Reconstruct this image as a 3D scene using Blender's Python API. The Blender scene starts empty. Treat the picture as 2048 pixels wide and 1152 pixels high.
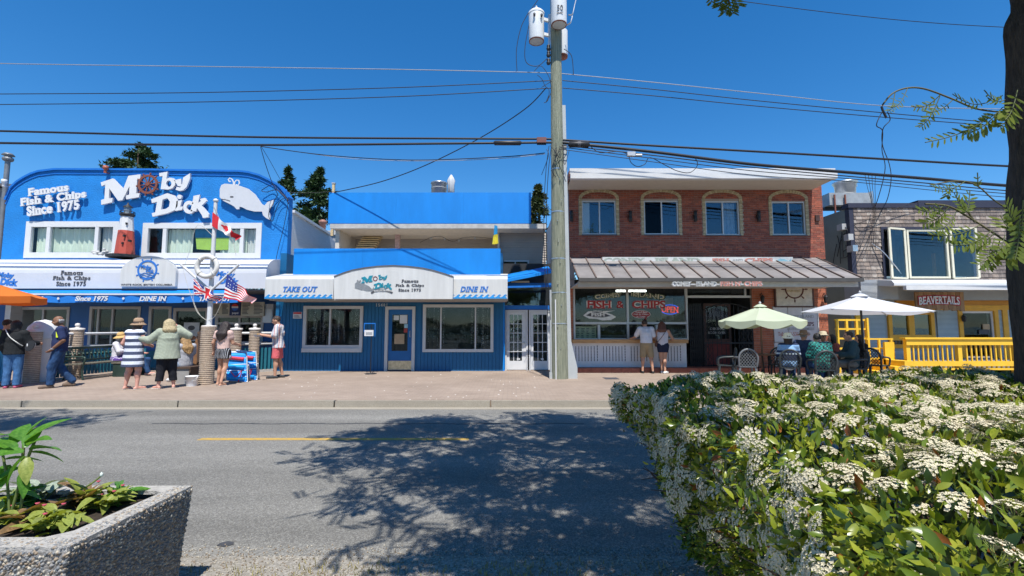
import bpy, math, random
import numpy as np
from mathutils import Vector, Matrix
from mathutils.geometry import tessellate_polygon
from math import sin, cos, pi, radians, sqrt, atan2, hypot
random.seed(7); RNG = np.random.default_rng(7)
SC = bpy.context.scene; COL = SC.collection

# ------------------------------------------------------------------ camera, sky, sun, exposure
CAM_Z = 1.6; FPX = 940.0; PITCH = atan2(79, FPX)
cam = bpy.data.cameras.new('camera'); co = bpy.data.objects.new('camera', cam); COL.objects.link(co)
cam.sensor_width = 36; cam.lens = 36 * FPX / 2048; cam.clip_start = .05; cam.clip_end = 6000
co.location = (0, 0, CAM_Z); co.rotation_euler = (pi / 2 + PITCH, 0, 0); SC.camera = co
SUN_EL, SUN_AZ = radians(63), radians(-9)         # sun behind the camera, a little to its right
world = bpy.data.worlds.new('World'); SC.world = world; world.use_nodes = True
wn = world.node_tree.nodes; wl = world.node_tree.links
sky = wn.new('ShaderNodeTexSky'); sky.sky_type = 'NISHITA'; sky.sun_disc = False
sky.sun_elevation = SUN_EL; sky.sun_rotation = pi + SUN_AZ
sky.air_density = 1.0; sky.dust_density = .0; sky.ozone_density = 6.0; sky.altitude = 0
bg = wn['Background']; bg.inputs['Strength'].default_value = .10
hs = wn.new('ShaderNodeHueSaturation'); hs.inputs['Saturation'].default_value = 1.28; hs.inputs['Value'].default_value = 1.25
wl.new(sky.outputs[0], hs.inputs['Color']); wl.new(hs.outputs[0], bg.inputs[0])
sl = bpy.data.lights.new('sun', 'SUN'); sl.energy = 5.0; sl.angle = radians(.5); sl.color = (1, .965, .9)
so = bpy.data.objects.new('sun', sl); COL.objects.link(so)
tosun = Vector((-sin(SUN_AZ) * cos(SUN_EL), -cos(SUN_AZ) * cos(SUN_EL), sin(SUN_EL)))
so.rotation_euler = (-tosun).to_track_quat('-Z', 'Y').to_euler(); so.location = (-10, -20, 40)
SC.view_settings.view_transform = 'Standard'; SC.view_settings.look = 'None'
SC.view_settings.exposure = .45; SC.view_settings.gamma = 1; SC.view_settings.use_curve_mapping = False
SC.cycles.max_bounces = 8; SC.cycles.transparent_max_bounces = 16

# ------------------------------------------------------------------ photograph -> place
_c, _s = cos(PITCH), sin(PITCH)
def ray(px, py):
    x = (px - 1024) / FPX; v = (576 - py) / FPX
    return x, _c - v * _s, _s + v * _c
def P(px, py, Y):                      # the point seen at pixel (px, py) at depth Y
    x, y, z = ray(px, py); t = Y / y
    return Vector((x * t, Y, CAM_Z + z * t))
def G(px, py, z=.13):                  # the point seen at pixel (px, py) at height z
    x, y, zz = ray(px, py); t = (z - CAM_Z) / zz
    return Vector((x * t, y * t, z))
def X_(px, py, Y): return P(px, py, Y).x
def Z_(py, Y): return P(1024, py, Y).z
def R(px0, py0, px1, py1, Y):          # rectangle -> x0, x1, z0, z1
    m = (py0 + py1) / 2
    return X_(px0, m, Y), X_(px1, m, Y), Z_(py1, Y), Z_(py0, Y)

# ------------------------------------------------------------------ materials
def _n(nt, t, **kw):
    n = nt.nodes.new(t)
    for k, v in kw.items(): setattr(n, k, v)
    return n
MATS = {}
def mat(name, col, rough=.6, var=.18, scale=6, bump=0, bscale=60, metal=0, spec=.4, coat=0, col2=None, detail=4, stretch=None):
    if name in MATS: return MATS[name]
    m = bpy.data.materials.new(name); m.use_nodes = True; nt = m.node_tree; L = nt.links
    b = nt.nodes['Principled BSDF']
    b.inputs['Roughness'].default_value = rough; b.inputs['Metallic'].default_value = metal
    b.inputs['Specular IOR Level'].default_value = spec; b.inputs['Coat Weight'].default_value = coat
    tc = _n(nt, 'ShaderNodeTexCoord'); src = tc.outputs['Object']
    if stretch:
        mp = _n(nt, 'ShaderNodeMapping'); mp.inputs['Scale'].default_value = stretch; L.new(src, mp.inputs[0]); src = mp.outputs[0]
    no = _n(nt, 'ShaderNodeTexNoise'); no.inputs['Scale'].default_value = scale; no.inputs['Detail'].default_value = detail
    no.inputs['Roughness'].default_value = .65; L.new(src, no.inputs[0])
    rp = _n(nt, 'ShaderNodeValToRGB'); rp.color_ramp.elements[0].position = .3; rp.color_ramp.elements[1].position = .7
    a = col2 or tuple(c * (1 - var) for c in col); c2 = col if col2 else tuple(min(1, c * (1 + var)) for c in col)
    rp.color_ramp.elements[0].color = (*a, 1); rp.color_ramp.elements[1].color = (*c2, 1)
    L.new(no.outputs[0], rp.inputs[0]); L.new(rp.outputs[0], b.inputs['Base Color'])
    if bump:
        n2 = _n(nt, 'ShaderNodeTexNoise'); n2.inputs['Scale'].default_value = bscale; n2.inputs['Detail'].default_value = 3
        L.new(src, n2.inputs[0])
        bp = _n(nt, 'ShaderNodeBump'); bp.inputs['Strength'].default_value = bump; bp.inputs['Distance'].default_value = .02
        L.new(n2.outputs[0], bp.inputs['Height']); L.new(bp.outputs[0], b.inputs['Normal'])
    MATS[name] = m; return m
def stripes(name, cols, period, axis=2, rough=.8, wob=.0, rot=0):
    """cloth or paint with bands of colour along an axis of the object"""
    m = bpy.data.materials.new(name); m.use_nodes = True; nt = m.node_tree; L = nt.links; b = nt.nodes['Principled BSDF']
    b.inputs['Roughness'].default_value = rough; b.inputs['Specular IOR Level'].default_value = .2
    tc = _n(nt, 'ShaderNodeTexCoord'); sp = _n(nt, 'ShaderNodeSeparateXYZ'); L.new(tc.outputs['Object'], sp.inputs[0])
    mu = _n(nt, 'ShaderNodeMath', operation='DIVIDE'); L.new(sp.outputs[axis], mu.inputs[0]); mu.inputs[1].default_value = period
    fr = _n(nt, 'ShaderNodeMath', operation='FRACT'); L.new(mu.outputs[0], fr.inputs[0])
    rp = _n(nt, 'ShaderNodeValToRGB'); rp.color_ramp.interpolation = 'CONSTANT'
    while len(rp.color_ramp.elements) < len(cols): rp.color_ramp.elements.new(.5)
    acc = 0
    for e, (c, w) in zip(rp.color_ramp.elements, cols): e.position = acc; e.color = (*c, 1); acc += w
    L.new(fr.outputs[0], rp.inputs[0]); L.new(rp.outputs[0], b.inputs['Base Color']); return m
def glass(name, tint=(.75, .8, .82), f0=.1, rough=0):
    m = bpy.data.materials.new(name); m.use_nodes = True; nt = m.node_tree; L = nt.links
    nt.nodes.remove(nt.nodes['Principled BSDF']); out = nt.nodes['Material Output']
    lw = _n(nt, 'ShaderNodeLayerWeight'); lw.inputs[0].default_value = .5
    pw = _n(nt, 'ShaderNodeMath', operation='POWER'); L.new(lw.outputs['Facing'], pw.inputs[0]); pw.inputs[1].default_value = 5
    ma = _n(nt, 'ShaderNodeMath', operation='MULTIPLY_ADD'); L.new(pw.outputs[0], ma.inputs[0]); ma.inputs[1].default_value = 1 - f0; ma.inputs[2].default_value = f0
    t = _n(nt, 'ShaderNodeBsdfTransparent'); t.inputs[0].default_value = (*tint, 1)
    g = _n(nt, 'ShaderNodeBsdfGlossy'); g.inputs['Roughness'].default_value = rough; g.inputs[0].default_value = (.72, .87, 1, 1)
    tc = _n(nt, 'ShaderNodeTexCoord'); no = _n(nt, 'ShaderNodeTexNoise'); no.inputs['Scale'].default_value = .8; L.new(tc.outputs['Object'], no.inputs[0])
    bp = _n(nt, 'ShaderNodeBump'); bp.inputs['Strength'].default_value = .05; bp.inputs['Distance'].default_value = .05
    L.new(no.outputs[0], bp.inputs['Height']); L.new(bp.outputs[0], g.inputs['Normal'])
    mx = _n(nt, 'ShaderNodeMixShader'); L.new(ma.outputs[0], mx.inputs[0]); L.new(t.outputs[0], mx.inputs[1]); L.new(g.outputs[0], mx.inputs[2])
    L.new(mx.outputs[0], out.inputs[0]); return m
def leafmat(name, col, col2, trans=.35, rough=.4, scale=30, spec=.4, through=(1.3, 1.25, .45)):
    m = bpy.data.materials.new(name); m.use_nodes = True; nt = m.node_tree; L = nt.links
    b = nt.nodes['Principled BSDF']; out = nt.nodes['Material Output']
    b.inputs['Roughness'].default_value = rough; b.inputs['Specular IOR Level'].default_value = spec
    tc = _n(nt, 'ShaderNodeTexCoord'); no = _n(nt, 'ShaderNodeTexNoise'); no.inputs['Scale'].default_value = scale; L.new(tc.outputs['Object'], no.inputs[0])
    rp = _n(nt, 'ShaderNodeValToRGB'); rp.color_ramp.elements[0].position = .35; rp.color_ramp.elements[1].position = .65
    rp.color_ramp.elements[0].color = (*col, 1); rp.color_ramp.elements[1].color = (*col2, 1)
    L.new(no.outputs[0], rp.inputs[0]); L.new(rp.outputs[0], b.inputs['Base Color'])
    tr = _n(nt, 'ShaderNodeBsdfTranslucent'); mxc = _n(nt, 'ShaderNodeMixRGB', blend_type='MULTIPLY'); mxc.inputs[0].default_value = 1
    L.new(rp.outputs[0], mxc.inputs[1]); mxc.inputs[2].default_value = (*through, 1); L.new(mxc.outputs[0], tr.inputs[0])
    mx = _n(nt, 'ShaderNodeMixShader'); mx.inputs[0].default_value = trans
    L.new(b.outputs[0], mx.inputs[1]); L.new(tr.outputs[0], mx.inputs[2]); L.new(mx.outputs[0], out.inputs[0]); return m
def emit(name, col, s):
    m = bpy.data.materials.new(name); m.use_nodes = True; b = m.node_tree.nodes['Principled BSDF']
    b.inputs['Base Color'].default_value = (*col, 1); b.inputs['Emission Color'].default_value = (*col, 1); b.inputs['Emission Strength'].default_value = s; return m

# ------------------------------------------------------------------ objects
BASE = {}
def tag(o, label=None, cat=None, group=None, kind=None):
    if label: o['label'] = label
    if cat: o['category'] = cat
    if group: o['group'] = group
    if kind: o['kind'] = kind
    return o
def thing(name, label, cat, loc=(0, 0, 0), group=None, rz=0):
    o = bpy.data.objects.new(name, None); COL.objects.link(o); o.location = loc; o.rotation_euler = (0, 0, rz); o.empty_display_size = .2
    BASE[o] = Vector(loc) if rz == 0 else Vector((0, 0, 0)); return tag(o, label, cat, group)
def link(me, name, parent=None, base=None):
    o = bpy.data.objects.new(name, me); COL.objects.link(o)
    if parent is not None:
        o.parent = parent; BASE[o] = BASE[parent]
    else:
        BASE[o] = Vector(base or (0, 0, 0)); o.location = base or (0, 0, 0)
    return o
def copy_tree(o, parent=None):
    c = o.copy(); COL.objects.link(c); BASE[c] = BASE[o]
    if parent is not None: c.parent = parent
    for ch in list(o.children): copy_tree(ch, c)
    return c
class MB:
    """collects shapes into one mesh"""
    def __init__(s): s.v = []; s.f = []; s.m = []; s.sm = []
    def add(s, vs, fs, mi=0, smooth=False):
        n = len(s.v); s.v += [tuple(v) for v in vs]; s.f += [tuple(i + n for i in f) for f in fs]; s.m += [mi] * len(fs); s.sm += [smooth] * len(fs); return s
    def box(s, x0, x1, y0, y1, z0, z1, mi=0):
        if x0 > x1: x0, x1 = x1, x0
        if y0 > y1: y0, y1 = y1, y0
        if z0 > z1: z0, z1 = z1, z0
        return s.add([(x0, y0, z0), (x1, y0, z0), (x1, y1, z0), (x0, y1, z0), (x0, y0, z1), (x1, y0, z1), (x1, y1, z1), (x0, y1, z1)],
                     [(0, 3, 2, 1), (4, 5, 6, 7), (0, 1, 5, 4), (1, 2, 6, 5), (2, 3, 7, 6), (3, 0, 4, 7)], mi)
    def bar(s, a, b, w, h, up=(0, 0, 1), mi=0):
        a = Vector(a); b = Vector(b); d = (b - a).normalized(); r = d.cross(Vector(up))
        if r.length < 1e-4: r = d.cross(Vector((0, 1, 0)))
        r.normalize(); u = r.cross(d); vs = []
        for q in (a, b):
            for i, j in ((-1, -1), (1, -1), (1, 1), (-1, 1)): vs.append(q + r * (w / 2 * i) + u * (h / 2 * j))
        return s.add(vs, [(3, 2, 1, 0), (4, 5, 6, 7), (0, 1, 5, 4), (1, 2, 6, 5), (2, 3, 7, 6), (3, 0, 4, 7)], mi)
    def tube(s, pts, r, n=8, mi=0, cap=True, smooth=True):
        pts = [Vector(p) for p in pts]; k = len(pts); rs = r if isinstance(r, (list, tuple)) else [r] * k
        vs = []; prev = None
        for i, p in enumerate(pts):
            d = (pts[min(i + 1, k - 1)] - pts[max(i - 1, 0)])
            d = d.normalized() if d.length > 1e-9 else Vector((0, 0, 1))
            if prev is None:
                a = d.cross(Vector((0, 0, 1)));  a = a if a.length > .1 else d.cross(Vector((0, 1, 0)))
            else: a = prev - d * prev.dot(d)
            a.normalize(); prev = a; b = d.cross(a)
            for j in range(n): t = 2 * pi * j / n; vs.append(p + (a * cos(t) + b * sin(t)) * rs[i])
        fs = [(i * n + j, i * n + (j + 1) % n, (i + 1) * n + (j + 1) % n, (i + 1) * n + j) for i in range(k - 1) for j in range(n)]
        s.add(vs, fs, mi, smooth)
        if cap: s.add(vs[:n], [tuple(range(n))[::-1]], mi); s.add(vs[-n:], [tuple(range(n))], mi)
        return s
    def lathe(s, prof, c=(0, 0, 0), n=16, mi=0, smooth=True, axis='z', cap=True):
        vs = []
        for r, h in prof:
            for j in range(n):
                t = 2 * pi * j / n; q = (r * cos(t), r * sin(t), h)
                if axis == 'y': q = (q[0], q[2], q[1])
                if axis == 'x': q = (q[2], q[0], q[1])
                vs.append((q[0] + c[0], q[1] + c[1], q[2] + c[2]))
        k = len(prof); fs = [(i * n + j, i * n + (j + 1) % n, (i + 1) * n + (j + 1) % n, (i + 1) * n + j) for i in range(k - 1) for j in range(n)]
        s.add(vs, fs, mi, smooth)
        if cap:
            if prof[0][0] > 1e-5: s.add(vs[:n], [tuple(range(n))[::-1]], mi)
            if prof[-1][0] > 1e-5: s.add(vs[-n:], [tuple(range(n))], mi)
        return s
    def prism(s, poly, y0, y1, holes=(), mi=0, side=None, xf=None):
        """outline in the x-z plane, front at y0, back at y1; xf maps a finished point elsewhere"""
        loops = [poly] + list(holes); allp = [q for l in loops for q in l]
        tri = tessellate_polygon([[Vector((q[0], q[1], 0)) for q in l] for l in loops]); n = len(allp)
        vs = [(q[0], y0, q[1]) for q in allp] + [(q[0], y1, q[1]) for q in allp]
        ff = []
        for t in tri:
            a, b, c = [Vector(allp[i]) for i in t]
            ccw = (b.x - a.x) * (c.y - a.y) - (b.y - a.y) * (c.x - a.x) > 0
            t = t if ccw else t[::-1]; ff.append(tuple(t)); ff.append(tuple(i + n for i in t[::-1]))
        if xf: vs = [xf(Vector(v)) for v in vs]
        sf = []; o = 0
        for l in loops:
            k = len(l); area = sum(l[i][0] * l[(i + 1) % k][1] - l[(i + 1) % k][0] * l[i][1] for i in range(k))
            for i in range(k):
                a, b = o + i, o + (i + 1) % k; q = (a, a + n, b + n, b)
                if (area < 0) != (l is not loops[0]): q = q[::-1]
                sf.append(q)
            o += k
        s.add(vs, ff, mi); N = len(s.v) - len(vs)
        s.f += [tuple(i + N for i in f) for f in sf]; s.m += [mi if side is None else side] * len(sf); s.sm += [False] * len(sf); return s
    def stroke(s, pts, w, y0, y1, closed=False, mi=0, serif=0):
        """a flat band along a polyline in the x-z plane"""
        k = len(pts); L_, R_ = [], []; ws = w if isinstance(w, (list, tuple)) else [w] * k
        for i in range(k):
            a = pts[(i - 1) % k] if closed else pts[max(i - 1, 0)]; b = pts[(i + 1) % k] if closed else pts[min(i + 1, k - 1)]
            dx, dz = b[0] - a[0], b[1] - a[1]; l = hypot(dx, dz) or 1; nx, nz = -dz / l, dx / l
            L_.append((pts[i][0] + nx * ws[i] / 2, pts[i][1] + nz * ws[i] / 2)); R_.append((pts[i][0] - nx * ws[i] / 2, pts[i][1] - nz * ws[i] / 2))
        vs = [(q[0], y, q[1]) for y in (y0, y1) for q in L_ + R_]; n = 2 * k; fs = []
        for i in range(k if closed else k - 1):
            j = (i + 1) % k
            fs += [(i, k + i, k + j, j), (n + i, n + j, n + k + j, n + k + i), (i, j, n + j, n + i), (k + i, n + k + i, n + k + j, k + j)]
        if not closed: fs += [(0, n, n + k, k), (k - 1, 2 * k - 1, n + 2 * k - 1, n + k - 1)]
        return s.add(vs, fs, mi)
    def mesh(s, name, mats, base=(0, 0, 0)):
        me = bpy.data.meshes.new(name); b = Vector(base)
        me.from_pydata([(v[0] - b[0], v[1] - b[1], v[2] - b[2]) for v in s.v], [], s.f)
        for m in (mats if isinstance(mats, (list, tuple)) else [mats]): me.materials.append(m)
        me.polygons.foreach_set('material_index', s.m); me.polygons.foreach_set('use_smooth', s.sm); me.update(); return me
    def build(s, name, mats, parent=None, base=None, label=None, cat=None, group=None, kind=None):
        b = BASE[parent] if parent is not None else Vector(base or (0, 0, 0))
        return tag(link(s.mesh(name, mats, b), name, parent, base), label, cat, group, kind)
def bx(name, m, parent, *a, **k):
    return MB().box(*a).build(name, m, parent, **k)
def npmesh(name, V, Fq, mats, mi=None, smooth=False, base=(0, 0, 0)):
    """big meshes from numpy arrays, Fq is (n, 3) or (n, 4)"""
    me = bpy.data.meshes.new(name); V = np.asarray(V, np.float32) - np.asarray(base, np.float32); Fq = np.asarray(Fq, np.int32)
    k = Fq.shape[1]; n = len(Fq); me.vertices.add(len(V)); me.vertices.foreach_set('co', V.ravel())
    me.loops.add(n * k); me.loops.foreach_set('vertex_index', Fq.ravel()); me.polygons.add(n)
    me.polygons.foreach_set('loop_start', np.arange(0, n * k, k, dtype=np.int32))
    if mi is not None: me.polygons.foreach_set('material_index', np.asarray(mi, np.int32))
    me.polygons.foreach_set('use_smooth', np.full(n, smooth, bool))
    for m in (mats if isinstance(mats, (list, tuple)) else [mats]): me.materials.append(m)
    me.update(calc_edges=True); me.validate(); return me
def rots(n, tilt=pi, rng=RNG):
    """random rotations whose z axis leans at most tilt away from up"""
    az = rng.uniform(0, 2 * pi, n); th = rng.uniform(0, 1, n) ** .7 * tilt; sp = rng.uniform(0, 2 * pi, n)
    def rz(a): c, s, z, o = np.cos(a), np.sin(a), np.zeros_like(a), np.ones_like(a); return np.stack([c, -s, z, s, c, z, z, z, o], 1).reshape(-1, 3, 3)
    def ry(a): c, s, z, o = np.cos(a), np.sin(a), np.zeros_like(a), np.ones_like(a); return np.stack([c, z, s, z, o, z, -s, z, c], 1).reshape(-1, 3, 3)
    return rz(az) @ ry(th) @ rz(sp)
def scatter(T, F, pos, rot, sc):
    T = np.asarray(T, float); F = np.asarray(F); n = len(pos); sc = np.asarray(sc).reshape(n, 1, -1)
    V = np.einsum('nij,nkj->nki', rot, T[None] * sc) + np.asarray(pos)[:, None]
    return V.reshape(-1, 3), (F[None] + (np.arange(n) * len(T))[:, None, None]).reshape(-1, F.shape[1])

# ------------------------------------------------------------------ lettering (flat print or raised letters)
def text_mesh(s, bold=.02, shear=0, depth=.01, spacing=1.0):
    c = bpy.data.curves.new('t', 'FONT'); c.body = s; c.size = 1; c.offset = bold; c.shear = shear; c.extrude = .5; c.space_character = spacing
    c.resolution_u = 3; c.align_x = 'CENTER'
    o = bpy.data.objects.new('t', c); COL.objects.link(o); dg = bpy.context.evaluated_depsgraph_get(); dg.update()
    me = bpy.data.meshes.new_from_object(o.evaluated_get(dg)); bpy.data.objects.remove(o); bpy.data.curves.remove(c); return me
def slabs(me, depth=.5):
    """slab serifs on every stem end that stands on the baseline or reaches the top line"""
    bad = []; V = [v.co.copy() for v in me.vertices]; hi = max(v.y for v in V); ed = {}
    for p in me.polygons:
        if p.normal.z > .9 or p.normal.z < -.9:
            if V[p.vertices[0]].z < 0: continue
            for a, b in p.edge_keys: ed.setdefault((a, b), []).append(p)
    for (a, b), ps in ed.items():
        p, q = V[a], V[b]
        if len(ps) == 1 and abs(p.y - q.y) < .004 and .06 < abs(p.x - q.x) < .2:
            up = sum(V[i].y for i in ps[0].vertices) / len(ps[0].vertices) > p.y
            if (up and p.y < .06) or (not up and p.y > .42): bad.append((min(p.x, q.x), max(p.x, q.x), p.y, 1 if up else -1))
    if not bad: return me
    mb = MB(); mb.v = [tuple(v) for v in V]; mb.f = [tuple(p.vertices) for p in me.polygons]; mb.m = [0] * len(mb.f); mb.sm = [False] * len(mb.f)
    for x0, x1, y, d in bad: e = .075 if x1 - x0 < .16 else .05; mb.box(x0 - e, x1 + e, min(y, y + d * .085), max(y, y + d * .085), -.504, .504)
    bpy.data.meshes.remove(me); return mb.mesh('t', [])
def text(s, rect, Y, m, parent, name='lettering', bold=.02, shear=0, depth=.012, rot=0, arc=0, spacing=1.0, slab=True):
    """letters filling the photograph's rectangle (px0, py0, px1, py1) on the plane at depth Y"""
    me = text_mesh(s, bold, 0 if slab else shear, depth, spacing); me = slabs(me) if slab else me; n = len(me.vertices); V = np.empty(n * 3, np.float32); me.vertices.foreach_get('co', V); V = V.reshape(-1, 3)
    lo, hi = V.min(0), V.max(0); u = (V[:, 0] - lo[0]) / (hi[0] - lo[0]) - .5; v = (V[:, 1] - lo[1]) / (hi[1] - lo[1]) - .5; w = V[:, 2]
    x0, x1, z0, z1 = R(*rect, Y); W, H = x1 - x0, z1 - z0; u = u + shear * v * H / W if slab and shear else u; x = u * W; z = v * H + arc * H * (1 - (2 * u) ** 2)
    cr, sr = cos(rot), sin(rot); X = x * cr - z * sr + (x0 + x1) / 2; Z = x * sr + z * cr + (z0 + z1) / 2
    b = BASE[parent]; out = np.stack([X - b.x, Y - depth / 2 - w * depth - b.y, Z - b.z], 1).astype(np.float32)
    me.vertices.foreach_set('co', out.ravel()); me.materials.clear(); me.materials.append(m); me.update(); me.name = name
    return link(me, name, parent)

# ------------------------------------------------------------------ walls with openings, windows
def cells(x0, x1, z0, z1, holes):
    xs = sorted({x0, x1, *[min(max(h[i], x0), x1) for h in holes for i in (0, 1)]}); zs = sorted({z0, z1, *[min(max(h[i], z0), z1) for h in holes for i in (2, 3)]})
    out = []
    for i in range(len(xs) - 1):
        for j in range(len(zs) - 1):
            cx, cz = (xs[i] + xs[i + 1]) / 2, (zs[j] + zs[j + 1]) / 2
            if not any(h[0] < cx < h[1] and h[2] < cz < h[3] for h in holes): out.append((xs[i], xs[i + 1], zs[j], zs[j + 1]))
    return out
def wall_mb(x0, x1, z0, z1, y, th, holes=()):
    mb = MB()
    for a, b, c, d in cells(x0, x1, z0, z1, holes): mb.add([(a, y, c), (b, y, c), (b, y, d), (a, y, d)], [(0, 1, 2, 3)]); mb.add([(a, y + th, c), (b, y + th, c), (b, y + th, d), (a, y + th, d)], [(3, 2, 1, 0)])
    for h in list(holes):
        a, b, c, d = h; mb.add([(a, y, c), (b, y, c), (b, y, d), (a, y, d), (a, y + th, c), (b, y + th, c), (b, y + th, d), (a, y + th, d)], [(0, 4, 5, 1), (1, 5, 6, 2), (2, 6, 7, 3), (3, 7, 4, 0)])
    mb.add([(x0, y, z0), (x1, y, z0), (x1, y, z1), (x0, y, z1), (x0, y + th, z0), (x1, y + th, z0), (x1, y + th, z1), (x0, y + th, z1)], [(0, 1, 5, 4), (1, 2, 6, 5), (2, 3, 7, 6), (3, 0, 4, 7)])
    return mb
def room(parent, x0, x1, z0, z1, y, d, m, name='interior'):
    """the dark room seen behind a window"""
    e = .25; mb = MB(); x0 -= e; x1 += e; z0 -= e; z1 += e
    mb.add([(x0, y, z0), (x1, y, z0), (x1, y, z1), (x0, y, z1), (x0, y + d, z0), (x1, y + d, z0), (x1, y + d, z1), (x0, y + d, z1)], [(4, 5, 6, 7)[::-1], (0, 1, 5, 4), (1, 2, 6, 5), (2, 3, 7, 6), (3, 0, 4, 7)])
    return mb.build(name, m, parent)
def window(parent, x0, x1, z0, z1, y, fw, m_frame, m_glass, splits=(), rails=(), depth=.07, proud=.0, mull=.05, inner=None, rd=1.2, sill=0, outer=None, ow=.1):
    """window frame with mullions; panes are its sub-parts. proud: how far it stands out of the wall plane y"""
    f = MB(); ya, yb = y - proud, y - proud + depth
    f.box(x0, x1, ya, yb, z0, z0 + fw).box(x0, x1, ya, yb, z1 - fw, z1).box(x0, x0 + fw, ya + .001, yb - .001, z0 + fw, z1 - fw).box(x1 - fw, x1, ya + .001, yb - .001, z0 + fw, z1 - fw)
    xs = [x0 + fw]; zs = [z0 + fw]
    for t in splits:
        c = x0 + (x1 - x0) * t; f.box(c - mull / 2, c + mull / 2, ya + .006, yb - .006, z0 + fw, z1 - fw); xs += [c - mull / 2, c + mull / 2]
    xs.append(x1 - fw)
    for t in rails:
        c = z0 + (z1 - z0) * t; f.box(x0 + fw, x1 - fw, ya + .009, yb - .009, c - mull / 2, c + mull / 2); zs += [c - mull / 2, c + mull / 2]
    zs.append(z1 - fw)
    w = f.build('window', m_frame, parent)
    for i in range(0, len(xs), 2):
        for j in range(0, len(zs), 2): bx('pane', m_glass, w, xs[i], xs[i + 1], ya + depth * .55, ya + depth * .55 + .006, zs[j], zs[j + 1])
    if sill: bx('sill', m_frame, w, x0 - .04, x1 + .04, ya - .06, ya + .02, z0 - sill, z0)
    if inner: room(w, x0, x1, z0, z1, yb + .12, rd, inner)
    return w
def curtain(parent, x0, x1, z0, z1, y, m, folds=.13, amp=.035, name='curtain'):
    n = max(8, int((x1 - x0) / folds * 8)); mb = MB(); vs = []
    for i in range(n + 1):
        x = x0 + (x1 - x0) * i / n; ph = 2 * pi * (x - x0) / folds
        yy = y + amp * sin(ph + .8 * sin(ph * .23)); vs += [(x, yy, z0), (x, yy + amp * .4 * sin(ph * .5), z1)]
    mb.add(vs, [(2 * i, 2 * i + 2, 2 * i + 3, 2 * i + 1) for i in range(n)], 0, True); return mb.build(name, m, parent)
def spline(pts, n=12):
    pts = [Vector(p) for p in pts]; out = []
    for i in range(len(pts) - 1):
        p0, p1, p2, p3 = pts[max(i - 1, 0)], pts[i], pts[i + 1], pts[min(i + 2, len(pts) - 1)]
        for k in range(n):
            t = k / n; out.append(.5 * (2 * p1 + (p2 - p0) * t + (2 * p0 - 5 * p1 + 4 * p2 - p3) * t * t + (3 * p1 - p0 - 3 * p2 + p3) * t ** 3))
    out.append(pts[-1]); return out
# ================================================================== THE SETTING
def ground_mat(name, c1, c2, c3, fine=140, big=.35, bump=.5, rough=.9, stain=.25, streak=0):
    m = bpy.data.materials.new(name); m.use_nodes = True; nt = m.node_tree; L = nt.links; b = nt.nodes['Principled BSDF']
    b.inputs['Roughness'].default_value = rough; b.inputs['Specular IOR Level'].default_value = .3
    tc = _n(nt, 'ShaderNodeTexCoord'); src = tc.outputs['Object']
    v = _n(nt, 'ShaderNodeTexVoronoi'); v.inputs['Scale'].default_value = fine; L.new(src, v.inputs['Vector'])
    rp = _n(nt, 'ShaderNodeValToRGB'); e = rp.color_ramp.elements; e[0].position = .0; e[0].color = (*c1, 1); e[1].position = 1; e[1].color = (*c3, 1)
    q = e.new(.55); q.color = (*c2, 1); L.new(v.outputs['Color'], rp.inputs[0])
    n = _n(nt, 'ShaderNodeTexNoise'); n.inputs['Scale'].default_value = big; n.inputs['Detail'].default_value = 6; n.inputs['Roughness'].default_value = .7
    mp = _n(nt, 'ShaderNodeMapping'); mp.inputs['Scale'].default_value = (.5, 1.6, 1); L.new(src, mp.inputs[0]); L.new(mp.outputs[0], n.inputs[0])
    r2 = _n(nt, 'ShaderNodeValToRGB'); r2.color_ramp.elements[0].position = .3; r2.color_ramp.elements[1].position = .72
    r2.color_ramp.elements[0].color = (1 - stain, 1 - stain, 1 - stain, 1); r2.color_ramp.elements[1].color = (1, 1, 1, 1); L.new(n.outputs[0], r2.inputs[0])
    mx = _n(nt, 'ShaderNodeMixRGB', blend_type='MULTIPLY'); mx.inputs[0].default_value = 1; L.new(rp.outputs[0], mx.inputs[1]); L.new(r2.outputs[0], mx.inputs[2])
    last = mx.outputs[0]
    if streak:                              # wheel tracks and polished lanes along the road, fine cracks
        m3 = _n(nt, 'ShaderNodeMapping'); m3.inputs['Scale'].default_value = (.05, 1.1, 1); L.new(src, m3.inputs[0]); n3 = _n(nt, 'ShaderNodeTexNoise'); n3.inputs['Scale'].default_value = 1; n3.inputs['Detail'].default_value = 3; L.new(m3.outputs[0], n3.inputs[0])
        r3 = _n(nt, 'ShaderNodeValToRGB'); r3.color_ramp.elements[0].position = .38; r3.color_ramp.elements[1].position = .6; r3.color_ramp.elements[0].color = (1 - streak, 1 - streak, 1 - streak, 1); L.new(n3.outputs[0], r3.inputs[0])
        m4 = _n(nt, 'ShaderNodeMixRGB', blend_type='MULTIPLY'); m4.inputs[0].default_value = 1; L.new(last, m4.inputs[1]); L.new(r3.outputs[0], m4.inputs[2]); last = m4.outputs[0]
    L.new(last, b.inputs['Base Color'])
    bp = _n(nt, 'ShaderNodeBump'); bp.inputs['Strength'].default_value = bump; bp.inputs['Distance'].default_value = .008
    L.new(v.outputs['Distance'], bp.inputs['Height']); L.new(bp.outputs[0], b.inputs['Normal']); return m
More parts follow.
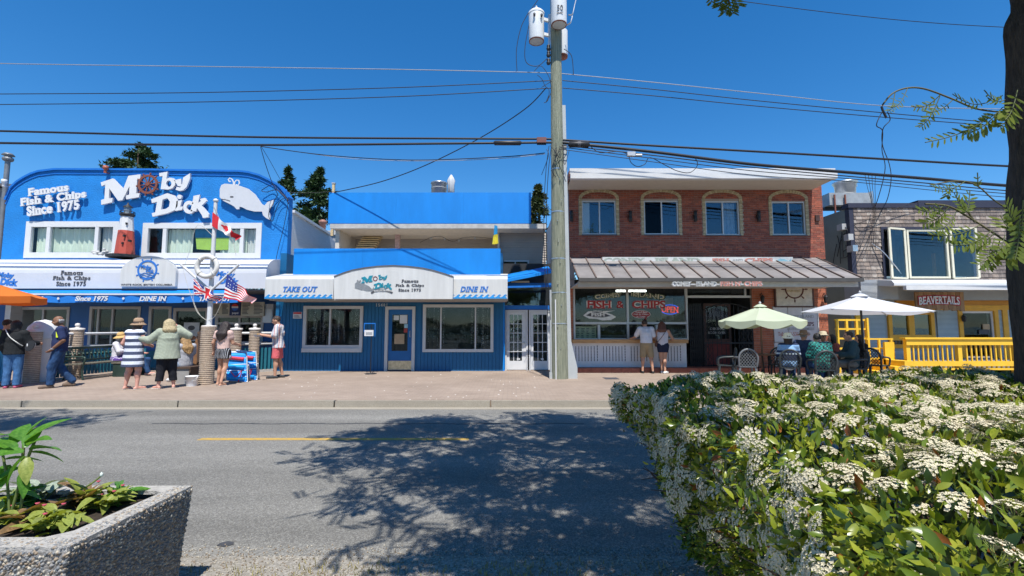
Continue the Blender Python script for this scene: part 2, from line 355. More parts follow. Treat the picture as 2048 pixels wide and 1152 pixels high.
def paver_mat(name, c1, c2, mortar):
    m = bpy.data.materials.new(name); m.use_nodes = True; nt = m.node_tree; L = nt.links; b = nt.nodes['Principled BSDF']; b.inputs['Roughness'].default_value = .85
    tc = _n(nt, 'ShaderNodeTexCoord'); br = _n(nt, 'ShaderNodeTexBrick'); L.new(tc.outputs['Object'], br.inputs[0])
    br.inputs['Scale'].default_value = 1; br.inputs['Brick Width'].default_value = .2; br.inputs['Row Height'].default_value = .1; br.inputs['Mortar Size'].default_value = .006
    br.inputs['Color1'].default_value = (*c1, 1); br.inputs['Color2'].default_value = (*c2, 1); br.inputs['Mortar'].default_value = (*mortar, 1)
    n = _n(nt, 'ShaderNodeTexNoise'); n.inputs['Scale'].default_value = .6; n.inputs['Detail'].default_value = 8; n.inputs['Roughness'].default_value = .75; L.new(tc.outputs['Object'], n.inputs[0])
    rp = _n(nt, 'ShaderNodeValToRGB'); rp.color_ramp.elements[0].position = .3; rp.color_ramp.elements[0].color = (.72, .71, .7, 1); rp.color_ramp.elements[1].position = .65; rp.color_ramp.elements[1].color = (1, 1, 1, 1); L.new(n.outputs[0], rp.inputs[0])
    mx = _n(nt, 'ShaderNodeMixRGB', blend_type='MULTIPLY'); mx.inputs[0].default_value = 1; L.new(br.outputs[0], mx.inputs[1]); L.new(rp.outputs[0], mx.inputs[2]); L.new(mx.outputs[0], b.inputs['Base Color'])
    bp = _n(nt, 'ShaderNodeBump'); bp.inputs['Strength'].default_value = .4; bp.inputs['Distance'].default_value = .01; L.new(br.outputs['Fac'], bp.inputs['Height']); bp.invert = True; L.new(bp.outputs[0], b.inputs['Normal']); return m
ASPH = ground_mat('worn asphalt', (.158, .15, .135), (.252, .241, .218), (.42, .405, .365), 100, .5, .9, stain=.3, streak=.2)
SHOUL = ground_mat('dusty shoulder', (.2, .18, .15), (.3, .275, .235), (.42, .39, .34), 60, 1.2, .9)
CONC = ground_mat('kerb concrete', (.27, .235, .185), (.345, .305, .245), (.42, .38, .31), 160, 1.5, .2)
PAVE = paver_mat('pink pavers', (.315, .24, .185), (.355, .275, .215), (.26, .205, .165))
def sheet(name, x0, x1, y0, y1, z, m, th=.1, parent=None, kind='structure'):
    return MB().box(x0, x1, y0, y1, z - th, z).build(name, m, parent, base=None if parent else (0, 0, 0), kind=kind)
sheet('ground', -2500, 2500, -2500, 2500, -.16, mat('bare earth', (.16, .14, .1), .95, .3, .3))
sheet('sea', -2500, 2500, -2480, -40, -.1, mat('sea water', (.02, .06, .09), .12, .2, .05, .3, .4))
road = sheet('road', -70, 70, 3.42, 9.6, 0, ASPH, .15)
sheet('shoulder', -70, 70, -38, 3.42, .012, SHOUL, .15)
sheet('centre_line', -4.49, -.62, 6.85, 6.975, .004, mat('yellow road paint', (.56, .32, .035), .85, .3, 22, .5, 90, col2=(.3, .23, .1)), .003)
sheet('centre_line', 2.6, 6.3, 6.85, 6.975, .004, MATS['yellow road paint'], .003)
sheet('gutter', -70, 70, 9.36, 9.6, .005, CONC, .004)
sheet('pavement', -70, 70, 9.74, 30, .13, PAVE, .2)
mb = MB()
for k in range(60): mb.box(-6 + k * .12, -6 + k * .12 + .12, 7.98 + .03 * sin(k * .7) + random.uniform(0, .015), 8.02 + .03 * sin(k * .7) + random.uniform(0, .02), -.02, .004)
mb.build('tar_seam', mat('tar', (.05, .05, .052), .6, .3, 10), road)
mb = MB().prism([(-2.17, 3.60), (-2.1, 3.58), (-2.06, 3.62), (-2.08, 3.66), (-2.13, 3.67), (-2.17, 3.64)], 0, .006, xf=lambda v: Vector((v.x, v.z, v.y - .001)))
mb.build('tar_patch', MATS['tar'], road)
kerb = thing('kerb', None, None, (0, 9.6, 0)); kerb['kind'] = 'structure'
mb = MB(); mb.box(-1.555, 1.555, -.0, .135, -.1, .132); me = mb.mesh('kerb_stone', CONC)
for k in range(-9, 10):
    o = bpy.data.objects.new('kerb_stone', me); COL.objects.link(o); o.parent = kerb; o.location = (-.43 + 1.57 + k * 3.14 - 1.57 * 0, random.uniform(-.004, .004), random.uniform(-.004, .003)); o.rotation_euler = (radians(-3), 0, 0)

# ------------------------------------------------------------------ shared materials
WHITE = mat('white paint', (.6, .6, .6), .5, .05, 3)
OFFW = mat('sign white', (.56, .56, .545), .45, .1, 2, stretch=(2.5, 2.5, .25))
GREYF = mat('grey frame', (.42, .42, .42), .5, .08, 4)
ALU = mat('aluminium frame', (.5, .5, .5), .4, .08, 4, metal=.3)
BLUE = mat('blue stucco', (.008, .19, .54), .7, .14, 1.2, .9, 22)
BLUEP = mat('blue panel', (.002, .205, .62), .55, .09, 1.5, .12, 1.5, stretch=(1.5, 1, .4))
BLUEW = mat('blue boards', (.004, .105, .25), .55, .07, 2)
BLUED = mat('blue trim', (.008, .14, .5), .5, .1, 3)
NAVYL = mat('blue lettering', (.03, .16, .5), .5, .1, 3)
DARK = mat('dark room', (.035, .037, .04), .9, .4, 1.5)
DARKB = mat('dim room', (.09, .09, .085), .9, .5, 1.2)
BLACK = mat('black paint', (.02, .02, .022), .5, .1, 5)
CHAR = mat('charcoal print', (.07, .07, .08), .6, .1, 5)
GLASS = glass('window glass', (.9, .92, .92), .022)
GLASSR = glass('reflective glass', (.8, .85, .87), .06)
STEEL = mat('galvanised steel', (.55, .56, .57), .35, .15, 5, metal=.8)
WOOD = mat('varnished wood', (.5, .27, .11), .5, .25, 4, stretch=(1, 8, 8))
YEL = mat('yellow paint', (.78, .47, .035), .5, .08, 3)
ORNG = mat('amber trim paint', (.66, .34, .03), .5, .1, 3)

# ================================================================== A: blue stucco restaurant on the left
YU = 16.8
bA = thing('restaurant_building', 'bright blue stucco restaurant with arched parapet and white letters, farthest left', 'building', P(290, 742, YU).xy.to_3d() + Vector((0, 0, .13)))
top = [(-60, 520), (6, 455), (12, 400), (23, 376), (36, 364), (50, 355), (64, 348), (79, 343), (111, 339), (300, 340), (480, 343), (498, 345), (520, 351), (539, 360), (557, 370), (568, 382), (577, 394)]
def pz(l, Y): return [(P(a, b, Y).x, P(a, b, Y).z) for a, b in l]
XL, XR = X_(8, 450, YU), X_(576, 450, YU)
arch = [(XL, Z_(400, YU))] + pz(top[3:-1], YU) + [(XR, Z_(396, YU))]
zb = Z_(520, YU)
w1 = R(51, 443, 237, 516, YU); w2 = R(285, 446, 523, 517, YU)
def rc(r): return [(r[0], r[2]), (r[1], r[2]), (r[1], r[3]), (r[0], r[3])]
MB().prism([(XL, zb)] + [(XR, zb)] + arch[::-1], YU, YU + .3, holes=[rc(w1), rc(w2)]).build('wall', BLUE, bA)
MB().stroke(arch, .07, YU - .07, YU + .32).build('coping', BLUED, bA)
MB().stroke([(a, b - .16) for a, b in arch], .035, YU - .025, YU + .01).build('moulding', BLUED, bA)
sp = [(YU + .3, Z_(420, YU)), (20.6, P(655, 468, 20.4).z), (26, P(655, 468, 20.4).z - 1.2), (26, .13), (YU + .3, .13)]
MB().prism([(a, b) for a, b in sp], XR - .2, XR, xf=lambda v: Vector((v.y, v.x, v.z))).build('side_wall', mat('white siding', (.6, .61, .62), .6, .08, 3, .4, 4, stretch=(1, 1, 12)), bA)
MB().prism([(a, b) for a, b in sp], XL, XL + .2, xf=lambda v: Vector((v.y, v.x, v.z))).build('side_wall', MATS['white siding'], bA)
MB().add([(XL, YU + .3, sp[0][1] - .02), (XR - .2, YU + .3, sp[0][1] - .02), (XR - .2, 20.6, sp[1][1] - .02), (XL, 20.6, sp[1][1] - .02), (XR - .2, 26, sp[2][1]), (XL, 26, sp[2][1])], [(0, 1, 2, 3), (3, 2, 4, 5)]).build('roof', mat('roof felt', (.12, .12, .12), .9), bA)
MB().bar((XR + .03, YU + .3, sp[0][1] + .03), (XR + .03, 20.6, sp[1][1] + .03), .12, .1).build('gutter', WHITE, bA)
w = MB().box(XR - .01, XR + .04, 18.7, 19.75, 3.6, 4.3).build('window', GREYF, bA)
bx('pane', GLASSR, w, XR + .035, XR + .05, 18.76, 19.2, 3.66, 4.24); bx('pane', GLASSR, w, XR + .035, XR + .05, 19.25, 19.69, 3.66, 4.24)
CURT = mat('pale green curtain', (.76, .82, .66), .9, .08, 3); CURT2 = mat('cream curtain', (.72, .72, .66), .9, .08, 3)
for r, sp_ in ((w1, (.245, .765)), (w2, (.185, .835))):
    f = window(bA, *r, YU, .2, WHITE, GLASS, sp_, depth=.12, proud=.03, mull=.13, inner=DARKB, rd=.9)
    a, b, c, d = r; yy = YU + .2
    if r is w1:
        curtain(f, a + .22, a + .95, c + .2, d - .2, yy, CURT, .17); curtain(f, a + .95, b - .95, c + .2, d - .22, yy + .03, CURT, .21); curtain(f, b - .75, b - .2, c + .2, d - .2, yy, CURT2, .15)
    else:
        curtain(f, a + .8, a + 1.7, c + .2, d - .2, yy, CURT, .2); curtain(f, a + 2.7, b - .62, c + .2, d - .2, yy, CURT, .2); curtain(f, b - .6, b - .2, c + .2, d - .2, yy, CURT2, .16)
gc = R(385, 474, 452, 498, YU)
cl = thing('hanging_cloth', 'yellow green cloth hung up inside the right blue building window', 'cloth', (gc[0], YU + .14, gc[2]))
MB().prism([(gc[0] + .06, gc[2] + .02), ((gc[0] + gc[1]) / 2, gc[2] - .02), (gc[1], gc[2]), (gc[1], gc[3]), (gc[0], gc[3])], YU + .15, YU + .16).build('cloth', mat('lime cloth', (.42, .62, .09), .9, .1, 4), cl)
bx('blue_band', mat('teal cloth', (.03, .2, .36), .9), cl, gc[0] - .02, gc[1] + .02, YU + .148, YU + .162, gc[3] + .004, gc[3] + .42)
for px, py in ((219, 349), (18, 376)):
    p = P(px, py, YU); f = MB().lathe([(.05, 0), (.05, .12), (.09, .14), (.08, .26), (0, .27)], (p.x, YU - .18, p.z), 10).tube([(p.x, YU, p.z + .05), (p.x, YU - .18, p.z + .02)], .02)
    f.build('floodlight', mat('dull red lamp', (.35, .1, .06), .5) if px > 100 else WHITE, bA)

# barrel awning, sign boards and valance of building A
YF = 15.44; XE = X_(531, 550, YF); XS = -19.6
aw = thing('barrel_awning', 'long white barrel awning above the patio of the left restaurant', 'awning', (P(290, 742, YF).x, YF, Z_(577, YF)))
zt, zf, z0 = Z_(519, YU), Z_(546, YF), Z_(577, YF)
prof = [(YU, zt)] + [(YF + (YU - YF) * (1 - sin(t)) * .8 if 0 else YF + .75 - .75 * sin(t), zf + (zt - .1 - zf) * cos(t)) for t in np.linspace(.1, pi / 2, 9)] + [(YF, z0)]
n = len(prof); k = 40
vs = [(XS + (XE - XS) * i / k, y, z) for i in range(k + 1) for y, z in prof]
MB().add(vs, [(i * n + j, (i + 1) * n + j, (i + 1) * n + j + 1, i * n + j + 1) for i in range(k) for j in range(n - 1)], 0, False).build('canopy', mat('white vinyl', (.55, .56, .6), .5, .04, 1.5, .25, 2), aw)
MB().prism(prof + [(YU, z0)], XE, XE + .02, xf=lambda v: Vector((v.y, v.x, v.z))).build('end_panel', MATS['white vinyl'], aw)
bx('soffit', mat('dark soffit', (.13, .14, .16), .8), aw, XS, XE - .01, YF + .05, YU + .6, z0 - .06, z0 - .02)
for s, r in (('Famous', (122, 541, 166, 550)), ('Fish & Chips', (106, 552, 181, 562)), ('Since 1975', (113, 563, 172, 572))): text(s, r, YF - .002, CHAR, aw, bold=.025, spacing=1.15)
HALF = [(X_(240, 573, YF - .1), Z_(573, YF - .1)), (X_(351, 573, YF - .1), Z_(573, YF - .1))]
cx_, cz_, rr = (HALF[0][0] + HALF[1][0]) / 2, Z_(546, YF - .1), (HALF[1][0] - HALF[0][0]) / 2
brd = thing('sign_board', 'white half round sign board with a blue ship wheel on the long awning', 'sign', (cx_, YF - .1, HALF[0][1]))
MB().prism(HALF + [(cx_ + rr * cos(t), cz_ + rr * .62 * sin(t)) for t in np.linspace(0.02, pi - .02, 24)], YF - .12, YF - .005).build('board', OFFW, brd)
def ship_wheel(parent, c, r, y, m, nsp=8, hub=.22, rim=.2, rot=0, name='ship_wheel', th=.03, handle=.35):
    mb = MB(); mb.stroke([(c[0] + r * cos(t), c[1] + r * sin(t)) for t in np.linspace(0, 2 * pi, 33)[:-1]], r * rim, y - th, y, True)
    for i in range(nsp):
        t = rot + 2 * pi * i / nsp; d = (cos(t), sin(t))
        mb.stroke([(c[0] + d[0] * q * r, c[1] + d[1] * q * r) for q in (hub if hub else .95, 1.08, 1.15, 1.28, 1 + handle)], [r * w_ for w_ in (.09, .09, .07, .16, .1)], y - th * .8, y - .001)
    if hub: mb.prism([(c[0] + hub * r * cos(t), c[1] + hub * r * sin(t)) for t in np.linspace(0, 2 * pi, 17)[:-1]], y - th * 1.15, y - .002)
    return mb.build(name, m, parent)
wc = P(295, 540, YF - .12); ship_wheel(brd, (wc.x, wc.z), .30, YF - .122, NAVYL, 8, 0, .2, pi / 8 + .1, th=.012)
for s, r in (('Moby', (281, 530, 303, 539)), ('Dick', (292, 538, 308, 545))): text(s, r, YF - .138, NAVYL, brd, bold=.05, rot=-.12, depth=.006)
mb = MB()
for i, q in enumerate((547, 551, 555)): mb.stroke([(X_(a, q, YF - .122), Z_(q + 1.2 * sin(a * .45 + i), YF - .122)) for a in range(280, 311, 3)], .022, YF - .134, YF - .122)
mb.build('wave_mark', NAVYL, brd)
text('WHITE ROCK, BRITISH COLUMBIA', (242, 567.5, 345, 572), YF - .122, CHAR, brd, bold=.02, depth=.006, slab=False)
VAL = mat('blue awning cloth', (.012, .17, .55), .7, .06, 3); YV = 15.15
va = thing('valance', 'blue awning valance with white lettering hanging over the patio', 'awning', (P(240, 742, YV).x, YV, Z_(605, YV)))
a, b, c, d = R(-60, 590, 476, 605, YV); n = 90
vs = [(a + (b - a) * i / n, YV + .015 * sin(i * .9), z) for i in range(n + 1) for z in (c + .015 * sin(i * .35), d)]
mb = MB().add(vs, [(2 * i, 2 * i + 2, 2 * i + 3, 2 * i + 1) for i in range(n)], 0, True); mb.add([(v[0], v[1] + .01, v[2]) for v in vs], [(2 * i + 1, 2 * i + 3, 2 * i + 2, 2 * i) for i in range(n)], 0, True); mb.build('cloth', VAL, va)
bx('white_edge', WHITE, va, a, b, YV - .03, YV + .03, d, d + .05)
MB().add([(a, YV - .02, d + .052), (b, YV - .02, d + .052), (b, YU + .4, d + .75), (a, YU + .4, d + .75), (a, YV - .02, d + .064), (b, YV - .02, d + .064), (b, YU + .4, d + .77), (a, YU + .4, d + .77)], [(0, 3, 2, 1), (4, 5, 6, 7), (0, 1, 5, 4), (2, 3, 7, 6), (1, 2, 6, 5), (0, 4, 7, 3)]).build('top_cloth', BLUEP, va)
for s, r in (('DINE IN', (38, 592.5, 86, 602)), ('Since 1975', (151, 592, 216, 602)), ('DINE IN', (280, 592.5, 333, 602)), ('TAKE OUT', (398, 592.5, 462, 602))): text(s, r, YV - .022, WHITE, va, bold=.035, shear=.25, depth=.006)
for px in (118, 248, 367): p = P(px, 597, YV); MB().lathe([(.04, 0), (.04, .006), (0, .006)], (p.x, YV - .03, p.z), 12, axis='y').build('dot', WHITE, va)
for px0, px1, py0, py1 in ((-5, 36, 545, 558), (432, 478, 543, 556)):
    ps = thing('printed_sign', 'blue restaurant name printed at the far left end of the awning' if px0 < 0 else 'blue restaurant name printed on the awning behind the lifebuoy', 'lettering', P((px0 + px1) / 2, py1, YF - .01))
    text('Moby', (px0, py0, px1 - 8, py1), YF - .004, NAVYL, ps, bold=.06, shear=.1, rot=-.08, depth=.006); text('Dick', (px0 + 6, py1 - 1, px1, py1 + 13), YF - .004, NAVYL, ps, bold=.06, shear=.1, rot=-.08, depth=.006)

# lower storefront of building A, deep in the awning's shade
YL = 17.5; hs = [R(20, 614, 138, 692, YL), R(178, 613, 280, 694, YL), R(297, 613, 342, 688, YL), R(345, 616, 415, 735, YL), R(430, 630, 527, 690, YL)]
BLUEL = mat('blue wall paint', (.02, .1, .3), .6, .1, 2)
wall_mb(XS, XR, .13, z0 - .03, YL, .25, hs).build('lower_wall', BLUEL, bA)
for i, (h, s_) in enumerate(zip(hs, ((.55,), (.17, .45), (), (), (.5,)))):
    if i == 3: continue
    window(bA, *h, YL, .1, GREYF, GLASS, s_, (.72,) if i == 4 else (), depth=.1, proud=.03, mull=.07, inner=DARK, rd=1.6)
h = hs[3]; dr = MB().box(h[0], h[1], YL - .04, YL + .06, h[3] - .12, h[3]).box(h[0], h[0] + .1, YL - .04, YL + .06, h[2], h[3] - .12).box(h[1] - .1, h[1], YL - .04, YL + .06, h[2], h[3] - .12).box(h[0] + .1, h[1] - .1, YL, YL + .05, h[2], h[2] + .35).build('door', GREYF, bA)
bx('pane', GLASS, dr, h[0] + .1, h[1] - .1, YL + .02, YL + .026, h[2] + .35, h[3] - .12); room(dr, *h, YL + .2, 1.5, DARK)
a, b, c, d = R(367, 645, 398, 682, YL); po = bx('poster', mat('poster paper', (.5, .5, .5), .7), dr, a, b, YL - .002, YL + .015, c, d)
MB().prism([((a + b) / 2 + .13 * cos(t), d - .2 + .09 * sin(t)) for t in np.linspace(0, 2 * pi, 17)[:-1]], YL - .006, YL - .001).build('poster_mark', CHAR, po)
MB().prism([((a + b) / 2 + .2 * cos(t), c + .12 + .09 * sin(t)) for t in np.linspace(0, 2 * pi, 17)[:-1]], YL - .006, YL - .001).build('poster_mark', mat('poster brown', (.3, .12, .06), .7), po)
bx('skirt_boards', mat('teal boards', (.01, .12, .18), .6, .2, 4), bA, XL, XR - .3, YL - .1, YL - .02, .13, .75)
a, b, c, d = R(428, 683, 528, 690, YL - .3); bx('counter', GREYF, bA, a, b, YL - .45, YL, c, d)
MENU = mat('menu board', (.42, .39, .3), .7, .08, 3)
for k, (r, lab) in enumerate((((424, 606, 459, 631), 'beige menu board hanging left of the dark soft drink sign'), ((482, 604, 528, 632), 'beige menu board hanging right of the dark soft drink sign'))):
    a, b, c, d = R(*r, 16.6); t = thing('menu_board', lab, 'menu board', (a, 16.6, c), 'menu boards over the take out window'); bx('board', MENU, t, a, b, 16.6, 16.65, c, d)
    mb = MB()
    for col in range(2):
        for row in range(8):
            x = a + .05 + col * (b - a) / 2; z = d - .07 - row * (d - c - .1) / 8; mb.box(x, x + (b - a) * random.uniform(.2, .38), 16.594, 16.601, z - .012, z + .012)
    mb.build('menu_lines', CHAR, t, kind='stuff')
a, b, c, d = R(460, 606, 481, 631, 16.6); t = thing('drink_sign', 'dark navy soft drink sign with a round red white and blue emblem', 'sign', (a, 16.6, c))
bx('board', mat('navy board', (.01, .02, .08), .5), t, a, b, 16.58, 16.65, c, d)
cx0, cz0 = (a + b) / 2, (c + d) / 2 + .07
for nm, m_, l in (('emblem_red', mat('sign red', (.5, .03, .03), .5), (0.25, pi - .25)), ('emblem_blue', mat('sign blue', (.02, .1, .4), .5), (pi + .25, 2 * pi - .25))):
    MB().prism([(cx0 + .12 * cos(q), cz0 + .12 * sin(q)) for q in np.linspace(*l, 12)], 16.57, 16.578).build(nm, m_, t)
MB().prism([(cx0 + .115 * cos(q), cz0 + .115 * sin(q)) for q in np.linspace(0, 2 * pi, 20)[:-1]], 16.574, 16.5795).build('emblem_white', WHITE, t)
text('pepsi', (464, 624, 477, 629), 16.578, WHITE, t, bold=.02, depth=.005)
a, b, c, d = R(525, 608, 546, 646, 16.7); t = thing('wall_cabinet', 'grey metal cabinet on the wall beside the menu boards', 'cabinet', (a, 16.7, c)); bx('body', GREYF, t, a, b, 16.7, 17, c, d); bx('door', ALU, t, a + .03, b - .03, 16.68, 16.698, c + .03, d - .18)

# raised signs on the stucco
SG = YU - .1
def cz(l): return [(P(a / 3.413, 250 + b / 3.413, SG).x, P(a / 3.413, 250 + b / 3.413, SG).z) for a, b in l]
WL = mat('white letters', (.64, .64, .64), .5, .03, 3); WLs = mat('letter side', (.55, .56, .6), .5)
nm = thing('name_sign', 'huge white raised name letters on the blue stucco parapet', 'sign', cz([(1000, 600)])[0][:1] + (SG, cz([(1000, 600)])[0][1]))
def circ(c, r, n=20, a0=0, a1=2 * pi, ry=None, rot=0):
    e = a1 - a0 < 2 * pi - .01; out = []
    for t in np.linspace(a0, a1, n + (0 if e else 1))[:None if e else -1]:
        x, y = r * cos(t), (ry or r) * sin(t); out.append((c[0] + x * cos(rot) - y * sin(rot), c[1] + x * sin(rot) + y * cos(rot)))
    return out
LET = [([(697, 395), (780, 368), (850, 440), (885, 350), (968, 340), (965, 372), (945, 378), (938, 470), (962, 468), (958, 495), (870, 510), (868, 485), (890, 478), (893, 420), (845, 515), (815, 520), (755, 435), (752, 505), (778, 500), (775, 530), (700, 547), (700, 515), (722, 508), (728, 410), (703, 420)], []),
       ([(1095, 332), (1152, 322), (1143, 372), (1165, 362), (1190, 366), (1205, 385), (1203, 412), (1185, 434), (1155, 444), (1105, 440), (1118, 352), (1096, 354)], [circ((1160, 404), 18, 14, ry=22)]),
       ([(1195, 380), (1243, 370), (1244, 405), (1252, 409), (1258, 362), (1305, 333), (1303, 372), (1282, 425), (1258, 448), (1232, 453), (1206, 445), (1214, 424), (1236, 430), (1244, 422), (1222, 420), (1210, 400)], []),
       ([(1040, 510), (1150, 468), (1197, 483), (1222, 520), (1220, 555), (1203, 582), (1150, 605), (1050, 628), (1044, 605), (1068, 598), (1080, 527), (1045, 535)], [[(1118, 512), (1150, 502), (1168, 525), (1162, 560), (1140, 575), (1108, 580)]]),
       (circ((1232, 493), 15, 14), []), ([(1212, 522), (1250, 514), (1238, 562), (1257, 558), (1252, 580), (1203, 589), (1212, 537)], []),
       (circ((1298, 564), 40, 20, .75, 5.6, 44) + circ((1298, 564), 17, 14, .75, 5.6, 20)[::-1], []),
       ([(1328, 487), (1372, 478), (1360, 535), (1378, 522), (1372, 508), (1405, 500), (1418, 520), (1384, 552), (1432, 610), (1430, 632), (1392, 636), (1385, 618), (1352, 568), (1347, 592), (1308, 592), (1312, 570), (1326, 506)], [])]
for l, hl in LET: MB().prism(cz(l), SG - .06, SG + .02, holes=[cz(q) for q in hl], side=1).build('letter', [WL, WLs], nm)
wh = cz([(1018, 408)])[0]; rw = thing('ship_wheel', 'rust brown ship wheel standing in for a letter on the blue wall', 'ship wheel', (wh[0], SG, wh[1]))
RUST = mat('rust brown paint', (.2, .065, .04), .6, .2, 6); ship_wheel(rw, wh, cz([(1078, 408)])[0][0] - wh[0], SG - .03, RUST, 10, .2, .24, .16, 'wheel', .05)
fs = thing('slogan_sign', 'white tilted raised slogan letters at the left end of the blue parapet', 'sign', cz([(340, 600)])[0][:1] + (SG, cz([(340, 600)])[0][1]))
for s, r in (('Famous', (58, 372, 139, 388)), ('Fish & Chips', (43, 388, 174, 409)), ('Since 1975', (56, 406, 160, 427))): text(s, r, SG, WL, fs, bold=.045, rot=.14, depth=.05, spacing=1.1)
wl_ = thing('whale_sign', 'white whale cut-out sign with spout on the blue parapet', 'sign', cz([(1680, 600)])[0][:1] + (SG, cz([(1680, 600)])[0][1]))
MB().prism(cz([(1505, 495), (1506, 440), (1517, 412), (1540, 403), (1600, 408), (1650, 420), (1700, 438), (1745, 475), (1790, 540), (1810, 552), (1830, 528), (1872, 513), (1868, 548), (1845, 572), (1840, 592), (1850, 622), (1848, 650), (1822, 638), (1800, 618), (1793, 592), (1740, 592), (1690, 580), (1655, 562), (1640, 560), (1638, 576), (1620, 577), (1605, 560), (1580, 545), (1530, 520)]), SG - .05, SG, side=1).build('body', [mat('whale white', (.54, .55, .575), .5, .04), WLs], wl_)
mb = MB(); mb.stroke(cz([(1598, 410), (1597, 392), (1588, 372), (1572, 364), (1562, 374), (1568, 388), (1580, 386)]), .035, SG - .04, SG - .01); mb.stroke(cz([(1604, 410), (1606, 392), (1618, 378), (1634, 380), (1638, 400), (1628, 414), (1614, 408)]), .035, SG - .041, SG - .011); mb.build('spout', WL, wl_)
MB().stroke(cz([(1512, 508), (1545, 512), (1578, 522)]), .025, SG - .056, SG - .045).build('mouth', CHAR, wl_); MB().prism(cz(circ((1588, 493), 13, 12, ry=5)), SG - .057, SG - .045).build('eye', CHAR, wl_)

# lighthouse model on the awning
lp = P(249, 512, 16.3); lh = thing('lighthouse_model', 'red and white model lighthouse on the awning between the windows', 'model', (lp.x, 16.3, lp.z))
RED = mat('lighthouse red', (.42, .07, .045), .6, .12, 4); zz = lambda q: Z_(q, 16.3)
MB().lathe([(.52, zz(516)), (.52, zz(511)), (.42, zz(510))], (lp.x, 16.3, 0), 8, smooth=False).build('plinth', BLACK, lh)
MB().lathe([(.29, zz(510)), (.225, zz(462))], (lp.x, 16.3, 0), 8, smooth=False).build('red_tower', RED, lh)
MB().lathe([(.223, zz(462)), (.18, zz(434))], (lp.x, 16.3, 0), 8, smooth=False).build('white_tower', WHITE, lh)
MB().lathe([(.17, zz(434)), (.225, zz(431)), (.225, zz(428)), (.17, zz(427.5))], (lp.x, 16.3, 0), 16).build('gallery', BLACK, lh)
mb = MB()
for i in range(10): t = 2 * pi * i / 10; mb.tube([(lp.x + .21 * cos(t), 16.3 + .21 * sin(t), zz(428)), (lp.x + .21 * cos(t), 16.3 + .21 * sin(t), zz(424))], .01, 5)
mb.tube([(lp.x + .21 * cos(t), 16.3 + .21 * sin(t), zz(424)) for t in np.linspace(0, 2 * pi, 17)], .012, 5); mb.build('railing', BLACK, lh)
MB().lathe([(.11, zz(428)), (.11, zz(415))], (lp.x, 16.3, 0), 10).build('lantern', mat('lantern glass', (.2, .25, .3), .2), lh)
MB().lathe([(.15, zz(415)), (.125, zz(413)), (.03, zz(409)), (.025, zz(406)), (0, zz(405))], (lp.x, 16.3, 0), 12).build('cap', BLACK, lh)
for px, py in ((248, 446), (246, 471), (243, 486), (256, 481)):
    p = P(px + .8, py, 16.03); bx('window', BLACK, lh, p.x - .022, p.x + .022, 16.3 - (.205 if py < 460 else .275), 16.3 - .15, p.z - .035, p.z + .035)
mb = MB()
for i in range(26):
    q = Vector((lp.x - random.uniform(.45, 1.0), 16.2 + random.uniform(-.15, .2), zz(512) + random.uniform(0, .15))); mb.lathe([(0, 0), (random.uniform(.04, .08), .04), (0, .09)], q, 6)
mb.build('shell_pile', mat('bleached shells', (.6, .6, .58), .8), lh)
# flue pipe at the left edge and the dark house behind
fp = P(7, 415, 17.0); fl = thing('flue_pipe', 'grey metal flue pipe with cap at the left edge', 'pipe', (fp.x, 17.0, .13))
MB().tube([(fp.x, 17.0, .13), (fp.x, 17.0, Z_(318, 17.0))], .078, 12).build('pipe', mat('dull zinc', (.2, .21, .22), .5, .15, 5, metal=.4), fl)
MB().lathe([(.13, Z_(322, 17.0)), (.16, Z_(320, 17.0)), (.16, Z_(316, 17.0)), (.11, Z_(315, 17.0)), (.11, Z_(312, 17.0)), (.19, Z_(311, 17.0)), (.12, Z_(307, 17.0)), (0, Z_(306, 17.0))], (fp.x, 17.0, 0), 14).build('cap', MATS['dull zinc'], fl)
h0 = P(-60, 360, 24); h1 = P(28, 372, 24); hb = thing('grey_house', 'dark grey house end just visible behind the flue pipe', 'building', (h0.x, 24, .13))
bx('wall', mat('grey cladding', (.16, .17, .19), .8, .15, 3, stretch=(1, 1, 9)), hb, h0.x - 4, h1.x, 24, 30, .13, h1.z - .1)
MB().prism([(h0.x - 4, h0.z + .3), (h1.x + .3, h1.z), (h1.x + .3, h1.z - .14), (h0.x - 4, h0.z + .16)], 23.7, 30).build('roof', mat('grey shingles', (.1, .1, .11), .9), hb)
bx('window', mat('dim window', (.08, .09, .1), .3), hb, h1.x - 1.1, h1.x - .25, 23.97, 24.02, h1.z - 1.6, h1.z - .6)
# ================================================================== B: blue board restaurant in the middle
YB = 16.12
b0, b1 = X_(548, 700, YB), X_(1006, 700, YB); zs = Z_(598, YB)
bB = thing('restaurant_building', 'low blue boarded restaurant with white arched fascia between the stucco one and the glazed doors', 'building', (b0, YB, .13))
WA, WB_, DO = R(607, 612, 726, 696, YB), R(846, 609, 987, 704, YB), R(770, 613, 830, 741, YB)
hh = [WA, WB_, (DO[0], DO[1], .13, DO[3])]
MB()
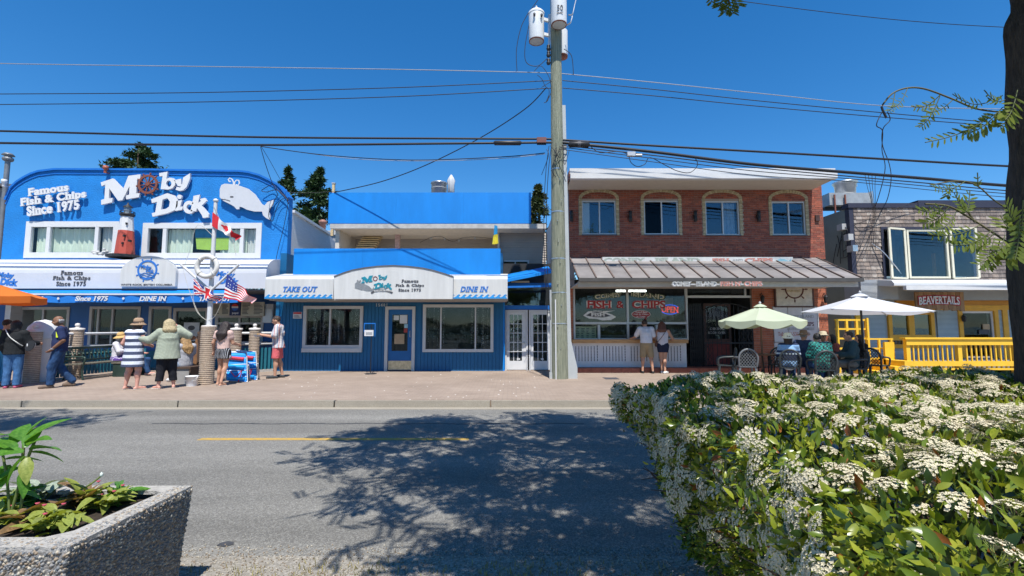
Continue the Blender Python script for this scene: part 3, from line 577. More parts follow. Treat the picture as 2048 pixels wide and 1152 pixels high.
# boards one by one: full height strips cut by the openings
k = 0; x = b0; me_cache = {}
holes = [(h[0], h[1], h[2], h[3]) for h in hh]
wall_mb(b0, b1, .13, zs, YB + .02, .2, holes).build('wall', BLUEW, bB)
bw = (b1 - b0) / 64
for i in range(64):
    xa, xb = b0 + i * bw, b0 + (i + 1) * bw
    cuts = [(.13, zs)]
    for h in holes:
        if h[0] - .02 < (xa + xb) / 2 < h[1] + .02:
            nc = []
            for lo, hi in cuts:
                if h[2] > lo + .02: nc.append((lo, min(hi, h[2])))
                if h[3] < hi - .02: nc.append((max(lo, h[3]), hi))
            cuts = nc
    for lo, hi in cuts:
        o = bx('board', BLUEW, bB, xa + .006, xb - .006, YB, YB + .03, lo, hi)
bx('side_wall', BLUEW, bB, b0 - .02, b0 + .2, YB + .22, 24, .13, 4.2); bx('side_wall', BLUEW, bB, b1 - .22, b1 - .02, YB + .22, 24, .13, 4.2)
for h, s_ in ((WA, (.45,)), (WB_, (.255, .745))):
    f = window(bB, *h, YB, .1, mat('painted frame', (.5, .5, .5), .5, .05, 3), GLASS, s_, depth=.12, proud=.06, mull=.045, inner=DARKB, rd=2.5, sill=.0)
    mb = MB(); a, b, c, d = h                      # strings of little shells hanging behind the glass
    for q in range(34):
        xx = a + .14 + (b - a - .28) * random.random() ** (1 if h is WA else 1)
        if h is WB_ and .3 < (xx - a) / (b - a) < .68: continue
        z = d - .13
        while z > c + .12 + random.random() * .2:
            r_ = random.uniform(.007, .014); mb.lathe([(0, -r_), (r_, 0), (0, r_)], (xx + random.uniform(-.02, .02), YB + .15, z), 4); z -= random.uniform(.035, .1)
    mb.build('shell_strings', WHITE, f, kind='stuff')
    bx('room_back', mat('dim wall', (.16, .13, .1), .8, .4, 2), f, a, b, YB + 2.2, YB + 2.25, c - .1, c + .55)
a, b, c, d = WA; bx('sill', MATS['painted frame'], bB, a, b + .0, YB - .1, YB + .05, c - .0 - .14, c - .002)
# door
d0, d1, dz0, dz1 = DO; fr = MB().box(d0, d0 + .1, YB - .05, YB + .1, .13, dz1).box(d1 - .1, d1, YB - .05, YB + .1, .13, dz1).box(d0 + .1, d1 - .1, YB - .05, YB + .1, dz1 - .1, dz1).build('door_frame', MATS['painted frame'], bB)
g = R(783, 629, 815, 702, YB); wall_mb(d0 + .1, d1 - .1, .15, dz1 - .1, YB + .04, .05, [g]).build('door', mat('blue door', (.006, .11, .32), .5, .08, 3), bB)
dg = bx('door_glass', GLASS, bB, g[0], g[1], YB + .055, YB + .061, g[2], g[3]); room(dg, d0 + .2, d1 - .2, .4, dz1 - .3, YB + .2, 1.5, DARK)
bx('kick_plate', mat('worn brass', (.5, .42, .28), .35, .3, 8, metal=.6), bB, d0 + .12, d1 - .12, YB + .02, YB + .038, .17, .47)
for r, m_ in (((787, 631, 797, 640), WHITE), ((799, 630, 814, 647), WHITE), ((808, 648, 815, 656), mat('pale blue paper', (.3, .5, .6), .7)), ((807, 657, 814, 665), mat('red paper', (.4, .06, .05), .7)), ((788, 668, 808, 688), mat('brown paper', (.4, .29, .18), .7))):
    q = R(*r, YB); bx('notice', m_, bB, q[0], q[1], YB + .046, YB + .052, q[2], q[3])
p = P(820, 668, YB); MB().tube([(p.x, YB + .03, p.z - .1), (p.x, YB - .02, p.z - .1), (p.x, YB - .02, p.z + .1), (p.x, YB + .03, p.z + .1)], .012).build('door_handle', STEEL, bB)
text('15481', (752, 607, 775, 613), YB - .002, mat('pale numerals', (.4, .45, .5), .5), bB, bold=.02, spacing=1.3)
q = R(587, 624, 604, 637, YB); t = thing('wall_notice', 'small red and white notice on the blue boards left of the window', 'sign', (q[0], YB, q[2])); bx('plate', WHITE, t, q[0], q[1], YB - .03, YB - .004, q[2], q[3]); bx('red_band', mat('sign red', (.5, .03, .03), .5), t, q[0] + .01, q[1] - .01, YB - .034, YB - .031, q[3] - .07, q[3] - .01)
mb = MB()
for i in range(3): mb.box(q[0] + .04, q[1] - .04 - .03 * i, YB - .034, YB - .031, q[2] + .03 + i * .035, q[2] + .042 + i * .035)
mb.build('print_lines', CHAR, t)
# white fascia awnings
def fascia(r, yf, name, label, x_side=None):
    a, b, c, d = R(*r, yf); t = thing(name, label, 'awning', ((a + b) / 2, yf, c)); zt = Z_(547, YB)
    pr = [(YB + .1, c), (yf, c), (yf, d - .05)] + [(yf + .09 - .09 * cos(q), d - .05 + .09 * sin(q)) for q in np.linspace(.3, pi / 2, 5)] + [(YB + .1, max(zt, d + .12))]
    MB().prism(pr, a, b, xf=lambda v: Vector((v.y, v.x, v.z))).build('box', OFFW, t); return t, a, b, c, d
fl_, a, b, c, d = fascia((530, 556, 667, 598), 14.95, 'take_out_awning', 'white awning box lettered for take out, left of the arched fascia')
text('TAKE OUT', (566, 573, 634, 584), 14.949, NAVYL, fl_, bold=.035, shear=.25, spacing=1.1)
fr_, a2, b2, c2, d2 = fascia((886, 556, 1015, 598), 14.95, 'dine_in_awning', 'white awning box lettered for dining in, right of the arched fascia')
text('DINE IN', (922, 573, 976, 584), 14.949, NAVYL, fr_, bold=.035, shear=.25, spacing=1.1)
def waves(t, a, b, c, yf, n):
    mb = MB(); w = (b - a) / n
    for i in range(n):
        x = a + i * w; mb.prism([(x, c + .012), (x + w, c + .012), (x + w, c + .05), (x + w * .85, c + .058), (x + w * .72, c + .09), (x + w * .78, c + .115), (x + w * .95, c + .125), (x + w * 1.0, c + .11), (x + w * .93, c + .14), (x + w * .72, c + .148), (x + w * .5, c + .125), (x + w * .3, c + .085), (x, c + .055)], yf - .012, yf)
    mb.build('wave_trim', mat('wave blue', (.02, .25, .6), .5), t)
waves(fl_, a, b - .02, c, 14.949, 12); waves(fr_, a2, b2 - .02, c2, 14.949, 11)
cA = thing('arched_fascia', 'tall white arched fascia with whale logo over the blue door', 'sign', (X_(787, 598, 14.7), 14.7, Z_(598, 14.7)))
co_ = pz([(668, 598), (905, 598), (906, 553), (888, 547), (868, 541), (845, 536), (815, 532.5), (785, 531), (755, 532.5), (730, 535.5), (705, 540), (686, 546), (668, 553)], 14.7)
MB().prism(co_, 14.7, 15.6).build('box', OFFW, cA)
MB().stroke(co_[2:], .03, 14.68, 15.7).build('edge_trim', mat('dark trim', (.1, .1, .11), .6), cA)
bx('soffit', mat('grey soffit', (.35, .33, .31), .8), bB, X_(535, 600, 14.95), X_(1013, 600, 14.95), 15.05, YB - .005, Z_(598, 14.95) - .04, Z_(598, 14.95) - .005)
# logo on the arch: whale, letters, wheel, ribbon (crop scale 7.877, origin 660, 520)
def lg(l, Y=14.7): return [(P(660 + a / 7.877, 520 + b / 7.877, Y).x, P(660 + a / 7.877, 520 + b / 7.877, Y).z) for a, b in l]
TEAL = mat('teal lettering', (.01, .22, .3), .5, .05); WGR = mat('whale grey', (.2, .215, .23), .5)
MB().prism(lg([(393, 440), (394, 372), (420, 350), (480, 365), (540, 375), (620, 415), (665, 462), (690, 420), (694, 460), (676, 478), (690, 525), (670, 510), (655, 490), (560, 485), (515, 470), (495, 478), (480, 465), (420, 450)]), 14.69, 14.699).build('logo_whale', WGR, cA)
mb = MB(); mb.stroke(lg([(455, 352), (448, 330), (435, 315), (428, 335), (440, 345)]), .02, 14.69, 14.7).stroke(lg([(462, 352), (466, 330), (482, 318), (488, 340), (470, 348)]), .02, 14.691, 14.7); mb.build('logo_spout', WGR, cA)
def sub(l, bx0, by0, sx, sy, o): return [(o[0] + (a - bx0) * sx, o[1] + (b - by0) * sy) for a, b in l]
for i, (l, hl) in enumerate(LET):
    f = (lambda L_, i=i: lg(sub(L_, 697, 322, .67, .62, (495, 232)) if i < 3 else sub(L_, 1040, 468, .73, .68, (690, 355))))
    MB().prism(f(l), 14.684, 14.699, holes=[f(q) for q in hl]).build('logo_letter', TEAL, cA)
p = lg([(714, 293)])[0]; ship_wheel(cA, p, .062, 14.699, mat('logo maroon', (.2, .04, .04), .5), 8, .0, .3, 0, 'logo_wheel', .012, .3)
mb = MB(); rb = [(650, 523), (700, 490), (780, 475), (860, 478), (930, 495), (985, 518)]; mb.stroke(lg(rb), .055, 14.688, 14.6985); mb.build('logo_ribbon', CHAR, cA)
for s, r in (('RESTAURANT', (748, 580.5, 782, 583.5)),): text(s, r, 14.686, OFFW, cA, bold=.03, arc=.35, depth=.004)
for s, r in (('Famous', (803, 559, 837, 565)), ('Fish & Chips', (791, 568, 848, 574.5)), ('Since 1975', (797, 577, 842, 583))): text(s, r, 14.699, CHAR, cA, bold=.03, spacing=1.15)
# blue banner panels
for r, Y, lab in (((587, 497, 1001, 549), 15.9, 'long plain blue panel directly behind the white arched fascia'), ((657, 385, 1062, 447), 17.3, 'plain blue panel along the roof edge, the upper of two')):
    a, b, c, d = R(*r, Y); t = thing('blue_panel', lab, 'panel', (a, Y, c)); n = 3
    for i in range(n): bx('sheet', BLUEP, t, a + (b - a) * i / n + .0015, a + (b - a) * (i + 1) / n - .0015, Y, Y + .05 + .0, c, d)
    mb = MB()
    for i in range(5): x = a + (b - a) * (i + .5) / 5; mb.bar((x, Y + .05, d - .2), (x, Y + 1.0, c - .02), .05, .05)
    mb.build('brace', STEEL, t)
# upper storey set back behind the panels
YR = 17.4; SID = mat('beige siding', (.4, .35, .31), .7, .06, 2); CRM = mat('cream trim', (.55, .5, .43), .7, .06)
ra, rb_, rz = X_(662, 453, YR), X_(1092, 453, YR), Z_(458, YR)
roofB = Z_(450, YR)
bx('roof', mat('roof felt', (.12, .12, .12), .9), bB, ra, rb_, YR, 24, roofB, roofB + .05)
bx('gutter', mat('dirty gutter', (.45, .43, .4), .6, .2, 4), bB, ra, rb_, YR - .1, YR - .002, rz, roofB + .02)
bx('soffit', mat('cream soffit', (.62, .55, .46), .8, .08), bB, ra + .05, rb_, YR + .01, 20, rz + .0, rz + .05)
bx('side_partition', CRM, bB, ra + .12, ra + .27, YR + .15, 19.4, 3.2, rz - .002)
mb = MB()
nrow = 22; zlo = 3.2
for i in range(nrow):
    z = zlo + (rz - zlo) * i / nrow; h = (rz - zlo) / nrow
    for a_, b_, y in ((ra + .27, X_(1000, 480, 19.4), 19.4), (X_(997, 480, 18.2), X_(1092, 480, 18.2), 18.2)):
        o = MB().add([(a_, y - .03, z), (b_, y - .03, z), (b_, y - .002, z + h), (a_, y - .002, z + h), (a_, y, z), (b_, y, z)], [(0, 1, 2, 3), (0, 4, 5, 1)]).build('siding_board', SID, bB)
bx('corner_post', CRM, bB, X_(995, 480, 18.1), X_(999, 480, 18.1), 18.05, 19.4, zlo, rz)
bx('back_wall', SID, bB, ra, rb_, 19.41, 19.6, .2, rz); bx('deck', CRM, bB, b0 + .3, rb_, YB + .25, 19.4, 3.0, 3.15)
a, b, c, d = R(1003, 521, 1058, 562, 18.2); window(bB, a, b, c, d, 18.16, .06, WHITE, GLASSR, (.5,), depth=.08, proud=.05, inner=None)
bx('window_backing', DARK, bB, a, b, 18.165, 18.18, c, d)
st = MB()
for i in range(7):
    p = P(716 + i * 2.2, 499 - i * 4.2, 18.9); st.box(p.x, p.x + .75, 18.6 + i * .02, 18.9 + i * .02, p.z, p.z + .05)
st.build('stair_treads', mat('raw timber', (.6, .45, .25), .7, .15, 5), bB)
p = P(795, 485, 18.5); bx('post', mat('pink post', (.5, .33, .3), .7, .3, 9), bB, p.x - .09, p.x + .09, 18.45, 18.6, 3.2, rz)
sl_ = spline([P(840, 485, 18), P(862, 475, 18), P(882, 473, 18), P(905, 483, 18), P(925, 476, 18), P(950, 474, 18), P(985, 477, 18)], 6)
t = thing('string_lights', 'string of small bulbs hung under the upper balcony soffit', 'string lights', sl_[0]); MB().tube(sl_, .008, 5).build('cord', BLACK, t)
for i in (6, 14, 22, 30): MB().lathe([(0, -.1), (.03, -.07), (.02, -.02), (.01, 0)], sl_[i], 8).build('bulb', GREYF, t)
# things on the roof
p = P(878, 386, 20.5); t = thing('roof_vent', 'round galvanised vent on the roof above the upper blue panel', 'vent', (p.x, 20.5, roofB)); MB().lathe([(.34, roofB), (.34, Z_(369, 20.5)), (.37, Z_(368, 20.5)), (.37, Z_(366, 20.5)), (.2, Z_(366.5, 20.5))], (p.x, 20.5, 0), 20).build('drum', STEEL, t); MB().lathe([(.355, Z_(378, 20.5)), (.355, Z_(377, 20.5))], (p.x, 20.5, 0), 20).build('band', GREYF, t)
p = P(902, 386, 20.3); t = thing('closed_umbrella', 'closed white patio umbrella standing on the roof beside the vent', 'umbrella', (p.x, 20.3, roofB))
prof = [(.06, 388), (.13, 384), (.12, 370), (.15, 362), (.1, 356), (.03, 350), (0, 349)]
vs = []; n = 16
for r_, q in prof:
    for j in range(n): tt = 2 * pi * j / n; rr_ = r_ * (1 + .22 * cos(4 * tt)); vs.append((p.x + rr_ * cos(tt), 20.3 + rr_ * sin(tt), Z_(q, 20.3)))
MB().add(vs, [(i * n + j, i * n + (j + 1) % n, (i + 1) * n + (j + 1) % n, (i + 1) * n + j) for i in range(len(prof) - 1) for j in range(n)], 0, True).build('canopy', WHITE, t)
MB().tube([(p.x, 20.3, roofB), (p.x, 20.3, Z_(386, 20.3))], .03).build('pole', GREYF, t)
p = P(667, 386, 19.5); t = thing('roof_stub', 'small wooden post standing behind the left end of the upper panel', 'post', (p.x, 19.5, roofB)); bx('post', mat('raw timber', (.6, .45, .25), .7), t, p.x - .05, p.x + .05, 19.45, 19.55, roofB, Z_(368, 19.5)); bx('cap', GREYF, t, p.x - .07, p.x + .07, 19.43, 19.57, Z_(368, 19.5), Z_(366, 19.5))
# small blue and yellow flag
p = P(991, 451, 17.1); t = thing('small_flag', 'limp blue and yellow flag hanging from the balcony gutter', 'flag', (p.x, 17.1, p.z))
def hangcloth(parent, name, m, pts0, pts1, n=10, fold=.05, ph=0, nf=3):
    """cloth between two edge lines, with vertical folds"""
    mb = MB(); vs = []
    for i in range(n + 1):
        for j in range(n + 1):
            u, v = i / n, j / n; a_ = Vector(pts0[0]).lerp(Vector(pts0[1]), u); b_ = Vector(pts1[0]).lerp(Vector(pts1[1]), u); q = a_.lerp(b_, v); q = q + Vector((0, fold * sin(nf * 2 * pi * u + ph + v * 2) * (v * .7 + .3), 0)); vs.append(q)
    N = n + 1; fs = [(i * N + j, (i + 1) * N + j, (i + 1) * N + j + 1, i * N + j + 1) for i in range(n) for j in range(n)]
    mb.add(vs, fs, 0, True); mb.add([v + Vector((0, .008, 0)) for v in vs], [f[::-1] for f in fs], 0, True); return mb.build(name, m, parent)
hangcloth(t, 'blue_half', mat('flag blue', (.02, .25, .5), .8), (P(989, 450, 17.1), P(995, 452, 17.1)), (P(987, 470, 17.1), P(995, 468, 17.1)))
hangcloth(t, 'yellow_half', mat('flag yellow', (.65, .55, .04), .8), (P(987, 470, 17.1), P(995, 468, 17.1)), (P(984, 489, 17.1), P(997, 487, 17.1)))
# blue ribbon pieces hanging left
p = P(563, 602, 15.4); t = thing('wind_sock', 'small blue fish windsock hanging under the take out awning', 'windsock', p); hangcloth(t, 'cloth', mat('bright blue cloth', (.02, .3, .65), .7), (P(561, 603, 15.4), P(567, 604, 15.4)), (P(558, 633, 15.4), P(562, 632, 15.4)), 6, .03)

# ================================================================== C: glazed entrance between the buildings
YC = 16.35; bC = thing('entrance_bay', 'narrow glazed entrance with two white french doors beside the pole', 'entrance', (X_(1010, 740, YC), YC, .13))
for r, kn in (((1010.5, 620, 1055.5, 739), 1), ((1058, 620, 1103, 739), 0)):
    a, b, c, d = R(*r, YC); c = .13; fr = MB().box(a, a + .05, YC, YC + .12, c, d).box(b - .05, b, YC, YC + .12, c, d).box(a + .05, b - .05, YC, YC + .12, d - .06, d).build('door_frame', WHITE, bC)
    g = (a + .15, b - .15 - (.05 if kn else 0), c + .32, d - .16); dr = wall_mb(a + .055, b - .055, c + .02, d - .065, YC + .03, .045, [g]).build('door', WHITE, bC)
    bx('pane', GLASSR, dr, g[0], g[1], YC + .05, YC + .056, g[2], g[3]); mb = MB()
    for i in (1, 2): x = g[0] + (g[1] - g[0]) * i / 3; mb.box(x - .011, x + .011, YC + .035, YC + .049, g[2], g[3])
    for j in range(1, 5): z = g[2] + (g[3] - g[2]) * j / 5; mb.box(g[0], g[1], YC + .037, YC + .048, z - .011, z + .011)
    mb.build('glazing_bars', WHITE, dr); room(dr, a + .25, b - .25, c + .26, d - .3, YC + .2, 1.5, DARK)
    if kn:
        x = b - .12; MB().lathe([(.03, 0), (.03, .02), (.012, .025), (.012, .05)], (x, YC - .02, c + .95), 10, axis='y').tube([(x, YC - .02, c + .95), (x - .09, YC - .02, c + .95)], .011).build('handle', STEEL, dr)
        MB().lathe([(.028, 0), (.028, .03)], (x, YC - .005, c + 1.13), 10, axis='y').build('lock', STEEL, dr)
    bx('sticker', WHITE, dr, g[0] + .25, g[0] + .36, YC + .033, YC + .0345 , g[2] + .04, g[2] + .09)
xa, xb = X_(1004, 600, YC), X_(1106, 600, YC)
bx('header', BLUED, bC, xa, xb, YC - .03, YC + .12, Z_(619, YC), Z_(611, YC)); zt0, zt1 = Z_(611, YC), Z_(572, YC)
bx('transom_pane', GLASSR, bC, xa, xb, YC + .03, YC + .036, zt0, zt1); bx('transom_backing', DARK, bC, xa - .1, xb + .1, YC + 1.2, YC + 1.25, 1.5, 4)
bx('blue_post', BLUEP, bC, xa - .0, xa + .1, YC - .2, YC - .04, .13, zt1); bx('lintel', BLUED, bC, xa, xb, YC - .06, YC + .1, zt1, zt1 + .1)
ca, cb = X_(1004, 560, 15.2), X_(1104, 560, 15.2)
can = MB().add([(ca, 15.2, Z_(566, 15.2)), (cb, 15.2, Z_(546, 15.2)), (cb, YC + .5, Z_(546, 15.2) + .35), (ca, YC + .5, Z_(566, 15.2) + .35)], [(0, 1, 2, 3)])
can.add([(ca, 15.2, Z_(566, 15.2) + .09), (cb, 15.2, Z_(546, 15.2) + .09), (cb, YC + .5, Z_(546, 15.2) + .44), (ca, YC + .5, Z_(566, 15.2) + .44)], [(3, 2, 1, 0)])
v = can.v; can.add([v[0], v[1], v[5], v[4], v[2], v[3], v[7], v[6]], [(0, 1, 2, 3), (4, 5, 6, 7)]); can.build('canopy', BLUEP, bC)
MB().bar((ca, 15.25, Z_(574, 15.2)), (cb, 15.25, Z_(572, 15.2)), .06, .06).build('canopy_rail', BLUED, bC); bx('timber', mat('raw timber', (.6, .45, .25), .7), bC, ca + .3, ca + .9, 15.5, 15.56, Z_(563, 15.2), Z_(560, 15.2))
bx('back_fill', SID, bC, xa, xb, 17.6, 17.7, .13, 3.1)

# ================================================================== D: red brick building
YD = 16.12; xD0, xD1 = X_(1138, 450, YD), 10.84; zD0, zD1 = Z_(518, YD), Z_(370, YD)
bD = thing('brick_building', 'two storey red brick building with four arched windows behind the utility pole', 'building', (xD0, YD, .13))
BR = [mat('brick red', (.27, .078, .048), .85, .2, 9), mat('brick dark', (.22, .062, .042), .85, .2, 9), mat('brick orange', (.34, .1, .06), .85, .2, 9), mat('brick brown', (.24, .085, .058), .85, .2, 9)]
BRL = [mat('pier brick', (.42, .135, .07), .85, .15, 9), mat('pier brick pale', (.46, .155, .085), .85, .15, 9), mat('pier brick deep', (.37, .115, .06), .85, .15, 9)]
MORT = mat('grey mortar', (.34, .27, .23), .9, .15, 20)
BRME = {}
NBR = [0]
def bricks(parent, x0, x1, z0, z1, y, holes=(), mats=BR, budget=0, L_=.215, H_=.065, j=.011, proud=.012, xfun=None):
    """running bond over a mortar wall; the first `budget` bricks are objects, the rest one joined part"""
    st = MB(); row = 0; z = z0; cand = []
    while z < z1 - .01:
        h = min(H_, z1 - z); lo, hi = (x0, x1) if xfun is None else xfun(z + h / 2); x = lo - (L_ + j) * (.5 if row % 2 else 0)
        while x < hi - .01:
            a, b = max(x, lo), min(x + L_, hi)
            segs = [(a, b)] if b - a > .03 else []
            for hl in holes:
                if hl[2] - .03 < z + h / 2 < hl[3] + .03:
                    ns = []
                    for s0, s1 in segs:
                        if hl[0] > s0: ns.append((s0, min(s1, hl[0])))
                        if hl[1] < s1: ns.append((max(s0, hl[1]), s1))
                    segs = [q for q in ns if q[1] - q[0] > .03]
            for s0, s1 in segs: cand.append((s0, s1, z, z + h))
            x += L_ + j
        z += H_ + j; row += 1
    random.shuffle(cand)
    full = [c for c in cand if abs(c[1] - c[0] - L_) < 1e-4 and abs(c[3] - c[2] - H_) < 1e-4]; sel = set(full[:budget])
    for c in cand:
        k = random.randrange(len(mats)); pr = proud + random.uniform(-.004, .003)
        if c in sel:
            key = (mats[k].name, L_, H_)
            if key not in BRME: BRME[key] = MB().box(-L_ / 2, L_ / 2, 0, .03, -H_ / 2, H_ / 2).mesh('brick', mats[k])
            o = bpy.data.objects.new('brick', BRME[key]); COL.objects.link(o); o.parent = parent; BASE[o] = BASE[parent]
            o.location = Vector(((c[0] + c[1]) / 2, y - pr, (c[2] + c[3]) / 2)) - BASE[parent]; NBR[0] += 1
        else: st.box(c[0], c[1], y - pr, y + .01, c[2], c[3], k)
    return st.build('brickwork', mats, parent, kind='stuff')
WD = [R(1164, 401, 1232, 469, YD), R(1288, 401, 1357, 469, YD), R(1411, 402, 1479, 470, YD), R(1544, 403, 1611, 470, YD)]
AR = []                                # tan arch surrounds: opening = window + filled tympanum
for a, b, c, d in WD: AR.append((a - .085, b + .085, c - .02, d + .32))
holes = [(a, b, c, d) for a, b, c, d in WD]
wall_mb(xD0, xD1, zD0, zD1, YD, .25, holes).build('wall', MORT, bD)
bricks(bD, xD0, xD1, zD0, zD1, YD, [(a - .12, b + .12, c, d + .02) for a, b, c, d in WD], BR, 190)
TAN = [mat('tan brick', (.4, .33, .2), .85, .2, 9), mat('tan brick pale', (.47, .39, .25), .85, .2, 9)]
for wi, (a, b, c, d) in enumerate(WD):
    mb = MB(); n = 15
    for i in range(n):
        z = c - .02 + (d - c + .1) * i / n; zz_ = z + (d - c + .1) / n - .012
        mb.box(a - .105, a - .003, YD - .03, YD + .02, z, zz_, i % 2); mb.box(b + .003, b + .105, YD - .03, YD + .02, z, zz_, (i + 1) % 2)
    zc = d + .08; cxx = (a + b) / 2; rx_, rz_ = (b - a) / 2 + .05, .27; na = 19
    for i in range(na):
        t0, t1 = pi * i / na + .012, pi * (i + 1) / na - .012
        mb.prism([(cxx + (rx_ + q) * cos(t), zc + (rz_ + q) * sin(t)) for t, q in ((t0, -.055), (t0, .06), (t1, .06), (t1, -.055))], YD - .034, YD + .0, mi=i % 2)
    mb.build('arch_bricks', TAN, bD, kind='stuff')
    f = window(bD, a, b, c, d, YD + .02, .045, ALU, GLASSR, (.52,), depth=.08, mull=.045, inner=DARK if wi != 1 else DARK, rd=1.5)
    bx('sill', mat('slate sill', (.1, .1, .11), .6), bD, a - .02, b + .02, YD - .05, YD + .05, c - .04, c - .003)
    if wi == 0: bx('blind', CURT2, f, a + .05, a + .28, YD + .12, YD + .14, c + .05, d - .05)
    if wi == 2: curtain(f, (a + b) / 2 + .05, b - .1, c + .05, d - .05, YD + .16, mat('blue grey curtain', (.35, .42, .5), .9), .12, .02)
    if wi == 1:
        for ch in list(f.children):
            if ch.name.startswith('pane') and ch.data.vertices[0].co.x + BASE[f].x < (a + b) / 2 - .1: ch.data.materials[0] = glass('screen mesh', (.3, .3, .3), .01)
# roof slab with deep overhang
MB().box(X_(1633, 437, YD) - .07, X_(1633, 437, YD) + .07, YD - .07, YD - .015, Z_(443, YD), Z_(431, YD)).build('wall_switch', mat('brown lamp', (.06, .03, .025), .5), bD)
YS = 14.8; fx0, fx1 = X_(1141, 345, YS), X_(1675, 345, YS)
bx('soffit', mat('tan soffit', (.5, .43, .35), .8, .05), bD, fx0 + .02, fx1 - .02, YS + .04, YD + .2, Z_(356, YS), Z_(356, YS) + .05)
bx('fascia_lower', WHITE, bD, fx0, fx1, YS, YS + .2, Z_(356, YS) - .01, Z_(346, YS)); bx('fascia_upper', WHITE, bD, fx0 - .01, fx1 + .02, YS + .12, YD + 2, Z_(345, YS) + .0, Z_(334, YS)); bx('fascia_groove', mat('dark trim', (.1, .1, .11), .6), bD, fx0 + .01, fx1, YS + .05, YS + .3, Z_(346, YS), Z_(345, YS))
bx('fascia_end', mat('maroon end board', (.2, .07, .05), .7), bD, fx0 - .04, fx0 - .015, YS + .1, YD + .5, Z_(355, YS), Z_(340, YS))
bx('side_wall', mat('pale stucco', (.62, .5, .44), .85, .08, 2), bD, xD0 - .02, xD0 + .2, YD + .26, 26, .13, Z_(345, YD)); bx('side_wall', MATS['pale stucco'], bD, xD1 - .2, xD1, YD + .31, 26, .13, Z_(345, YD)); bx('roof', mat('roof felt', (.12, .12, .12), .9), bD, xD0, xD1, YD + 1.9, 26, zD1 + .1, zD1 + .2)
for px in (1142, 1259, 1388, 1514):
    p = P(px, 434, YD); t = MB().lathe([(.0, -.2), (.06, -.19), (.06, -.02), (.045, 0), (.06, .02), (.06, .19), (0, .2)], (p.x, YD - .13, p.z), 10).box(p.x - .04, p.x + .04, YD - .1, YD - .01, p.z - .06, p.z + .06).build('wall_lamp', BLACK, None, base=(p.x, YD, p.z))
    tag(t, {1142: 'black up and down wall lamp just right of the utility pole', 1259: 'black wall lamp between the first and second arched windows', 1388: 'black wall lamp between the second and third arched windows', 1514: 'black wall lamp between the third and fourth arched windows'}[px], 'lamp', 'wall lamps on the upper brick wall')
# standing seam awning
YE = 14.1; ze, zt = Z_(557, YE), Z_(517, YD); ax0, ax1 = xD0 + .02, X_(1722, 558, YE)
ma = thing('metal_awning', 'long grey metal panel awning over the brick shopfront', 'awning', (ax0, YE, ze)); PAN = [mat('weathered panel', (.24, .22, .21), .5, .18, 2.5, .2, 12), mat('weathered panel dark', (.2, .185, .18), .5, .2, 2.5, .2, 12)]
npan = 16; sl0 = Vector((0, YE, ze)); sl1 = Vector((0, YD - .005, zt)); nv = Vector((0, -(sl1.z - sl0.z), sl1.y - sl0.y)).normalized()
def slab(x0, x1, t0, t1, th, off): 
    vs = []
    for o_ in (off, off + th):
        for x, t in ((x0, t0), (x1, t0), (x1, t1), (x0, t1)): q = sl0.lerp(sl1, t) + nv * o_; vs.append((x, q.y, q.z))
    return MB().add(vs, [(3, 2, 1, 0), (4, 5, 6, 7), (0, 1, 5, 4), (1, 2, 6, 5), (2, 3, 7, 6), (3, 0, 4, 7)])
RIB = mat('rusty rib', (.13, .09, .075), .6, .4, 8)
for i in range(npan):
    xa_, xb_ = ax0 + (ax1 - ax0) * i / npan, ax0 + (ax1 - ax0) * (i + 1) / npan
    slab(xa_ + .02, xb_ - .02, 0, .66, .015, random.uniform(0, .006)).build('roof_panel', PAN[random.randrange(2)], ma); slab(xa_ + .02, xb_ - .02, .67, 1, .015, .008 + random.uniform(0, .006)).build('roof_panel', PAN[random.randrange(2)], ma)
for i in range(npan + 1): x = ax0 + (ax1 - ax0) * i / npan; slab(x - .018, x + .018, -.01, 1, .06, -.003).build('rib', RIB, ma)
slab(ax0, ax1, 0, 1, .03, -.06).build('underside', mat('awning underside', (.4, .38, .35), .8), ma)
bx('gutter', mat('dark gutter', (.07, .065, .06), .5, .2, 3), ma, ax0, ax1 + .03, YE - .09, YE, ze - .1, ze + .01)
bx('fascia_board', mat('grey fascia', (.5, .47, .43), .7, .08), ma, ax0, ax1, YE + .12, YE + .16, Z_(573, YE), Z_(562, YE)); bx('soffit', mat('grey fascia', (.5, .47, .43), .7), ma, ax0, ax1, YE + .17, YD - .02, Z_(573, YE) + .1, Z_(573, YE) + .14)
q = R(1205, 514, 1586, 527, 15.72); t = thing('shop_sign', 'long white painted sign board standing on top of the metal awning', 'sign', (q[0], 15.72, q[2])); bx('board', OFFW, t, q[0], q[1], 15.72, 15.76, q[2], q[3])
GRN = mat('faded green paint', (.33, .38, .33), .7); REDP = mat('faded red paint', (.48, .2, .16), .7); GREYP = mat('faded grey paint', (.38, .38, .37), .7)
text('CONEY', (1208, 515.5, 1290, 525), 15.718, GRN, t, bold=.04, depth=.006); text('ISLAND', (1310, 515.5, 1400, 525), 15.718, GRN, t, bold=.04, depth=.006); text('FISH', (1424, 516.5, 1458, 524), 15.718, REDP, t, bold=.04, depth=.006); text('AND', (1464, 518, 1486, 522.5), 15.718, GREYP, t, bold=.02, depth=.006); text('CHIPS', (1490, 516, 1546, 525), 15.718, REDP, t, bold=.04, depth=.006)
f_ = pz([(1552, 521), (1560, 517.5), (1569, 518), (1577, 522), (1582, 518), (1583, 525), (1576, 523), (1566, 524.5)], 15.71); MB().prism(f_, 15.708, 15.718).build('fish_mark', mat('fish blue', (.2, .38, .45), .7), t)
q = R(1343, 562, 1526, 574, 13.95); t = thing('hanging_sign', 'cut-out red and grey lettering hanging from the awning gutter', 'sign', (q[0], 13.95, q[2])); bx('rail', GREYF, t, q[0], q[1], 13.955, 13.97, q[2] + .06, q[2] + .1)
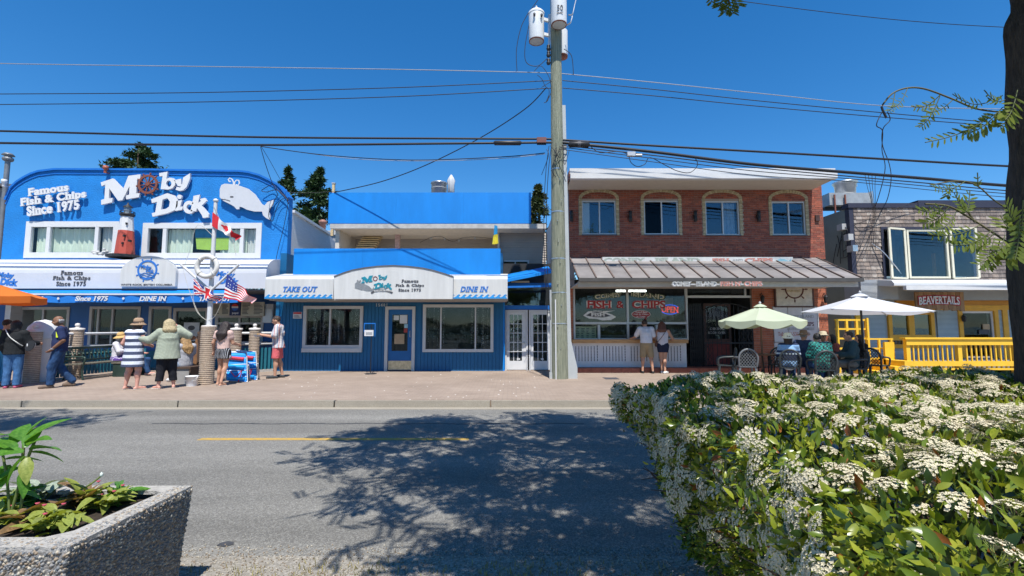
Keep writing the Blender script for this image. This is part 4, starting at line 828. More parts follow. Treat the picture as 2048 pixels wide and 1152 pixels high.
for s, r, m_ in (('CONEY', (1344, 563, 1383, 573), GREYP), ('ISLAND', (1392, 563, 1434, 573), GREYP), ("FISH N'", (1440, 563, 1483, 572.5), REDP), ('CHIPS', (1488, 563, 1524, 572.5), REDP)):
    text(s, r, 13.945, WHITE, t, 'letter_backing', bold=.09, depth=.01); text(s, r, 13.932, m_, t, bold=.02, depth=.01)
# shopfront glazing, counter, step
sx0, sx1 = X_(1147, 640, YD), X_(1376, 640, YD); zs0, zs1 = Z_(680, YD), Z_(572, YD)
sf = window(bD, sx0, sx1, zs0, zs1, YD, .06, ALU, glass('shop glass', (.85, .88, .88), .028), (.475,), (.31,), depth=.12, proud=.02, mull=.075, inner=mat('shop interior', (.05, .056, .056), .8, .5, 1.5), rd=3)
for px in (1198, 1314): p = P(px, 665, YD); bx('mullion', ALU, bD, p.x - .04, p.x + .04, YD - .02, YD + .1, zs0 + .06, Z_(650, YD))
q = R(1150, 653, 1194, 678, YD); mn = bx('menu_panel', mat('pale green menu', (.5, .55, .36), .7, .05), bD, q[0], q[1], YD + .13, YD + .15, q[2], q[3]); mb = MB()
for i in range(4):
    for j in range(6): x = q[0] + .05 + i * .18; mb.box(x, x + random.uniform(.06, .13), YD + .122, YD + .129, q[2] + .05 + j * .06, q[2] + .075 + j * .06)
mb.build('menu_print', CHAR, mn, kind='stuff')
lf = P(1262, 582, 18); tb = thing('tube_light', 'lit fluorescent tube on the ceiling inside the brick shop', 'lamp', lf); MB().tube([P(1232, 582, 18), P(1292, 582, 18)], .035, 8).build('tube', emit('lit tube', (1, 1, .95), 4), tb); bx('casing', WHITE, tb, X_(1232, 580, 18), X_(1292, 580, 18), 17.96, 18.04, Z_(580, 18), Z_(578.5, 18))
q = R(1330, 596, 1372, 640, 17.6); bx('cream_cupboard', mat('cream cupboard', (.45, .42, .33), .7), bD, q[0], q[1], 17.6, 18, q[2], q[3]); q = R(1205, 655, 1250, 679, 17); bx('back_counter', mat('steel counter', (.15, .16, .17), .4, metal=.5), bD, q[0], q[1] + 2, 17.2, 17.6, q[2] - .4, q[2] + .15)
PRED = mat('window paint red', (.36, .03, .035), .6); PCR = mat('window paint cream', (.62, .58, .45), .6); PWH = mat('window paint white', (.7, .7, .68), .6); PGR = mat('window paint green', (.05, .1, .06), .6)
gl = thing('window_lettering', 'red and cream lettering painted on the shop window glass', 'lettering', P(1255, 640, YD)); YG = YD + .035
for s, r, rot in (('CONEY', (1188, 586, 1246, 597), .1), ('ISLAND', (1262, 586, 1331, 597), -.1)):
    text(s, r, YG, PCR, gl, 'letter_outline', bold=.075, rot=rot, depth=.003); text(s, r, YG - .004, PGR, gl, bold=.005, rot=rot, depth=.003)
for s, r in (('FISH', (1173, 601, 1223, 617)), ('&', (1233, 602, 1248, 616)), ('CHIPS', (1264, 601, 1331, 617))):
    text(s, r, YG, PWH, gl, 'letter_outline', bold=.085, depth=.003); text(s, r, YG - .004, PRED, gl, bold=.03, depth=.003)
f_ = pz([(1166, 631), (1176, 623), (1190, 621), (1206, 622), (1230, 621), (1212, 625), (1224, 629), (1232, 634), (1222, 640), (1204, 641), (1195, 638), (1178, 637)], YG); MB().prism(f_, YG - .003, YG).build('fish_outline', PWH, gl)
f_ = pz([(1172, 631), (1180, 626), (1196, 624.5), (1212, 628), (1222, 632), (1205, 635), (1186, 634)], YG); MB().prism(f_, YG - .006, YG - .0035).build('fish_body', CHAR, gl); text('FISH', (1182, 626, 1210, 633), YG - .007, PWH, gl, bold=.04, depth=.003); text('Seafood', (1184, 621.5, 1206, 624.5), YG - .0072, CHAR, gl, bold=.01, depth=.003)
el = [(X_(1282 + 19 * cos(t), 628, YG), Z_(628.5 + 8 * sin(t), YG)) for t in np.linspace(0, 2 * pi, 28)[:-1]]; MB().prism(el, YG - .003, YG).build('bubble_outline', PWH, gl)
el = [(X_(1282 + 18 * cos(t), 628, YG), Z_(628.5 + 7.2 * sin(t), YG)) for t in np.linspace(0, 2 * pi, 28)[:-1]]; MB().prism(el, YG - .006, YG - .0035).build('bubble', PRED, gl); MB().prism(pz([(1287, 634), (1294, 634), (1292, 641)], YG), YG - .005, YG - .0036).build('bubble_tail', PRED, gl)
for s, r in (('Voted Best', (1270, 622.5, 1295, 626)), ('Fish & Chips', (1267, 627, 1297, 630.5)), ('in Town', (1273, 631.5, 1291, 634.5))): text(s, r, YG - .007, PWH, gl, bold=.02, depth=.003)
ns = thing('open_sign', 'lit red and blue neon OPEN sign inside the shop window', 'neon sign', P(1340, 628, YD + .16)); pc = P(1340, 619, YD + .16)
text('OPEN', (1323, 613, 1357, 625), YD + .15, emit('neon red', (.9, .04, .03), .7), ns, bold=.0, depth=.02, rot=-.05)
for s_ in (1, -1): MB().tube([(pc.x + .32 * cos(t), YD + .16, pc.z + s_ * .16 * sin(t)) for t in np.linspace(.5, pi - .5, 12)], .014, 6).build('neon_arc', emit('neon blue', (.03, .1, .9), .8) if s_ == 1 else MATS.get('nb') or bpy.data.materials['neon blue'], ns)
q = R(1145, 679, 1376, 686, 15.75); ct = thing('counter', 'white slotted serving counter with a varnished wooden top', 'counter', (q[0], 15.75, .28)); bx('counter_top', WOOD, ct, q[0], q[1], 15.72, YD - .03, q[2], q[3])
qa, qb, qc, qd = q[0] + .02, q[1] - .02, .28, q[2] - .003; CW = mat('counter white', (.66, .65, .66), .6, .05); bx('front_panel', CW, ct, qa, qb, 15.86, YD - .04, qc, qd); mb = MB()
for i in range(36):
    if i % 9 == 8: continue
    x = qa + .1 + (qb - qa - .2) * i / 35; z = qc + .2
    while z < qd - .12: h_ = .05 if i % 9 < 7 else .09; mb.box(x - .012, x + .012, 15.855, 15.862, z, z + h_ * .8); z += h_
mb.build('slots', mat('slot shadow gap', (.05, .05, .055), .9), ct, kind='stuff')
STEP = mat('red tile step', (.27, .085, .055), .7, .2, 8); step = thing('brick_step', 'low red tiled step running below the brick shopfront', 'step', (xD0, 15.3, .13)); nst = 26; sa, sb = xD0 - .02, X_(1660, 742, 15.3)
for i in range(nst): bx('tile', STEP, step, sa + (sb - sa) * i / nst + .004, sa + (sb - sa) * (i + 1) / nst - .004, 15.45, YD + .3, .13, .28 + random.uniform(-.003, .003))
bricks(bD, sx0 - .12, sx0 - .01, .28, zs1, YD, (), BRL, 0); bx('strip_wall', MORT, bD, sx0 - .12, sx0 - .01, YD, YD + .2, .28, zs1)
# security gate, doorway, right hand pier and painted panels
gx0, gx1 = sx1 + .01, X_(1506, 650, YD); dw = thing('doorway', 'dark shop doorway with a red lower door panel behind iron gates', 'door', (gx0, YD + .4, .28)); zg1 = Z_(572, YD)
room(dw, gx0 + .26, gx1 - .26, .53, zg1 - .25, YD + .12, 1.4, DARK, 'recess'); c0, c1 = X_(1408, 650, YD + .5), X_(1462, 650, YD + .5)
MB().box(c0, c0 + .08, YD + .5, YD + .56, .28, 2.45).box(c1 - .08, c1, YD + .5, YD + .56, .28, 2.45).box(c0 + .08, c1 - .08, YD + .5, YD + .56, 2.35, 2.45).box(c0 + .08, c1 - .08, YD + .5, YD + .55, 1.1, 1.2).build('door_frame', mat('brown door', (.1, .05, .04), .6), dw)
bx('door_panel', mat('red door', (.22, .04, .035), .6), dw, c0 + .08, c1 - .08, YD + .51, YD + .55, .3, 1.1); bx('door_pane', GLASS, dw, c0 + .08, c1 - .08, YD + .52, YD + .526, 1.2, 2.35)
text('DINING', (1420, 655, 1448, 660), YD + .5, GREYF, dw, bold=.02); text('ROOM OPEN', (1416, 663, 1452, 668), YD + .5, GREYF, dw, bold=.02)
MB().box(gx0, gx1, YD + .05, YD + .11, 2.62, 2.7).box(c1 + .3, c1 + .36, YD + .05, YD + .11, 2.7, zg1).build('transom_bar', ALU, dw); bx('transom_pane', GLASSR, dw, gx0, c1 + .3, YD + .07, YD + .076, 2.7, zg1)
ga = thing('folding_gate', 'black folding lattice gate closed across the left of the doorway', 'gate', (gx0, YD - .06, .28)); IRON = mat('black iron', (.025, .025, .027), .5, .2, 6, metal=.3)
def lattice(t, x0, x1, z0, z1, y, cw, ch, w=.014, post=None, nm='lattice'):
    mb = MB(); i = 0; x = x0
    while x < x1 - .01:
        z = z0
        while z < z1 - .01: mb.bar((x, y, z), (min(x + cw, x1), y, min(z + ch, z1)), w, .008, (0, 1, 0)); mb.bar((x, y + .009, min(z + ch, z1)), (min(x + cw, x1), y + .009, z), w, .008, (0, 1, 0)); z += ch
        x += cw
    mb.build(nm, IRON, t)
lattice(ga, gx0 + .02, gx0 + .42, .3, 2.4, YD - .05, .07, .2); 
for i in range(7): x = gx0 + .02 + i * .066; bx('bar', IRON, ga, x - .012, x + .012, YD - .075, YD - .06, .28, 2.42)
gb = thing('iron_gate', 'black iron security gate with arched top across the doorway', 'gate', (gx0 + .5, YD - .04, .28)); u0, u1 = gx0 + .5, gx1 - .03
MB().tube([(u0, YD, .3), (u0, YD, 2.2)] + [(u0 + (u1 - u0) * q, YD, 2.2 + .22 * sin(pi * q)) for q in np.linspace(0, 1, 12)] + [(u1, YD, .3)], .02, 6).build('frame', IRON, gb)
for i in range(1, 11): x = u0 + (u1 - u0) * i / 11; MB().box(x - .008, x + .008, YD - .008, YD + .008, .3, 2.2 + .2 * sin(pi * i / 11)).build('bar', IRON, gb)
lattice(gb, u0, u0 + .25, .3, 2.2, YD - .02, .125, .22, .012); lattice(gb, u1 - .5, u1, .3, 2.2, YD - .02, .125, .22, .012); bx('cross_bar', IRON, gb, u0, u1, YD - .02, YD + .02, 1.05, 1.1)
for i in range(2): p = P(1398 + i * 75, 604, YD)
rx0, rx1 = X_(1506, 650, YD), X_(1656, 650, YD); q1 = R(1546, 614, 1634, 682, YD)
lowp = (q1[0] + .0, q1[1], .28, q1[2]); wall_mb(rx0, rx1, .28, zg1 + .1, YD, .25).build('lower_wall', MORT, bD); bricks(bD, rx0, rx1, .28, zg1 + .1, YD, [(q1[0], q1[1], .28, q1[3])], BRL, 60)
pn = thing('painted_panels', 'white boarded sign panels with faded shop lettering and phone number', 'sign', (q1[0], YD - .03, q1[2]))
for i in range(3): bx('panel', mat('white board', (.62, .61, .62), .6, .06), pn, q1[0] + (q1[1] - q1[0]) * i / 3 + .01, q1[0] + (q1[1] - q1[0]) * (i + 1) / 3 - .01, YD - .04, YD - .01, q1[2], q1[3])
bx('frame', ALU, pn, q1[1], q1[1] + .04, YD - .05, YD - .005, q1[2] - .03, q1[3]); bx('ledge', ALU, pn, q1[0], q1[1], YD - .06, YD - .005, q1[2] - .04, q1[2] - .002)
for s, r, m_ in (('CONEY ISLAND', (1570, 630, 1628, 636), GREYP), ('FISH AND', (1566, 644, 1606, 651), CHAR), ('CHIPS', (1603, 644, 1628, 652), mat('dark maroon', (.12, .02, .03), .6)), ('LICENSED PREMISES', (1574, 655, 1628, 660), GREYP), ('Tel:', (1556, 664, 1567, 672), REDP), ('604-531-', (1572, 664, 1600, 672), REDP), ('9483', (1604, 664, 1619, 672), REDP)): text(s, r, YD - .042, m_, pn, bold=.01, depth=.004)
for i in range(9): z = .3 + i * (q1[2] - .36) / 9; bx('siding_board', mat('white board', (.62, .61, .62), .6), bD, q1[0], q1[1], YD - .035 - .004 * (i % 2), YD, z, z + (q1[2] - .36) / 9 - .006)
q = R(1550, 571, 1622, 612, YD); wb = thing('wheel_sign', 'cream board sign with a brown ship wheel under the awning', 'sign', (q[0], YD - .06, q[2])); bx('board', mat('cream board', (.56, .53, .46), .6), wb, q[0], q[1], YD - .07, YD - .02, q[2], q[3]); BRW = mat('brown frame', (.1, .05, .04), .6)
MB().box(q[0] - .05, q[1] + .05, YD - .08, YD - .015, q[2] - .05, q[2]).box(q[0] - .05, q[0], YD - .08, YD - .015, q[2], q[3]).box(q[1], q[1] + .05, YD - .08, YD - .015, q[2], q[3]).build('frame', BRW, wb)
p = P(1586, 579, YD); ship_wheel(wb, (p.x, p.z), .3, YD - .072, mat('wheel brown', (.11, .035, .03), .6), 8, 0, .14, 0, 'wheel', .012, .5); text('SEAFOOD', (1571, 580, 1600, 584), YD - .072, mat('tan lettering', (.45, .38, .2), .6), wb, bold=.02, depth=.004)
for px in (1520, 1645):
    p = P(px, 598, YD); t = thing('lantern', 'small black carriage lantern on the brick pier left of the wheel sign' if px == 1520 else 'small black carriage lantern on the brick right of the wheel sign', 'lamp', (p.x, YD, p.z)); MB().lathe([(0, -.16), (.05, -.13), (.075, .04), (.085, .05), (.03, .12), (0, .15)], (p.x, YD - .16, p.z), 6, smooth=False).build('lantern_body', BLACK, t); MB().tube([(p.x, YD, p.z + .1), (p.x, YD - .1, p.z + .2), (p.x, YD - .16, p.z + .14)], .012, 6).build('bracket', BLACK, t)
# ================================================================== E: shingled building with yellow trim on the right
YW = 16.9; bE = thing('shingled_building', 'weathered shingle building with yellow trimmed ground floor at the right', 'building', (X_(1718, 600, YW), YW, .13))
eR = 21.5; SH = [mat('shingle grey', (.2, .165, .145), .9, .3, 6, .4, 30, stretch=(3, 3, .6)), mat('shingle brown', (.26, .205, .17), .9, .3, 6, .4, 30, stretch=(3, 3, .6)), mat('shingle pale', (.34, .29, .25), .9, .25, 6, .4, 30, stretch=(3, 3, .6)), mat('shingle dark', (.15, .122, .11), .9, .3, 6, .4, 30, stretch=(3, 3, .6))]
eL = X_(1710, 490, YW); zE0, zE1, zE2 = Z_(562, YW), Z_(416, YW), Z_(413, YW)
WE = R(1768, 459, 1942, 557, YW)
wall_mb(eL, eR, zE0, zE1, YW, .25, [WE]).build('upper_wall', mat('tar paper', (.06, .055, .05), .9), bE)
cand = []; rows = 19; rh = (zE1 - zE0) / rows
for r_ in range(rows):
    x = eL - random.uniform(0, .15)
    while x < eR:
        w_ = random.uniform(.11, .24); a, b = max(x, eL), min(x + w_ - .006, eR); x += w_
        if b - a < .03: continue
        z = zE0 + r_ * rh; segs = [(a, b)]
        if WE[2] - .05 < z + rh / 2 < WE[3] + .08:
            segs = [q for q in ((a, min(b, WE[0] - .09)), (max(a, WE[1] + .09), b)) if q[1] - q[0] > .03]
        for s in segs: cand.append((*s, z - random.uniform(0, .012), z + rh + .02))
def shingle(mb, a, b, z0, z1, k): return mb.add([(a, YW - .032, z0), (b, YW - .032, z0), (b, YW - .006, z1), (a, YW - .006, z1), (a, YW - .012, z0), (b, YW - .012, z0)], [(0, 1, 2, 3), (0, 4, 5, 1), (0, 3, 4), (1, 5, 2)], k)
vis = [c for c in cand if c[1] < X_(2030, 490, YW)]; random.shuffle(vis); sel = set(vis[:270]); st = MB()
for c in cand:
    k = random.choices(range(4), (4, 3, 2, 3))[0]
    if c in sel: shingle(MB(), *c, 0).build('shingle', SH[k], bE)
    else: shingle(st, *c, k)
st.build('shingles', SH, bE, kind='stuff')
NAVY = mat('navy trim', (.03, .032, .055), .6, .1, 3)
MB().box(WE[0] - .09, WE[0], YW - .05, YW + .02, WE[2] - .09, WE[3] + .09).box(WE[1], WE[1] + .09, YW - .05, YW + .02, WE[2] - .09, WE[3] + .09).box(WE[0], WE[1], YW - .05, YW + .02, WE[3], WE[3] + .09).build('window_trim', NAVY, bE)
CR = mat('cream frame', (.68, .64, .5), .5, .04); wx = WE[0]; ww = WE[1] - WE[0]
f = window(bE, wx + ww * .27, wx + ww * .74, WE[2], WE[3], YW, .07, CR, GLASSR, (), depth=.1, proud=.03, inner=DARKB, rd=2.5)
for a, b, s in ((wx + ww * .01, wx + ww * .24, 1), (wx + ww * .77, wx + ww * .99, -1)):      # open casements
    mb = MB(); ya = YW - .03; yo = .22
    y0_, y1_ = (ya - yo, ya) if s > 0 else (ya, ya - yo); y0_, y1_ = (ya, ya - yo * .0) if 0 else (y0_, y1_)
    for q0, q1 in (((a, y0_, WE[2]), (a, y0_, WE[3])), ((b, y1_, WE[2]), (b, y1_, WE[3])), ((a, y0_, WE[3]), (b, y1_, WE[3])), ((a, y0_, WE[2]), (b, y1_, WE[2]))): mb.bar(q0, q1, .075, .06, (0, 1, 0) if q0[0] == q1[0] else (0, 0, 1))
    o = mb.build('casement', CR, bE); MB().add([(a, y0_, WE[2]), (b, y1_, WE[2]), (b, y1_, WE[3]), (a, y0_, WE[3]), (a, y0_ + .006, WE[2]), (b, y1_ + .006, WE[2]), (b, y1_ + .006, WE[3]), (a, y0_ + .006, WE[3])], [(0, 1, 2, 3), (7, 6, 5, 4), (0, 4, 5, 1), (2, 6, 7, 3)]).build('pane', GLASSR, o)
room(f, wx + .1, wx + ww - .1, WE[2] + .2, WE[3] - .2, YW + .24, 2.2, DARKB, 'room'); bx('lit_timber', mat('orange timber', (.4, .2, .08), .6), f, wx + ww * .8, wx + ww * .97, YW + .8, YW + .9, WE[2] - .05, WE[2] + 1.05)
bx('coping', NAVY, bE, eL - .2, X_(1835, 410, YW), YW - .06, YW + .3, zE1, zE1 + .17); bx('coping', NAVY, bE, X_(1833, 410, YW), eR, YW - .08, YW + .3, zE1 + .001, zE1 + .27)
bx('corner_board', NAVY, bE, eL - .16, eL - .01, YW - .02, YW + .2, zE0, zE1 - .001)
bx('side_wall', mat('grey green wall', (.2, .23, .21), .85, .12, 1.5), bE, eL - .15, eL - .02, YW + .21, 26, .13, zE1); bx('roof', MATS['roof felt'], bE, eL, eR, YW + .3, 26, zE1 - .1, zE1 - .02)
t = thing('wall_bracket', 'pale twisted stay rod slanting across the shingles beside the casement', 'rod', P(1744, 487, YW - .2)); MB().tube(spline([P(1744, 487, YW - .05), P(1765, 503, YW - .2), P(1785, 525, YW - .3), P(1802, 547, YW - .05)], 5), .018, 6).build('rod', STEEL, t)
# ground floor
YQ = 17.1; SIDB = [mat('blue grey clapboard', (.33, .4, .43), .7, .06, 3), mat('blue grey clapboard pale', (.36, .43, .46), .7, .06, 3)]
eL0 = X_(1722, 650, YQ); zq1 = Z_(600, YQ); WQ = R(1776, 622, 1868, 696, YQ); DQ = R(1926, 622, 1990, 742, YQ)
wall_mb(eL0, eR, .13, zE0 + .2, YQ + .03, .2, [WQ, (DQ[0], DQ[1], .5, DQ[3])]).build('lower_wall', SIDB[0], bE)
n = 26
for i in range(n):
    z0_, z1_ = .2 + (zq1 - .2) * i / n, .2 + (zq1 - .2) * (i + 1) / n; segs = [(eL0, eR)]
    for h in (WQ, DQ):
        if h[2] - .1 < (z0_ + z1_) / 2 < h[3] + .1:
            ns = []
            for a, b in segs:
                if a < h[0] - .12: ns.append((a, min(b, h[0] - .12)))
                if b > h[1] + .12: ns.append((max(a, h[1] + .12), b))
            segs = ns
    for a, b in segs: MB().add([(a, YQ - .03, z0_), (b, YQ - .03, z0_), (b, YQ, z1_ + .01), (a, YQ, z1_ + .01), (a, YQ + .02, z0_), (b, YQ + .02, z0_)], [(0, 1, 2, 3), (0, 4, 5, 1)]).build('clapboard', SIDB[i % 2], bE)
window(bE, *WQ, YQ, .13, ORNG, GLASSR, (.5,), (.28,), depth=.12, proud=.06, mull=.2, inner=DARK, rd=2)
a, b, c, d = DQ; fr = MB().box(a - .14, a, YQ - .07, YQ + .08, .5, d + .1).box(b, b + .14, YQ - .07, YQ + .08, .5, d + .1).box(a, b, YQ - .07, YQ + .08, d, d + .1).build('door_frame', ORNG, bE); dd = MB().box(a, a + .06, YQ, YQ + .06, .5, d).box(b - .06, b, YQ, YQ + .06, .5, d).box(a + .06, b - .06, YQ, YQ + .06, d - .08, d).build('door', WHITE, bE); bx('pane', GLASS, dd, a + .06, b - .06, YQ + .03, YQ + .036, .5, d - .08); room(dd, a, b, .8, d - .3, YQ + .25, 2, DARK)
q = R(1958, 660, 1978, 668, YQ); bx('door_sign', CHAR, dd, q[0], q[1], YQ - .01, YQ - .001 + .02, q[2], q[3]); q = R(1966, 648, 1979, 659, YQ); bx('door_sign', mat('brown paper', (.4, .29, .18), .7), dd, q[0], q[1], YQ - .01, YQ + .02, q[2], q[3])
for px0, px1 in ((1712, 1724), (2006, 2016)): q = R(px0, 600, px1, 742, YQ); bx('trim_board', YEL if px0 < 1800 else ORNG, bE, q[0], q[1], YQ - .06, YQ + .02, .13, zq1)
q = R(1788, 598, 2060, 620, YQ); bx('header_board', mat('amber header', (.5, .22, .03), .6, .12, 3), bE, q[0], q[1], YQ - .09, YQ - .031, q[2] + .18, q[3]); bx('header_trim', ORNG, bE, q[0] - .3, q[1], YQ - .08, YQ - .031, q[2], q[2] + .17)
q = R(1722, 560, 1796, 598, 16.3); bx('grey_box', mat('grey panel', (.3, .32, .34), .7, .06), bE, q[0], q[1], 16.3, YQ + .02, q[2], q[3])
bx('fascia_panel', MATS['grey panel'], bE, q[1], eR, 16.7, YQ + .02, Z_(600, 16.7), Z_(560, 16.7))
q = R(1788, 560, 2010, 571, 15.6); t = thing('awning_cassette', 'white retracted awning cassette above the wooden shop sign', 'awning', (q[0], 15.6, q[2])); MB().prism([(15.6, q[2]), (15.6, q[2] + .08), (15.7, q[3]), (16.68, q[3] + .12), (16.68, q[2] + .1), (15.75, q[2] - .02)], q[0], 21, xf=lambda v: Vector((v.y, v.x, v.z))).build('cassette', WHITE, t); bx('front_bar', WHITE, t, q[0] + .25, 21, 15.42, 15.55, q[2] - .16, q[2] - .02)
for px in (1820, 1946): p = P(px, 580, 16.3); MB().tube([(p.x, 16.66, p.z + .1), (p.x + .3, 16.1, p.z), (p.x, 15.6, p.z + .05)], .035, 8).build('arm', GREYF, t)
q = R(1831, 584, 1928, 620, 16.2); t = thing('shop_sign', 'wooden plank sign with white red-edged lettering over the yellow window', 'sign', (q[0], 16.2, q[2])); PLK = [mat('sign plank', (.24, .13, .06), .6, .3, 5, stretch=(8, 8, 1)), mat('sign plank pale', (.31, .18, .085), .6, .3, 5, stretch=(8, 8, 1))]; n = 12
for i in range(n): xa_, xb_ = q[0] + (q[1] - q[0]) * i / n, q[0] + (q[1] - q[0]) * (i + 1) / n; bx('plank', PLK[i % 2], t, xa_ + .002, xb_ - .002, 16.2 - .004 * (i % 3), 16.25, q[2] - .02 - .03 * (i % 2) + .08 * (1 - i / n), q[3])
text('BEAVERTAILS', (1836, 592, 1921, 612), 16.185, mat('sign red edge', (.4, .02, .04), .5), t, 'letter_outline', bold=.11, depth=.01, arc=.12, spacing=1.02, slab=False); text('BEAVERTAILS', (1838, 594, 1919, 610), 16.17, WHITE, t, bold=.02, depth=.012, arc=.12, spacing=1.02)
p = P(1920, 637, YQ); t = thing('door_lantern', 'small dark lantern on the clapboard beside the yellow framed door', 'lamp', p); MB().lathe([(0, -.14), (.06, -.1), (.07, .05), (.02, .12), (0, .13)], (p.x, YQ - .15, p.z), 6, smooth=False).build('lantern_body', BLACK, t); MB().tube([(p.x, YQ - .02, p.z + .05), (p.x, YQ - .15, p.z + .14)], .012, 6).build('bracket', BLACK, t)
# deck and its rail
YK = 14.4; k0, k1 = X_(1812, 700, YK), 20.5; dk = thing('deck_rail', 'bright yellow wooden deck railing at the right of the street', 'railing', (k0, YK, .13)); zc0, zc1 = Z_(690, YK), Z_(675, YK); zl = Z_(740, YK)
bx('cap_board', YEL, dk, k0 - .08, k1, YK - .1, YK + .12, zc1 - .05, zc1); bx('top_board', YEL, dk, k0 - .02, k1, YK - .06, YK - .02, zc0, zc1 - .052); bx('skirt_board', YEL, dk, k0 - .02, k1, YK - .06, YK - .02, Z_(732, YK), Z_(722, YK)); bx('bottom_rail', YEL, dk, k0 - .02, k1, YK - .03, YK + .03, zl, zl + .06)
for px in (1816, 1919, 2030, 2140): x = X_(px, 700, YK); bx('post', YEL, dk, x - .06, x + .06, YK - .018, YK + .1, .13, zc1 - .052)
x = k0 + .22
while x < k1:
    if all(abs(x - X_(px, 700, YK)) > .09 for px in (1816, 1919, 2030, 2140)): bx('baluster', YEL, dk, x - .018, x + .018, YK - .015, YK + .02, zl + .06, zc0 + .02)
    x += .147
bx('end_panel', YEL, dk, k0 - .4, k0 - .1, YK + .3, YK + .38, .13, zc1 - .15); bx('deck_floor', mat('deck boards', (.3, .28, .25), .8, .15, 4), dk, k0 - .3, k1, YK + .12, YQ - .04, .3, .46)
stp = thing('deck_steps', 'yellow wooden steps left of the deck railing', 'steps', (k0 - 1.2, 14.2, .13))
for i in range(3): bx('step', YEL, stp, k0 - 1.0 + i * .3, k0 - .1, 14.0, YK + 1.2, .13 + i * .16 + .001, .13 + (i + 1) * .16)
rl = thing('step_rail', 'thin yellow stepped handrail frame beside the deck steps', 'railing', (X_(1737, 740, 14.9), 14.9, .13))
def railgrid(t, xs, zs, y, r=.03):
    for x, zt_ in xs: bx('upright', YEL, t, x - r, x + r, y - r, y + r, .13, zt_)
    for z, xa_, xb_ in zs: bx('rail', YEL, t, xa_, xb_, y - r * .8, y + r * .8, z - r * .8, z + r * .8)
pxs = lambda px, Y: X_(px, 690, Y); zz2 = lambda py, Y: Z_(py, Y)
railgrid(rl, [(pxs(1737, 14.9), zz2(636, 14.9)), (pxs(1758, 14.9), zz2(677, 14.9)), (pxs(1782, 14.9), zz2(677, 14.9))], [(zz2(678, 14.9), pxs(1733, 14.9), pxs(1786, 14.9)), (zz2(697, 14.9), pxs(1733, 14.9), pxs(1786, 14.9)), (zz2(717, 14.9), pxs(1733, 14.9), pxs(1786, 14.9))], 14.9)
tr_ = thing('trellis', 'tall yellow trellis screen behind the seated diners', 'trellis', (X_(1676, 740, 15.1), 15.1, .13))
railgrid(tr_, [(pxs(px, 15.1), zz2(638, 15.1)) for px in (1676, 1695, 1715, 1734)], [(zz2(py, 15.1), pxs(1672, 15.1), pxs(1738, 15.1)) for py in (640, 658, 677, 697)], 15.1, .035)
# alley between D and E
al = thing('alley_wall', 'grey green alley wall with cables between brick and shingle buildings', 'wall', (xD1 + .2, 23, .13)); bx('wall', mat('grey green wall', (.2, .23, .21), .85, .12, 1.5), al, xD1 + .0, eL - .16, 23, 23.3, .13, 4.5); bx('alley_door', mat('grey door', (.3, .31, .32), .6), al, xD1 + .15, xD1 + 1, 22.93, 22.99, .13, 2.3)
def onside(px, py): x_, y_, z_ = ray(px, py); t_ = (eL - .22) / x_; return Vector((eL - .22, y_ * t_, CAM_Z + z_ * t_))
for r, m_ in (((1694, 472, 1703, 482), GREYF), ((1680, 450, 1690, 462), GREYF), ((1700, 495, 1712, 505), STEEL)): u, v = onside(r[0], r[3]), onside(r[2], r[1]); bx('service_box', m_, al, eL - .33, eL - .152, u.y, v.y, u.z, u.z + .22)
mb = MB()
for i in range(9):
    x0_, z0_ = random.uniform(1672, 1698), random.uniform(452, 500); mb.tube(spline([onside(x0_, z0_), onside(x0_ + random.uniform(-10, 8), z0_ + random.uniform(5, 30)), onside(x0_ + random.uniform(-12, 6), z0_ + random.uniform(10, 50))], 6), .014, 5)
mb.build('cables', BLACK, al)
t = thing('roof_duct', 'galvanised roof duct on legs between the brick and shingle roofs', 'duct', (X_(1690, 415, 19), 19, Z_(470, 19))); q = R(1646, 391, 1727, 415, 19); bx('duct', mat('dull galvanised', (.4, .4, .39), .5, .2, 3, metal=.4), t, q[0], q[1], 18.6, 19.4, q[2], q[3]); bx('end_flange', STEEL, t, q[1] + .001, q[1] + .06, 18.55, 19.45, q[2] - .05, q[3] + .05)
for px in (1665, 1686): x = X_(px, 430, 18.7); bx('leg', mat('rust brown paint', (.2, .065, .04), .6), t, x - .025, x + .025, 18.5, 18.55, Z_(470, 18.7), q[3] - .1)
bx('base_rail', BLACK, t, q[0], q[1] + .6, 18.9, 19.1, q[2] - .12, q[2] - .002)
p = P(1691, 391, 19); t = thing('exhaust_fan', 'round galvanised exhaust fan on top of the roof duct', 'fan', (p.x, 19, q[3])); MB().lathe([(.3, q[3]), (.36, q[3] + .06), (.38, Z_(372, 19)), (.46, Z_(367, 19)), (.45, Z_(365, 19)), (.36, Z_(367, 19))], (p.x, 19, 0), 20).build('drum', STEEL, t); bx('motor', STEEL, t, p.x + .3, p.x + .45, 18.9, 19.1, Z_(374, 19), Z_(370, 19))

